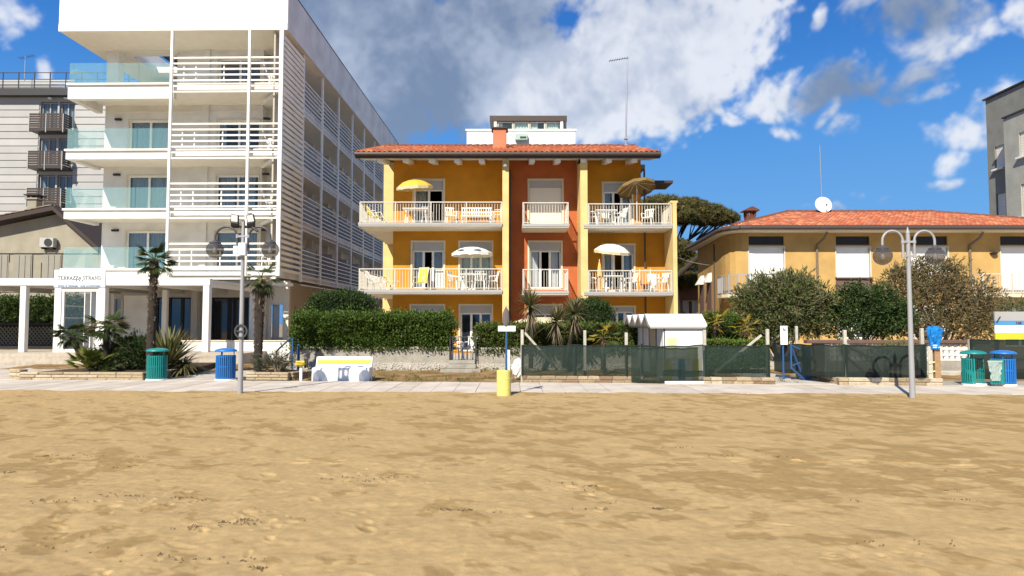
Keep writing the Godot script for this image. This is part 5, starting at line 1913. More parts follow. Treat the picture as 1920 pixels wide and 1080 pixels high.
	crown_of_fans(b, Vector3(.45, .05, 0), 12, [fans[0], fans[2]], .2, 1.3, .6)
	b = thing("flax_plant", "big clump of striped sword-shaped leaves behind the left teal bin", "plant", V(-11.0, .2, 21.9))
	sword_head(b, Vector3(0, .0, 0), 210, 1.95, .042, [Color(.20, .20, .07), Color(.12, .14, .045), Color(.26, .25, .12), Color(.08, .10, .03), Color(.17, .13, .06)], .45, 1.5, .28, "leaf_fan")
	sword_head(b, Vector3(.45, .0, -.1), 90, 1.3, .036, [Color(.10, .10, .04), Color(.14, .12, .05)], .1, 1.0, .5, "leaf_fan")
	b = thing("cordyline", "spiky cordyline with a drooping grey skirt, left of the pair behind the net", "plant", V(.62, .2, 22.6))
	g = Geo.new()
	g.tube([Vector3(.0, 0, 0), Vector3(.03, 1.2, 0), Vector3(-.02, 2.05, 0)], [.08, .07, .07], 8)
	part("trunk", g, M.bark, b)
	sword_head(b, Vector3(-.02, 2.05, 0), 170, .86, .026, [Color(.15, .15, .065), Color(.22, .20, .10), Color(.09, .10, .04), Color(.26, .21, .12)], -.3, 1.45, .18)
	sword_head(b, Vector3(-.02, 1.9, 0), 50, .7, .018, [Color(.17, .135, .085), Color(.22, .18, .12), Color(.12, .095, .06)], -1.4, -.4, .3, "dead_leaf_skirt")
	b = thing("cordyline", "wider two-headed spiky cordyline right of the other one", "plant", V(1.75, .2, 22.7))
	for q in [[-.28, 1.55, 0.1], [.32, 1.8, 0.0]]:
		g = Geo.new()
		g.tube([Vector3(0, 0, 0), Vector3(q[0] * .6, 1.0, q[2]), Vector3(q[0], q[1], q[2])], [.08, .065, .06], 8)
		part("trunk", g, M.bark, b)
		sword_head(b, Vector3(q[0], q[1], q[2]), 160, .80, .025, [Color(.13, .135, .06), Color(.20, .185, .09), Color(.08, .09, .035), Color(.25, .2, .12)], -.35, 1.45, .18)
		sword_head(b, Vector3(q[0], q[1] - .12, q[2]), 38, .6, .017, [Color(.16, .13, .085), Color(.2, .165, .11)], -1.4, -.4, .3, "dead_leaf_skirt")
	for q in [[2.92, 21.9, 1.35, 13, "small yellowing fan palm behind the middle of the net"], [6.15, 23.6, 1.75, 11, "yellow-tipped fan palm just right of the cabin roof"], [6.95, 23.3, 1.85, 12, "slender fan palm with golden top leaves beside the boxy bush"], [8.05, 23.6, 1.65, 10, "small fan palm on a thin trunk in front of the oleander"]]:
		b = thing("small_palm", q[4], "palm tree", V(q[0], .2, q[1]))
		palm_trunk(b, q[2] - .35, .085, .07, .5)
		crown_of_fans(b, Vector3(0, q[2] - .33, 0), q[3], yfans, -.5, 1.45, .92)
		sword_head(b, Vector3(0, q[2] - .5, 0), 22, .5, .02, [Color(.05, .05, .02), Color(.09, .08, .03)], -1.2, .1, .3, "lower_leaves")
	pine("umbrella_pine", "dark umbrella pine with a spreading flat crown behind the orange house", V(10.9, 0, 45), [[-2.6, 8.7, 0, 1.6, .5], [-1.0, 9.1, .3, 1.7, .6], [.8, 9.05, 0, 1.6, .6], [2.1, 8.8, 0, 1.35, .58], [3.1, 8.6, .2, 1.0, .52], [.2, 8.6, .6, 1.4, .35], [1.9, 8.45, .3, .9, .35], [-1.6, 8.3, .5, 1.3, .35]], true)
	pine("pine_tree", "lower pine foliage deep in the gap beside the yellow villa", V(11.9, 0, 52), [[-1.0, 6.4, 0, 1.5, .6], [.6, 7.2, 0, 1.6, .6], [1.7, 6.2, 0, 1.4, .6], [-.2, 5.2, .3, 1.5, .6], [1.2, 4.9, .3, 1.3, .6], [-1.6, 4.6, 0, 1.4, .7]], false)

func weeds() -> void:
	var b := thing("verge_weeds", "low weeds and dry grass tufts along the verge and wall foot", "weeds", V(0, 0, 21))
	b.set_meta("kind", "stuff")
	var where := []
	var tints := []
	var pal := [Color(.16, .15, .05), Color(.10, .12, .03), Color(.22, .18, .08), Color(.08, .10, .03)]
	for k in 230:
		var x := rng.randf_range(-6.4, 8.0)
		var d := rear_edge(x) + .12 + absf(rng.randfn(0, 1.3))
		if rng.randf() < .35: d = 23.5 + rng.randf() * .2
		if d > 23.7: continue
		for q in 9:
			where.append(aimed(Vector3(rng.randfn(0, .5), 1, rng.randfn(0, .5)).normalized(), .2, V(x + rng.randfn(0, .06), .0 + maxf(0, d - rear_edge(x)) * .016, d + rng.randfn(0, .06)) - b.position, rng.randf_range(.5, 1.3)))
			tints.append(tint(pal))
	scatter("blades", leaf_shape(.10, .014, .3), M.leaf_plain, b, where, tints)

func rubble(b: Node3D, x0: float, x1: float, d: float, h: float) -> void:
	# the crumbling stony foot of the wall
	var core := Geo.new()
	core.prism([Vector2(d - .36, -.06), Vector2(d + .1, -.06), Vector2(d + .1, h), Vector2(d - .06, h)], x0, x1, Basis(Vector3.FORWARD, Vector3.UP, Vector3.RIGHT))
	world_part("footing", core, M.concrete, b)
	var st := Geo.new()
	for k in int((x1 - x0) * 60):
		var t := rng.randf()
		var s := rng.randf_range(.03, .09)
		var p := V(rng.randf_range(x0, x1), t * h, d - lerpf(.36, .06, t))
		st.cbox(p, Vector3(s, s * .7, s * .8), s * .22, Basis.from_euler(Vector3(rng.randf(), rng.randf() * 3, rng.randf())))
	stuff(world_part("rubble", st, M.concrete_pale, b))

func pine(called: String, label: String, base: Vector3, blobs: Array, umbrella: bool) -> void:
	var b := thing(called, label, "pine tree", base)
	var g := Geo.new()
	var fork := Vector3(.3, 5.2, 0)
	if umbrella:
		g.tube([Vector3(-.2, 0, 0), Vector3(-.1, 2.6, 0), Vector3(-.25, 4.6, 0), Vector3(-.1, 6.8, 0), Vector3(-.4, 8.4, 0)], [.36, .32, .28, .2, .1], 10)
		fork = Vector3(-.2, 4.6, 0)
		g.tube([fork, Vector3(.9, 5.6, .2), Vector3(2.0, 6.6, .2), Vector3(2.5, 7.3, .2), Vector3(2.5, 8.2, .2)], [.2, .17, .14, .11, .06], 8)
		g.tube([Vector3(2.45, 7.2, .2), Vector3(3.0, 7.7, .2), Vector3(3.4, 8.3, .2)], [.08, .06, .03], 6)
		g.tube([Vector3(-.15, 6.2, 0), Vector3(-1.4, 7.4, .2), Vector3(-2.4, 8.3, 0)], [.14, .1, .05], 7)
	else:
		g.tube([Vector3(0, 0, 0), Vector3(.1, 3.0, 0), Vector3(.2, 7.0, 0)], [.3, .25, .1], 9)
	for q in blobs:
		var c := Vector3(q[0], q[1], q[2])
		for k in 7:
			var e: Vector3 = c + Vector3(rng.randfn(0, q[3] * .45), rng.randf_range(-.1, q[3] * .35), rng.randfn(0, q[3] * .45))
			var s := Vector3(lerpf(-.2, c.x, .45), lerpf(6.4 if umbrella else 3.5, c.y, .35), c.z * .5)
			g.tube([s, s.lerp(e, .55) + Vector3(0, -.12, 0), e], [.05, .03, .012], 5)
	part("trunk", g, M.bark, b)
	var t := Geo.new()
	for k in 18:   # a tuft of needles
		var d := Vector3(rng.randfn(0, 1), rng.randfn(.5, .8), rng.randfn(0, 1)).normalized()
		var s := d.cross(Vector3(rng.randfn(0, 1), rng.randfn(0, 1), rng.randfn(0, 1))).normalized() * .016
		t.tri(-s, s, d * rng.randf_range(.16, .26))
	var where := []
	var tints := []
	for q in blobs:
		for k in int(680 * q[3] * q[3]):
			var d := Vector3(rng.randfn(0, 1), rng.randfn(.25, .8), rng.randfn(0, 1)).normalized()
			var r: float = q[3] * pow(rng.randf(), .45)
			var at := Vector3(q[0] + d.x * r, q[1] + d.y * r * q[4], q[2] + d.z * r)
			where.append(aimed(Vector3(d.x, .6, d.z).normalized(), .5, at, rng.randf_range(.7, 1.3)))
			tints.append(tint(pine_green, .3))
	scatter("crown", t.mesh(), M.needle, b, where, tints)

# ---------------------------------------------------------------- street furniture
func lamp(label: String, at: Vector3, h: float, gy: float, reach: float, arc_y: float, extra: bool) -> Node3D:
	var b := thing("street_lamp", label, "street lamp", at, "double-globe lamps along the promenade")
	var lean := -.05
	var g := Geo.new()
	g.tube([Vector3(0, -.1, 0), Vector3(0, .3, 0), Vector3(0, h * .5, 0), Vector3(0, h, 0)], [.064, .06, .05, .042], 14)
	if not extra: g.lathe(Vector3(0, h, 0), [Vector2(.05, 0), Vector2(.03, .05), Vector2(.014, .12), Vector2(0, .15)], 10)
	part("pole", g, M.lamp_grey, b)
	for s in [-1.0, 1.0]:
		g = Geo.new()
		var r := reach * .5 - .07
		var p := [Vector3(s * .13, gy - .02, .02), Vector3(s * .13, arc_y - r, .02)]
		for k in 13:
			var a := PI * k / 12.0
			p.append(Vector3(s * (.13 + r - r * cos(a)), arc_y - r + r * sin(a), .02))
		p.append(Vector3(s * (.13 + 2 * r), gy + .19, .02))
		g.tube(p, [.027], 9)
		part("arm", g, M.lamp_dark if extra else M.lamp_grey, b)
		var c := Vector3(s * (.13 + 2 * r), gy, .02)
		g = Geo.new()
		g.lathe(c + Vector3(0, .145, 0), [Vector2(.13, 0), Vector2(.135, .03), Vector2(.06, .06), Vector2(.035, .1), Vector2(0, .1)], 14)
		var cap := part("lamp_cap", g, M.lamp_dark, b)
		g = Geo.new()
		var prof := []
		for k in 17:
			var a := -PI * .5 + PI * .86 * k / 16.0
			prof.append(Vector2(.205 * cos(a) * (1.0 + .010 * sin(k * 2.4)), .205 * sin(a)))
		g.lathe(c, prof, 24)
		part("globe", g, M.smoked_glass, b)
		g = Geo.new()
		g.cyl(c + Vector3(0, .03, 0), c + Vector3(0, .15, 0), .03, .035, 10)
		g.lathe(c + Vector3(0, -.09, 0), [Vector2(0, 0), Vector2(.045, .02), Vector2(.05, .08), Vector2(.03, .13)], 12)
		part("bulb", g, M.white_plastic, b)
		g = Geo.new()
		for y in [gy + .0, gy + .32]:
			g.bar(Vector3(0, y, .02), Vector3(s * .15, y, .02), .05, .045)
			g.cyl(Vector3(s * .13, y - .04, .02), Vector3(s * .13, y + .04, .02), .04, .04, 8)
		part("clamp", g, M.lamp_grey, b)
	if extra:
		g = Geo.new()
		for k in 20:
			var a := TAU * k / 20
			var e := TAU * (k + 1) / 20
			g.bar(Vector3(.02 + cos(a) * .14, 1.50 + sin(a) * .15, .08), Vector3(.02 + cos(e) * .14, 1.50 + sin(e) * .15, .08), .035, .03)
		g.box(Vector3(0, 1.50, .065), Vector3(.2, .03, .03))
		part("hoop", g, M.lamp_dark, b)
		g = Geo.new()
		g.cbox(Vector3(.03, gy + .0, .10), Vector3(.18, .30, .13), .012)
		part("control_box", g, M.white_plastic, b)
		g = Geo.new()
		g.cbox(Vector3(-.13, gy - .02, .1), Vector3(.1, .2, .09), .01)
		part("junction_box", g, M.white_plastic, b)
		g = Geo.new()
		g.bar(Vector3(-.28, h - .13, 0), Vector3(.28, h - .13, 0), .06, .06)
		g.bar(Vector3(0, h - .16, 0), Vector3(0, h + .02, 0), .06, .06)
		g.tube([Vector3(.2, h - .12, .02), Vector3(.3, h - .2, .04), Vector3(.36, h - .24, .05)], [.03], 7)
		part("crossbar", g, M.black_metal, b)
		for s in [-1.0, 1.0]:
			var bb := Basis.from_euler(Vector3(.35, 0, s * .13))
			g = Geo.new()
			g.cbox(Vector3(s * .19, h + .06, .05), Vector3(.19, .20, .05), .008, bb)
			g.cbox(Vector3(s * .19, h - .07, .03), Vector3(.18, .10, .09), .01, bb)
			var fl := part("floodlight", g, M.black_metal, b)
			g = Geo.new()
			g.box(Vector3(s * .19, h + .062, .0805), Vector3(.15, .155, .006), bb)
			part("lens", g, M.white_sheet, fl)
	return b

func litter_bin(label: String, at: Vector3, m: Material, turn: float, open_door := false) -> Node3D:
	var b := thing("litter_bin", label, "litter bin", at, "round slatted litter bins", turn)
	var g := Geo.new()
	g.lathe(Vector3.ZERO, [Vector2(0, 0), Vector2(.29, 0), Vector2(.29, .045), Vector2(0, .05)], 24)
	part("base", g, M.white_sheet, b)
	g = Geo.new()
	for y in [.08, .40, .69]:
		for k in 28:
			if open_door and k >= 1 and k <= 9: continue
			var a := TAU * k / 28
			var e := TAU * (k + 1) / 28
			g.bar(Vector3(cos(a), 0, sin(a)) * .255 + Vector3.UP * y, Vector3(cos(e), 0, sin(e)) * .255 + Vector3.UP * y, .012, .035)
	part("hoop", g, m, b)
	var sl := Geo.new()
	sl.cbox(Vector3(0, .385, 0), Vector3(.034, .67, .012), .004)
	var sm := sl.mesh()
	for k in 30:
		if open_door and k >= 1 and k <= 9: continue
		var a := TAU * k / 30
		part("slat", sm, m, b, Vector3(cos(a), 0, sin(a)) * .268, Basis(Vector3.UP, PI * .5 - a))
	g = Geo.new()
	g.lathe(Vector3.ZERO, [Vector2(.232, .06), Vector2(.236, .66)], 20)
	if not open_door: part("liner", g, M.bin_liner, b)
	g = Geo.new()
	for k in 3:
		var a := TAU * (k / 3.0 + .1)
		g.cyl(Vector3(cos(a) * .22, .62, sin(a) * .22), Vector3(cos(a) * .22, .84, sin(a) * .22), .014, .014, 6)
	part("lid_post", g, m, b)
	g = Geo.new()
	var pr := [Vector2(0, .83), Vector2(.30, .83), Vector2(.315, .845)]
	for k in 7:
		var a := PI * .5 * k / 6.0
		pr.append(Vector2(.31 * cos(a), .85 + .085 * sin(a)))
	g.lathe(Vector3.ZERO, pr, 28)
	part("lid", g, m, b)
	if open_door:
		g = Geo.new()
		var door := Geo.new()
		for k in 9: door.box(Vector3(.27 + k * .045 - .02 * sin(k), .385, .27 + .02 * sin(k * .4)), Vector3(.03, .66, .012))
		for y in [.08, .69]: door.bar(Vector3(.25, y, .27), Vector3(.66, y, .27), .014, .03)
		part("door", door, m, b)
	return b

func net_fence(label: String, line: Array, posts: Array, y0: float, y1: float, m: Material, braces := []) -> void:
	var mid: Vector3 = V((line[0].x + line[-1].x) * .5, 0, (line[0].y + line[-1].y) * .5)
	var b := thing("net_fence", label, "net fence", mid)
	for i in line.size() - 1:
		var a: Vector2 = line[i]
		var e: Vector2 = line[i + 1]
		var g := Geo.new()
		var n := maxi(8, int((e - a).length() * 9))
		var ph := rng.randf() * 9.0
		var rows := 7
		var grid := []
		for k in n + 1:
			var t := float(k) / n
			var p := a.lerp(e, t)
			var col := []
			for r in rows + 1:
				var s := float(r) / rows
				var top := y1 - .035 * sin(t * PI) - .012 * sin(t * 17.0 + ph)
				var belly := sin(t * PI) * sin(s * PI) * .05 + sin(t * 23.0 + s * 3.0 + ph) * .010
				col.append(V(p.x, lerpf(y0 + .015 * sin(t * 13.0 + ph), top, s), p.y - belly))
			grid.append(col)
		for k in n:
			for r in rows:
				g.quad(grid[k][r], grid[k + 1][r], grid[k + 1][r + 1], grid[k][r + 1])
		world_part("net", g, m, b)
		g = Geo.new()
		var last := Vector3()
		for k in n + 1:
			var p: Vector3 = grid[k][rows] + Vector3(0, 0, .006)
			if k > 0: g.bar(last, p, .012, .03)
			last = p
		world_part("hem", g, M.net_thick, b)
	for q in posts:
		var g := Geo.new()
		g.cbox(V(q[0], q[2] * .5, q[1] + .07), Vector3(.085, q[2], .085), .01)
		world_part("post", g, M.pale_post, b)
		if y1 > .5:
			g = Geo.new()
			g.box(V(q[0], (y0 + y1) * .5, q[1] - .02), Vector3(.05, y1 - y0, .012))
			world_part("tie_strip", g, M.net_thick, b)
	for q in braces:
		var g := Geo.new()
		g.bar(q[0], q[1], .06, .06)
		world_part("brace", g, M.pale_post, b)

func umbrella(called_label: String, at: Vector3, h: float, r: float, rise: float, m: Material, edge: Material, tilt := Vector2(), logos := false, pole_to := 0.0) -> Node3D:
	var b := thing("parasol", called_label, "parasol", at)
	var g := Geo.new()
	var top := Vector3(0, h, 0)
	var bb := Basis.from_euler(Vector3(tilt.x, 0, tilt.y))
	g.cyl(Vector3(0, 0, 0), Vector3(0, h - rise * .6, 0), .02, .018, 8)
	g.lathe(Vector3.ZERO, [Vector2(0, 0), Vector2(.2, 0), Vector2(.2, .05), Vector2(.05, .09), Vector2(0, .09)], 14)
	part("pole", g, M.white_paint, b)
	var pivot := Vector3(0, h - rise, 0)
	g = Geo.new()
	var n := 10
	var rings := [[0.0, 1.0], [.35, .93], [.68, .70], [1.0, .22]]
	for k in n:
		var a := TAU * k / n
		var e := TAU * (k + 1) / n
		for i in 3:
			var p := []
			for q in [[a, i], [e, i], [e, i + 1], [a, i + 1]]:
				var rr: float = rings[q[1]][0] * r
				p.append(pivot + bb * Vector3(cos(q[0]) * rr, rings[q[1]][1] * rise, sin(q[0]) * rr))
			g.quad(p[0], p[1], p[2], p[3])
	part("canopy", g, m, b)
	g = Geo.new()
	for k in n * 3:
		var a := TAU * k / (n * 3)
		var e := TAU * (k + 1) / (n * 3)
		var flat := func(t: float, y: float) -> Vector3:
			var u := fposmod(t / TAU * n, 1.0)
			var c := cos(PI / n) / cos((u - .5) * TAU / n)
			return pivot + bb * Vector3(cos(t) * r * c * 1.004, y, sin(t) * r * c * 1.004)
		g.quad(flat.call(a, .22 * rise - .13), flat.call(a, .22 * rise), flat.call(e, .22 * rise), flat.call(e, .22 * rise - .13 - (.03 if k % 3 == 1 else 0.0)))
	part("valance", g, edge, b)
	g = Geo.new()
	for k in n:
		var a := TAU * k / n
		g.bar(pivot + bb * Vector3(0, rise * .96, 0), pivot + bb * Vector3(cos(a) * r, rise * .2, sin(a) * r), .012, .012)
	part("ribs", g, M.white_paint, b)
	if logos:
		for a in [PI * .5 + .55, PI * .5 - .35]:
			g = Geo.new()
			var ring := []
			for k in 18:
				var t := TAU * k / 18
				ring.append(Vector3(cos(t) * .17, sin(t) * .05, 0))
			for k in 18: g.bar(ring[k], ring[(k + 1) % 18], .022, .02)
			g.box(Vector3(.02, 0, 0), Vector3(.16, .035, .015), Basis(Vector3.BACK, .12))
			var pos := pivot + Vector3(cos(a) * r * .93, .38 * rise, sin(a) * r * .93)
			part("printed_emblem", g, M.ink, b, pos, Basis(Vector3.UP, PI * .5 - a) * Basis(Vector3.RIGHT, -.85))
	return b

func street_things() -> void:
	lamp("left street lamp with two dark globes, floodlights and a white control box", V(-6.43, 0, 16.25), 4.12, 3.44, .67, 3.99, true)
	lamp("right street lamp with two smoked globes on pale hoops, without floodlights", V(8.94, 0, 15.34), 3.72, 3.20, .60, 3.77, false)
	litter_bin("teal litter bin at the end of the left stone planter", V(-10.35, .03, 20.0), M.teal_paint, .3)
	litter_bin("blue litter bin standing alone beside the left street lamp", V(-8.35, .03, 20.0), M.blue_paint, 1.1)
	litter_bin("teal litter bin with its door open, beside another bin at the right", V(12.35, .03, 18.35), M.teal_paint, 0.0, true)
	litter_bin("blue litter bin at the right, beyond the open-doored teal one", V(13.15, .03, 18.35), M.blue_paint, .5)
	# bag on the open door
	var b := thing("bin_bag", "translucent pale bin bag hanging on the open teal bin door", "bag", V(12.72, .15, 18.05))
	var g := Geo.new()
	var pr := [Vector2(0, 0), Vector2(.11, .015), Vector2(.15, .12), Vector2(.145, .32), Vector2(.17, .46), Vector2(.175, .52)]
	g.lathe(Vector3.ZERO, pr, 16, Basis.from_scale(Vector3(1, 1, .45)))
	g = Geo.new()
	var crumple := FastNoiseLite.new()
	crumple.frequency = 2.2
	for i in 8:
		for j in 18:
			var p := []
			for q in [[0, 0], [1, 0], [1, 1], [0, 1]]:
				var t: float = (i + q[1]) / 8.0
				var lo: float = TAU * (j + q[0]) / 18.0
				var r := (.10 + .08 * t) * (1.0 + crumple.get_noise_3d(cos(lo) * 1.2, t * 1.3, sin(lo) * 1.2) * .7)
				p.append(Vector3(cos(lo) * r, .02 + t * .52, -sin(lo) * r * .32))
			g.quad(p[0], p[1], p[2], p[3])
	part("bag", g, M.bag_clear, b)
	g = Geo.new()
	for k in 16:
		var a := TAU * k / 16
		var e := TAU * (k + 1) / 16
		g.bar(Vector3(cos(a) * .185, .53, sin(a) * .065), Vector3(cos(e) * .185, .53, sin(e) * .065), .012, .05)
	part("rim", g, M.bag_clear, b)
	# bench
	b = thing("bench", "white moulded bench with a yellow stripe along its back", "bench", V(-4.95, .0, 20.2))
	g = Geo.new()
	g.prism([Vector2(.42, 0), Vector2(.40, .36), Vector2(.36, .40), Vector2(.02, .40), Vector2(-.02, .36), Vector2(-.02, 0)], -.79, .77, Basis(Vector3.BACK, Vector3.UP, Vector3.LEFT))
	part("seat", g, M.white_plastic, b)
	for q in [[.36, .47, "white_plastic"], [.47, .60, "yellow_paint"], [.60, .70, "white_plastic"]]:
		g = Geo.new()
		var z0: float = -.02 - (q[0] - .36) * .25
		var z1: float = -.02 - (q[1] - .36) * .25
		g.prism([Vector2(z0, q[0]), Vector2(z1, q[1]), Vector2(z1 - .07, q[1]), Vector2(z0 - .07, q[0])], -.76, .79, Basis(Vector3.BACK, Vector3.UP, Vector3.LEFT))
		part("backrest", g, M[q[2]], b)
	g = Geo.new()
	for s in [-.8, .81]: g.prism([Vector2(.40, .0), Vector2(.38, .39), Vector2(.0, .41), Vector2(-.10, .69), Vector2(-.18, .69), Vector2(-.09, 0)], s - .02, s + .02, Basis(Vector3.BACK, Vector3.UP, Vector3.LEFT))
	part("end_panel", g, M.white_sheet, b)
	# barrel with the beach sign
	b = thing("barrel", "pale yellow barrel sunk in the sand as the foot of the beach sign", "barrel", V(-.19, -.03, 15.95))
	g = Geo.new()
	g.lathe(Vector3.ZERO, [Vector2(.165, 0), Vector2(.165, .20), Vector2(.17, .21), Vector2(.165, .22), Vector2(.165, .42), Vector2(.17, .43), Vector2(.165, .44), Vector2(.165, .61), Vector2(.155, .63), Vector2(.14, .63), Vector2(.14, .59), Vector2(0, .59)], 32)
	part("drum", g, M.barrel_yellow, b)
	b = thing("beach_sign", "blue sign post with a blank white board, standing in the yellow barrel", "sign", V(-.13, .5, 15.95))
	g = Geo.new()
	g.cyl(Vector3(0, -.05, 0), Vector3(0, 1.0, 0), .028, .026, 12)
	part("post", g, M.blue_rail, b)
	g = Geo.new()
	g.cbox(Vector3(.01, 1.06, .02), Vector3(.41, .13, .03), .006)
	part("board", g, M.white_sheet, b)
	b = thing("furled_parasol", "furled grey beach parasol stuck on top of the white sign board", "parasol", V(-.14, 1.62, 15.95))
	g = Geo.new()
	for k in 9:
		var a := TAU * k / 9
		g.tube([Vector3(cos(a) * .03, 0, sin(a) * .03), Vector3(cos(a) * .062, .1, sin(a) * .062), Vector3(cos(a) * .055, .3, sin(a) * .055), Vector3(cos(a) * .018, .42, sin(a) * .018)], [.022, .03, .024, .01], 6)
	part("folded_cloth", g, mat("grey_cloth", .16, .14, .14, .85, {"tex": "dirt", "scale": 3.0}), b)
	g = Geo.new()
	g.cyl(Vector3(0, -.02, 0), Vector3(0, .46, 0), .014, .012, 6)
	part("stick", g, M.dark_metal, b)
	b = thing("white_post", "short white post behind the yellow barrel", "post", V(-.10, 0, 18.9))
	g = Geo.new()
	g.cbox(Vector3(0, .5, 0), Vector3(.085, .9, .085), .01)
	part("post", g, M.white_plastic, b)
	b = thing("white_sack", "crumpled white sack on the ground left of the green net", "sack", V(.16, .1, 20.4))
	g = Geo.new()
	var f := FastNoiseLite.new()
	f.frequency = 3.0
	f.seed = 5
	for i in 10:
		for j in 14:
			var p := []
			for q in [[0, 0], [1, 0], [1, 1], [0, 1]]:
				var la: float = PI * (i + q[1]) / 10.0 - PI * .5
				var lo: float = TAU * (j + q[0]) / 14.0
				var d := Vector3(cos(la) * cos(lo), sin(la), -cos(la) * sin(lo))
				p.append(d * Vector3(.17, .27, .15) * (1.0 + f.get_noise_3dv(d * 1.3) * .55) + Vector3(0, .24, 0))
			g.quad(p[0], p[1], p[2], p[3])
	part("sack", g, M.white_cloth, b)
	# gate and steps
	b = thing("garden_gate", "small grey iron gate between the two hedges", "gate", V(-1.7, .34, 23.9))
	g = Geo.new()
	for x in [-.46, .44]: g.cbox(Vector3(x, .38, 0), Vector3(.06, 1.12, .06), .008)
	part("gate_post", g, M.dark_metal, b)
	g = Geo.new()
	for y in [.06, .34, .86]: g.bar(Vector3(-.42, y, 0), Vector3(.40, y, 0), .02, .025)
	part("gate_rail", g, M.lamp_dark, b)
	var bar := Geo.new()
	bar.box(Vector3(0, .46, 0), Vector3(.014, .82, .014))
	var bmesh := bar.mesh()
	for k in 8: part("gate_bar", bmesh, M.lamp_dark, b, Vector3(-.37 + k * .106, 0, 0))
	b = thing("garden_steps", "two concrete steps up to the garden gate", "steps", V(-1.7, 0, 23.4))
	for q in [[1.35, .14, .0, 23.05], [1.0, .14, .14, 23.4], [.9, .12, .28, 23.75]]:
		g = Geo.new()
		g.cbox(V(-1.72, q[2] + q[1] * .5, q[3]), Vector3(q[0], q[1], .42), .015)
		world_part("step", g, M.concrete, b)
	# green nets
	net_fence("long dark green net fence in front of the hedge and cabins, centre right", [Vector2(.27, 19.42), Vector2(1.78, 19.32), Vector2(3.22, 19.22), Vector2(5.3, 19.06), Vector2(7.13, 18.95)],
		[[.29, 19.42, 1.5], [1.78, 19.32, 1.0], [3.22, 19.22, 1.42], [3.9, 20.6, .6], [5.42, 19.2, 1.5], [7.1, 18.95, 1.52]], .2, 1.07, M.net, [[V(.36, 1.42, 19.55), V(1.3, .35, 19.6)], [V(6.98, 1.35, 19.15), V(5.7, .3, 19.3)]])
	var extra := thing("fence_post", "pale timber post top between the cordylines and the small palm", "post", V(1.72, 0, 20.2))
	g = Geo.new()
	g.cbox(V(2.15, .75, 20.2), Vector3(.085, 1.45, .085), .01)
	world_part("post", g, M.pale_post, extra)
	net_fence("loose piece of green net stretched across the front of the cabins", [Vector2(3.3, 18.98), Vector2(4.05, 18.78), Vector2(5.12, 18.86)], [], .06, 1.02, M.net)
	net_fence("dark net fence that carries the shadow of the right lamp", [Vector2(7.95, 20.8), Vector2(8.55, 18.75), Vector2(9.05, 18.6), Vector2(11.15, 18.42)], [[9.08, 18.6, 1.5], [11.1, 18.46, 1.55]], .22, 1.1, M.net_thick, [[V(9.15, 1.12, 18.8), V(9.9, .85, 19.3)]])
	net_fence("dark green net below the striped board at the far right", [Vector2(13.7, 20.5), Vector2(18.5, 19.9)], [[13.75, 20.5, 1.2]], .05, 1.2, M.net_thick)
	# base board under the cabins' net
	b = thing("white_plank", "white plank lying at the foot of the cabins", "plank", V(4.7, .03, 18.75))
	g = Geo.new()
	g.cbox(Vector3(0, .035, 0), Vector3(1.05, .075, .16), .01)
	part("plank", g, M.white_sheet, b)
	# cabins in a row going back
	for k in 4:
		var labels := ["nearest white beach cabin, its long roof edge towards the beach", "second white beach cabin of the row, behind the nearest", "third white beach cabin of the row going back", "farthest white beach cabin of the row"]
		var d := 20.35 + k * 1.06
		b = thing("beach_cabin", labels[k], "beach cabin", V(5.02, 0, d), "white gabled beach cabins in a row")
		g = Geo.new()
		g.cbox(Vector3(-.04, .82, .44), Vector3(1.12, 1.56, .04), .006)
		g.cbox(Vector3(-.04, .82, -.44), Vector3(1.12, 1.56, .04), .006)
		g.cbox(Vector3(.50, .82, 0), Vector3(.04, 1.56, .84), .006)
		part("wall", g, M.white_plastic, b)
		g = Geo.new()
		g.prism([Vector2(-.46, .04), Vector2(.46, .04), Vector2(.46, 1.56), Vector2(0, 1.88), Vector2(-.46, 1.56)], -.6, -.57, Basis(Vector3.FORWARD, Vector3.UP, Vector3.RIGHT))
		part("gable_front", g, M.white_plastic if k % 2 == 0 else M.cream_trim, b)
		g = Geo.new()
		for q in [-.3, 0.0, .3]: g.box(Vector3(-.612, .85, q), Vector3(.02, 1.5, .26))
		part("door_board", g, M.white_sheet if k != 1 else M.cream_cloth, b)
		for s in [-1.0, 1.0]:
			g = Geo.new()
			g.prism([Vector2(0, 1.90), Vector2(s * .55, 1.59), Vector2(s * .55, 1.64), Vector2(0, 1.96)], -1.05, .63, Basis(Vector3.FORWARD, Vector3.UP, Vector3.RIGHT))
			part("roof_panel", g, M.white_plastic, b)
			g = Geo.new()
			g.bar(Vector3(-1.06, 1.93, 0), Vector3(-1.06, 1.60, -s * .56), .03, .09)
			part("barge_board", g, M.plastic_grey, b)
		g = Geo.new()
		g.box(Vector3(-.21, 1.57, .52), Vector3(1.62, .07, .05))
		part("eave_board", g, M.plastic_grey, b)
		if k == 0:
			for q in [[-.38, .98, .30, .42], [.22, .80, .28, .22], [-.05, .6, .8, .06]]:
				g = Geo.new()
				g.box(Vector3(q[0], q[1] + .08, .465), Vector3(q[2], q[3], .006))
				part("faded_print", g, mat("faded_yellow", .72, .74, .36, .6), b)
			for q in [[-.5, .35, .2, "yellow_paint"], [-.1, .35, .2, "blue_paint"], [.3, .35, .2, "yellow_paint"]]:
				g = Geo.new()
				g.box(Vector3(q[0], q[1], .465), Vector3(q[2], .6, .006))
				part("painted_stripe", g, M[q[3]], b)
	# blue hand rail, tap and the blue gate with its number board
	b = thing("hand_rail", "blue tubular hand rail at the ramp beside the short palm", "hand rail", V(-7.35, 0, 21.9))
	g = Geo.new()
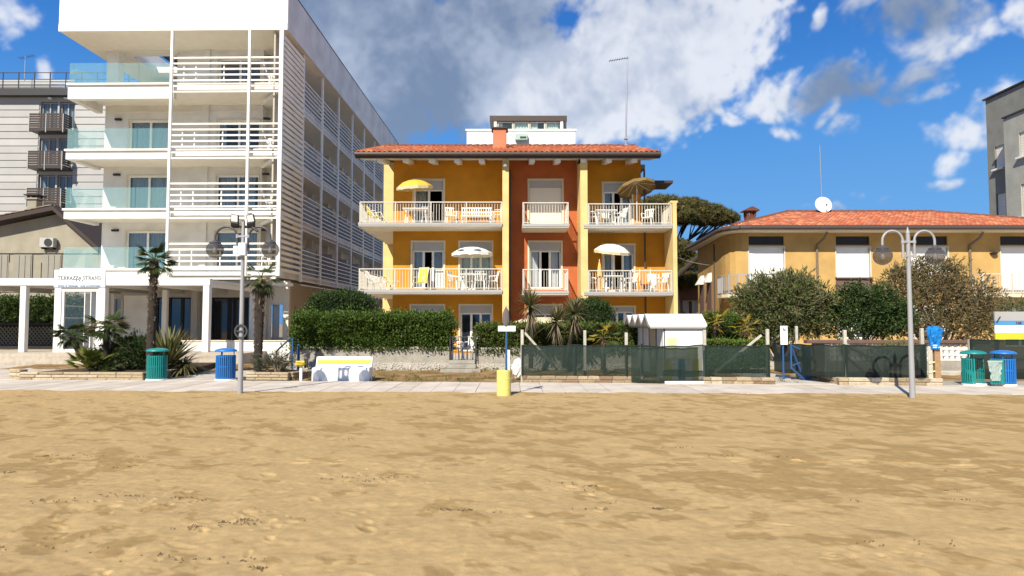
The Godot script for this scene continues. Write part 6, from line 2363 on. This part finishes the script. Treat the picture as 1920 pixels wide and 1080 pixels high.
	g.tube([V(-7.62, .2, 22.2) - b.position, V(-7.62, .78, 22.2) - b.position, V(-7.55, .86, 22.2) - b.position, V(-7.12, 1.2, 22.0) - b.position, V(-7.05, 1.18, 22.0) - b.position, V(-7.05, .15, 22.0) - b.position], [.028], 8)
	g.tube([V(-7.6, .45, 22.2) - b.position, V(-7.05, .8, 22.0) - b.position], [.02], 8)
	g.tube([V(-6.95, 1.0, 22.3) - b.position, V(-6.95, .1, 22.3) - b.position], [.05], 8)
	part("rail", g, M.blue_rail, b)
	b = thing("foot_tap", "little yellow foot-wash tap on a white stand, left of the bench", "tap", V(-6.15, 0, 20.0))
	g = Geo.new()
	g.cbox(Vector3(0, .2, 0), Vector3(.075, .42, .075), .01)
	part("stand", g, M.white_plastic, b)
	g = Geo.new()
	g.lathe(Vector3(-.02, .42, 0), [Vector2(.05, 0), Vector2(.12, .05), Vector2(.16, .07), Vector2(.16, .10), Vector2(0, .07)], 16)
	g.cbox(Vector3(-.02, .56, -.02), Vector3(.26, .05, .14), .01)
	part("basin", g, M.yellow_paint, b)
	g = Geo.new()
	g.cbox(Vector3(.13, .52, -.05), Vector3(.1, .26, .1), .01)
	g.cyl(Vector3(.1, .45, 0), Vector3(.1, .66, 0), .015, .015, 6)
	part("tap_body", g, M.dark_brown, b)
	b = thing("gate_sign", "white board with a black letter and a ring, standing above the blue gate leaf", "sign", V(7.95, 0, 20.0))
	g = Geo.new()
	g.cbox(Vector3(0, 1.33, 0), Vector3(.21, .55, .03), .005)
	var board := part("board", g, M.white_sheet, b)
	part("lettering", lettering("N", .13, .0, "Droid Sans", 700), M.ink, board, Vector3(0, 1.49, .018))
	g = Geo.new()
	for k in 16:
		var a := TAU * k / 16
		var e := TAU * (k + 1) / 16
		g.bar(Vector3(cos(a) * .05, 1.24 + sin(a) * .05, .018), Vector3(cos(e) * .05, 1.24 + sin(e) * .05, .018), .01, .008)
	part("ring", g, M.plastic_grey, board)
	g = Geo.new()
	g.cbox(Vector3(-.02, .62, -.04), Vector3(.05, 1.2, .04), .006)
	part("post", g, M.blue_rail, b)
	b = thing("gate_leaf", "narrow blue metal gate leaf folded open with crossed bars", "gate", V(8.2, .03, 19.7))
	g = Geo.new()
	g.bar(Vector3(.18, 0, 0), Vector3(.18, 1.02, 0), .06, .05); g.bar(Vector3(-.22, .35, .1), Vector3(-.22, 1.05, .1), .04, .04)
	g.bar(Vector3(-.22, 1.03, .1), Vector3(.18, .86, 0), .04, .04); g.bar(Vector3(-.22, .38, .1), Vector3(.18, .05, 0), .05, .04)
	part("frame", g, M.blue_rail, b)
	g = Geo.new()
	g.bar(Vector3(-.20, .95, .1), Vector3(.16, .08, 0), .05, .03); g.bar(Vector3(-.20, .45, .1), Vector3(.17, .55, 0), .04, .03)
	part("cross_bar", g, M.blue_rail, b)
	g = Geo.new()
	g.box(Vector3(.33, .5, -.1), Vector3(.2, .96, .03))
	part("panel", g, M.blue_rail, b)
	b = thing("fence_post", "grey timber post beside the white gate board", "post", V(8.4, 0, 20.2))
	g = Geo.new()
	g.cbox(Vector3(0, .8, 0), Vector3(.075, 1.6, .075), .01)
	part("post", g, M.pale_post, b)
	# posts with the tied blue bag
	b = thing("timber_post", "orange-brown timber post and lath under the blue bag", "post", V(11.22, 0, 18.25))
	g = Geo.new()
	g.cbox(Vector3(.08, .55, 0), Vector3(.15, 1.1, .15), .012)
	part("post", g, M.timber, b)
	g = Geo.new()
	g.cbox(Vector3(-.10, .55, .03), Vector3(.12, 1.0, .03), .006)
	part("lath", g, M.pale_post, b)
	g = Geo.new()
	g.bar(Vector3(-.16, .38, .06), Vector3(0, .42, .06), .02, .03); g.bar(Vector3(-.16, .62, .06), Vector3(0, .66, .06), .02, .03)
	part("tape", g, mat("tape", .65, .68, .3, .6), b)
	b = thing("blue_bag", "bright blue plastic bag tied over the top of the timber post", "bag", V(11.25, 1.0, 18.22))
	g = Geo.new()
	for i in 9:
		for j in 20:
			var p := []
			for q in [[0, 0], [1, 0], [1, 1], [0, 1]]:
				var t: float = (i + q[1]) / 9.0
				var lo: float = TAU * (j + q[0]) / 20.0
				var r := lerpf(.115, .185, smoothstep(0, .8, t)) * (1.0 + f.get_noise_3d(cos(lo) * .9, t * .8, sin(lo) * .9) * .45)
				if t > .93: r *= .55
				p.append(Vector3(cos(lo) * r, t * .60 + .02 * sin(lo * 3.0) * t, -sin(lo) * r))
			g.quad(p[0], p[1], p[2], p[3])
	g.lathe(Vector3(0, .59, 0), [Vector2(.11, 0), Vector2(0, .03)], 14)
	part("bag", g, M.blue_bag, b)
	g = Geo.new()
	for y in [.035, .085]: g.lathe(Vector3(0, y, 0), [Vector2(.118, 0), Vector2(.126, .012), Vector2(.12, .026)], 20)
	part("tie", g, M.white_sheet, b)
	# openwork garden wall right
	b = thing("openwork_wall", "low garden wall with a band of white openwork blocks behind the right bins", "wall", V(13, 0, 22.4))
	g = Geo.new()
	g.cbox(V(12.6, .24, 22.4), Vector3(5.4, .46, .24), .012)
	for x in [10.1, 15.35]: g.cbox(V(x, .75, 22.4), Vector3(.5, .58, .22), .01)
	world_part("wall", g, M.concrete, b)
	g = Geo.new()
	g.cbox(V(12.6, 1.08, 22.4), Vector3(6.0, .11, .3), .012)
	world_part("coping", g, M.brown_panel, b)
	var blk := Geo.new()
	for q in [[0, .085, .19, .018], [0, -.085, .19, .018], [.085, 0, .018, .15], [-.085, 0, .018, .15]]: blk.box(Vector3(q[0], q[1], 0), Vector3(q[2], q[3], .08))
	for k in 12:
		var a := TAU * k / 12
		var e := TAU * (k + 1) / 12
		blk.bar(Vector3(cos(a) * .062, sin(a) * .062, 0), Vector3(cos(e) * .062, sin(e) * .062, 0), .07, .02)
	for s in [Vector2(1, 1), Vector2(-1, 1), Vector2(1, -1), Vector2(-1, -1)]: blk.bar(Vector3(s.x * .043, s.y * .043, 0), Vector3(s.x * .085, s.y * .085, 0), .07, .02)
	var km := blk.mesh()
	for i in 25:
		for j in 3: part("block", km, M.white_paint, b, V(10.45 + i * .192, .565 + j * .19, 22.4) - b.position)
	g = Geo.new()
	g.cbox(V(13.5, .08, 21.9), Vector3(4.4, .16, .5), .02)
	world_part("kerb", g, M.concrete_pale, b)
	# striped board at the right edge
	b = thing("striped_board", "board striped grey, blue, white and yellow at the right edge above the bins", "board", V(16.1, 1.2, 20.4))
	var y := 0.0
	for q in [[.20, "yellow_paint"], [.22, "white_sheet"], [.14, "blue_stripe"], [.27, "cladding"]]:
		if q[1] == "blue_stripe": mat("blue_stripe", .08, .27, .52, .5, {"tex": "blotch"})
		g = Geo.new()
		g.box(Vector3(.0, y + q[0] * .5, 0), Vector3(3.4, q[0], .05))
		part("stripe", g, M[q[1]], b)
		y += q[0]
	part("lettering", lettering("148", .11, .0, "Droid Sans", 700), M.brick, b, Vector3(-1.0, .49, .03))
	g = Geo.new()
	for x in [-1.6, 1.6]: g.cbox(Vector3(x, -.3, -.08), Vector3(.09, 2.2, .09), .01)
	part("post", g, M.dark_metal, b)
	g = Geo.new()
	g.bar(Vector3(-1.66, .5, .03), Vector3(-1.54, .68, .03), .02, .03)
	part("hook", g, M.dark_metal, b)

# ---------------------------------------------------------------- things on the balconies and terraces
func plastic_chair(label: String, at: Vector3, turn: float, m: Material) -> Node3D:
	var b := thing("garden_chair", label, "chair", at, "", turn)
	var g := Geo.new()
	g.cbox(Vector3(0, .43, 0), Vector3(.44, .035, .42), .012)
	part("seat", g, m, b)
	for s in [[-1, 1], [1, 1], [-1, -1], [1, -1]]:
		g = Geo.new()
		g.bar(Vector3(s[0] * .23, 0, s[1] * .22), Vector3(s[0] * .2, .43, s[1] * .18), .04, .04)
		part("leg", g, m, b)
	g = Geo.new()
	for k in 5: g.bar(Vector3(-.17 + k * .085, .45, -.2), Vector3(-.18 + k * .09, .84, -.29), .04, .02)
	g.bar(Vector3(-.22, .85, -.29), Vector3(.22, .85, -.29), .04, .06)
	part("backrest", g, m, b)
	for s in [-1, 1]:
		g = Geo.new()
		g.tube([Vector3(s * .23, .43, .17), Vector3(s * .25, .64, .17), Vector3(s * .24, .66, -.1), Vector3(s * .21, .66, -.25)], [.022], 6)
		part("armrest", g, m, b)
	return b

func sling_chair(label: String, at: Vector3, turn: float, m: Material, recline := .55) -> Node3D:
	var b := thing("sling_chair", label, "deck chair", at, "", turn)
	var g := Geo.new()
	var back := Vector3(0, .40 + cos(recline) * .72, -.2 - sin(recline) * .72)
	for s in [-.24, .24]:
		var o := Vector3(s, 0, 0)
		g.tube([o + Vector3(0, 0, .35), o + Vector3(0, .38, .22), o + Vector3(0, .34, -.2), o + back], [.016], 6)
		g.tube([o + Vector3(0, .62, .1), o + Vector3(0, .6, -.3), o + Vector3(0, 0, -.42)], [.016], 6)
		g.tube([o + Vector3(0, .36, .2), o + Vector3(0, .62, .1)], [.016], 6)
	g.tube([Vector3(-.24, .02, -.42), Vector3(.24, .02, -.42)], [.016], 6)
	part("frame", g, M.white_paint, b)
	g = Geo.new()
	g.quad(Vector3(-.22, .37, .24), Vector3(.22, .37, .24), Vector3(.22, .33, -.18), Vector3(-.22, .33, -.18))
	part("seat", g, m, b)
	g = Geo.new()
	g.quad(Vector3(-.22, .33, -.18), Vector3(.22, .33, -.18), Vector3(.22, 0, 0) + back, Vector3(-.22, 0, 0) + back)
	part("backrest", g, m, b)
	return b

func table(label: String, at: Vector3, w: float, d: float) -> Node3D:
	var b := thing("garden_table", label, "table", at)
	var g := Geo.new()
	g.cbox(Vector3(0, .72, 0), Vector3(w, .045, d), .015)
	part("table_top", g, M.white_plastic, b)
	for s in [[-1, 1], [1, 1], [-1, -1], [1, -1]]:
		g = Geo.new()
		g.bar(Vector3(s[0] * w * .40, 0, s[1] * d * .40), Vector3(s[0] * w * .36, .70, s[1] * d * .36), .05, .05)
		part("leg", g, M.white_plastic, b)
	return b

func balcony_things() -> void:
	var W: Material = M.white_plastic
	var f2 := 6.165
	var f1 := 3.165
	# chairs behind the hotel bars
	for q in [[-12.2, 13.55, "top"], [-12.25, 10.25, "third"], [-12.15, 7.3, "second"], [-12.3, 4.35, "first"]]:
		plastic_chair("white chair behind the bars at the corner of the hotel's %s balcony" % q[2], V(q[0], q[1], 34.3), -.6 + q[1] * .07, W)
	# upper left balcony
	umbrella("yellow fringed parasol on the upper left balcony", V(-4.45, f2, 31.0), 2.08, .84, .42, M.yellow_cloth, M.cream_cloth, Vector2(.12, .06))
	sling_chair("yellow reclined deck chair at the far left of the upper balcony", V(-6.2, f2, 31.0), 1.2, M.yellow_sling, .7)
	table("long white table under the yellow fringed parasol", V(-4.38, f2, 31.1), 1.2, .7)
	plastic_chair("white chair behind the table under the yellow fringed parasol", V(-3.95, f2, 31.45), PI, W)
	plastic_chair("white armchair alone right of the upper balcony's open door", V(-2.82, f2, 31.2), .3, W)
	var b := thing("garden_bench", "white slatted garden bench on the upper left balcony", "bench", V(-1.65, f2, 31.4))
	var g := Geo.new()
	g.cbox(Vector3(0, .42, .1), Vector3(1.4, .05, .45), .01)
	part("seat", g, W, b)
	g = Geo.new()
	for k in 13: g.box(Vector3(-.66 + k * .11, .66, -.15), Vector3(.035, .44, .025))
	for y in [.5, .66, .86]: g.box(Vector3(0, y, -.15), Vector3(1.4, .05, .035))
	part("backrest", g, W, b)
	for s in [[-.66, .28], [.66, .28], [-.66, -.12], [.66, -.12]]:
		g = Geo.new()
		g.box(Vector3(s[0], .2, s[1]), Vector3(.05, .4, .05))
		part("leg", g, W, b)
	plastic_chair("white chair at the right end of the upper left balcony", V(-.72, f2, 31.0), -1.3, W)
	# lower left balcony
	umbrella("flat white parasol with blue oval emblems on the lower left balcony", V(-1.82, f1, 31.0), 1.98, .93, .36, M.white_cloth, M.white_cloth, Vector2(), true)
	sling_chair("white reclined deck chair at the left end of the lower balcony", V(-6.1, f1, 31.0), 1.3, M.white_cloth, .75)
	b = thing("low_table", "little low white table on the lower left balcony", "table", V(-5.4, f1, 30.9))
	g = Geo.new()
	g.cbox(Vector3(0, .40, 0), Vector3(.6, .03, .4), .01)
	part("table_top", g, W, b)
	for s in [-.25, .25]:
		g = Geo.new()
		g.bar(Vector3(s, 0, -.15), Vector3(-s, .39, .15), .025, .025)
		part("leg", g, W, b)
	sling_chair("yellow folding chair before the lower left balcony door", V(-4.2, f1, 31.1), -.35, M.yellow_sling, .3)
	table("white table under the flat white parasol", V(-1.75, f1, 31.1), 1.25, .75)
	plastic_chair("white chair left of the table under the flat white parasol", V(-2.6, f1, 31.1), 1.2, W)
	plastic_chair("white chair behind the table under the flat white parasol", V(-2.0, f1, 31.55), .1, W)
	plastic_chair("white chair in front of the table under the flat white parasol", V(-1.45, f1, 30.72), PI, W)
	plastic_chair("white chair right of the table under the flat white parasol", V(-.92, f1, 31.15), -1.3, W)
	b = thing("hung_towel", "white towel hung over the lower left balcony rail beside the door", "towel", V(-3.25, f1, 30.5))
	g = Geo.new()
	g.cbox(Vector3(0, .5, 0), Vector3(.36, .8, .03), .01)
	part("cloth", g, M.white_cloth, b)
	# right balconies
	mat("tan_cloth", .19, .125, .04, .8, {"back": [.1, .06, .02]})
	umbrella("tilted tan parasol on the upper right balcony", V(5.75, 6.085, 31.2), 2.12, .90, .34, M.tan_cloth, M.tan_cloth, Vector2(-.30, .16))
	table("white table on the upper right balcony", V(4.3, 6.085, 31.1), 1.0, .7)
	plastic_chair("white chair left of the upper right table", V(3.72, 6.085, 31.0), 1.2, W)
	plastic_chair("white chair behind the upper right table", V(4.35, 6.085, 31.55), .0, W)
	plastic_chair("white chair right of the upper right table", V(4.95, 6.085, 31.1), -1.2, W)
	plastic_chair("low white chair under the tilted tan parasol", V(6.25, 6.085, 31.2), -.5, W)
	umbrella("cream scalloped parasol on the lower right balcony", V(4.55, 3.085, 31.0), 2.20, .82, .42, M.white_cloth, M.cream_cloth, Vector2(.14, -.10))
	table("white table under the cream scalloped parasol", V(4.6, 3.085, 31.1), .9, .7)
	plastic_chair("white chair left of the cream parasol's pole", V(3.75, 3.085, 31.1), 1.0, W)
	plastic_chair("white chair right of the cream parasol's table", V(5.4, 3.085, 31.0), -1.2, W)
	plastic_chair("white chair at the right end of the lower right balcony", V(6.8, 3.085, 31.0), -1.0, W)
	sling_chair("orange striped folding chair on the lower right balcony", V(6.05, 3.085, 31.0), -.2, mat("orange_sling", .55, .20, .04, .8), .3)
	b = thing("drying_rack", "white drying rack with towels on the lower right balcony", "drying rack", V(6.45, 3.085, 31.3))
	g = Geo.new()
	for s in [-.28, .28]:
		g.bar(Vector3(s, 0, -.2), Vector3(s, .85, .1), .02, .02)
		g.bar(Vector3(s, 0, .2), Vector3(s, .85, -.1), .02, .02)
	part("frame", g, W, b)
	g = Geo.new()
	g.cbox(Vector3(-.05, .5, .1), Vector3(.4, .7, .02), .008)
	part("towel", g, M.white_cloth, b)
	b = thing("folded_parasol", "folded orange parasol leaning at the left of the lower right balcony", "parasol", V(3.95, 3.085, 30.75))
	g = Geo.new()
	g.lathe(Vector3.ZERO, [Vector2(0, .05), Vector2(.12, .1), Vector2(.13, .7), Vector2(.07, 1.2), Vector2(.02, 1.38), Vector2(0, 1.4)], 9)
	part("cloth", g, mat("apricot_cloth", .75, .42, .12, .8), b)
	g = Geo.new()
	g.cyl(Vector3(0, 0, 0), Vector3(0, 1.48, 0), .015, .015, 6)
	part("pole", g, W, b)
	# ground level
	umbrella("yellow parasol peeping over the left hedge", V(-4.95, .25, 28.6), 1.95, 1.0, .34, M.yellow_cloth, M.white_cloth, Vector2(.05, .05))
	umbrella("wide cream parasol behind the cordylines", V(1.3, .25, 28.4), 1.68, 1.35, .30, M.cream_cloth, M.yellow_cloth, Vector2(.05, 0))
	plastic_chair("white chair behind the gate, left one", V(-2.15, .3, 26.2), .5, W)
	plastic_chair("white chair behind the gate, right one", V(-1.6, .3, 26.0), -.4, W)

func small_things() -> void:
	# twigs and dry weed washed onto the sand
	var g := Geo.new()
	for q in [[-3.4, 6.6, 30, .5], [-2.2, 5.9, 34, .55], [-3.9, 5.3, 20, .5], [-1.6, 7.6, 18, .45], [-5.2, 8.6, 20, .6], [.9, 7.2, 14, .4], [1.3, 6.4, 12, .5], [-.2, 6.2, 12, .5], [2.9, 5.4, 8, .5], [3.4, 8.8, 16, .6], [4.2, 6.8, 14, .5], [-7.4, 8.2, 18, .6], [5.6, 7.6, 14, .7], [1.2, 16.3, 18, .7], [6.0, 15.8, 20, 1.5], [9.4, 15.2, 26, 1.8], [-2.4, 4.9, 16, .4], [0, 10.5, 40, 8.0], [0, 13.5, 60, 11.0]]:
		for sub in 1 + int(q[2] / 5):
			var cx: float = q[0] + rng.randfn(0, q[3] * .75)
			var cd: float = q[1] + rng.randfn(0, q[3] * .24)
			var many := 3 + int(rng.randf() * rng.randf() * 22.0)
			var wide := rng.randf_range(.03, .13)
			for k in many:   # a little wad of bits
				var x := cx + rng.randfn(0, wide)
				var d := cd + rng.randfn(0, wide * .45)
				if d < 3.2 or d > front_edge(x) - .1: continue
				var p := V(x, sand_height(x, d) + .003, d)
				var a := rng.randfn(0, .7)
				var l := rng.randf_range(.006, .022) * (2.4 if rng.randf() < .08 else 1.0)
				var e := p + Vector3(cos(a) * l, rng.randf_range(.0, .008), sin(a) * l)
				var m := p.lerp(e, .5) + Vector3(rng.randfn(0, .004), rng.randf_range(.002, .010), rng.randfn(0, .004))
				g.tube([p, m, e], [.0022, rng.randf_range(.003, .0065), .0016], 4)
	var o := part("beach_debris", g, M.debris, self)
	stuff(o)
	o.set_meta("label", "scattered dark twigs and dry weed on the sand")
	o.set_meta("category", "debris")
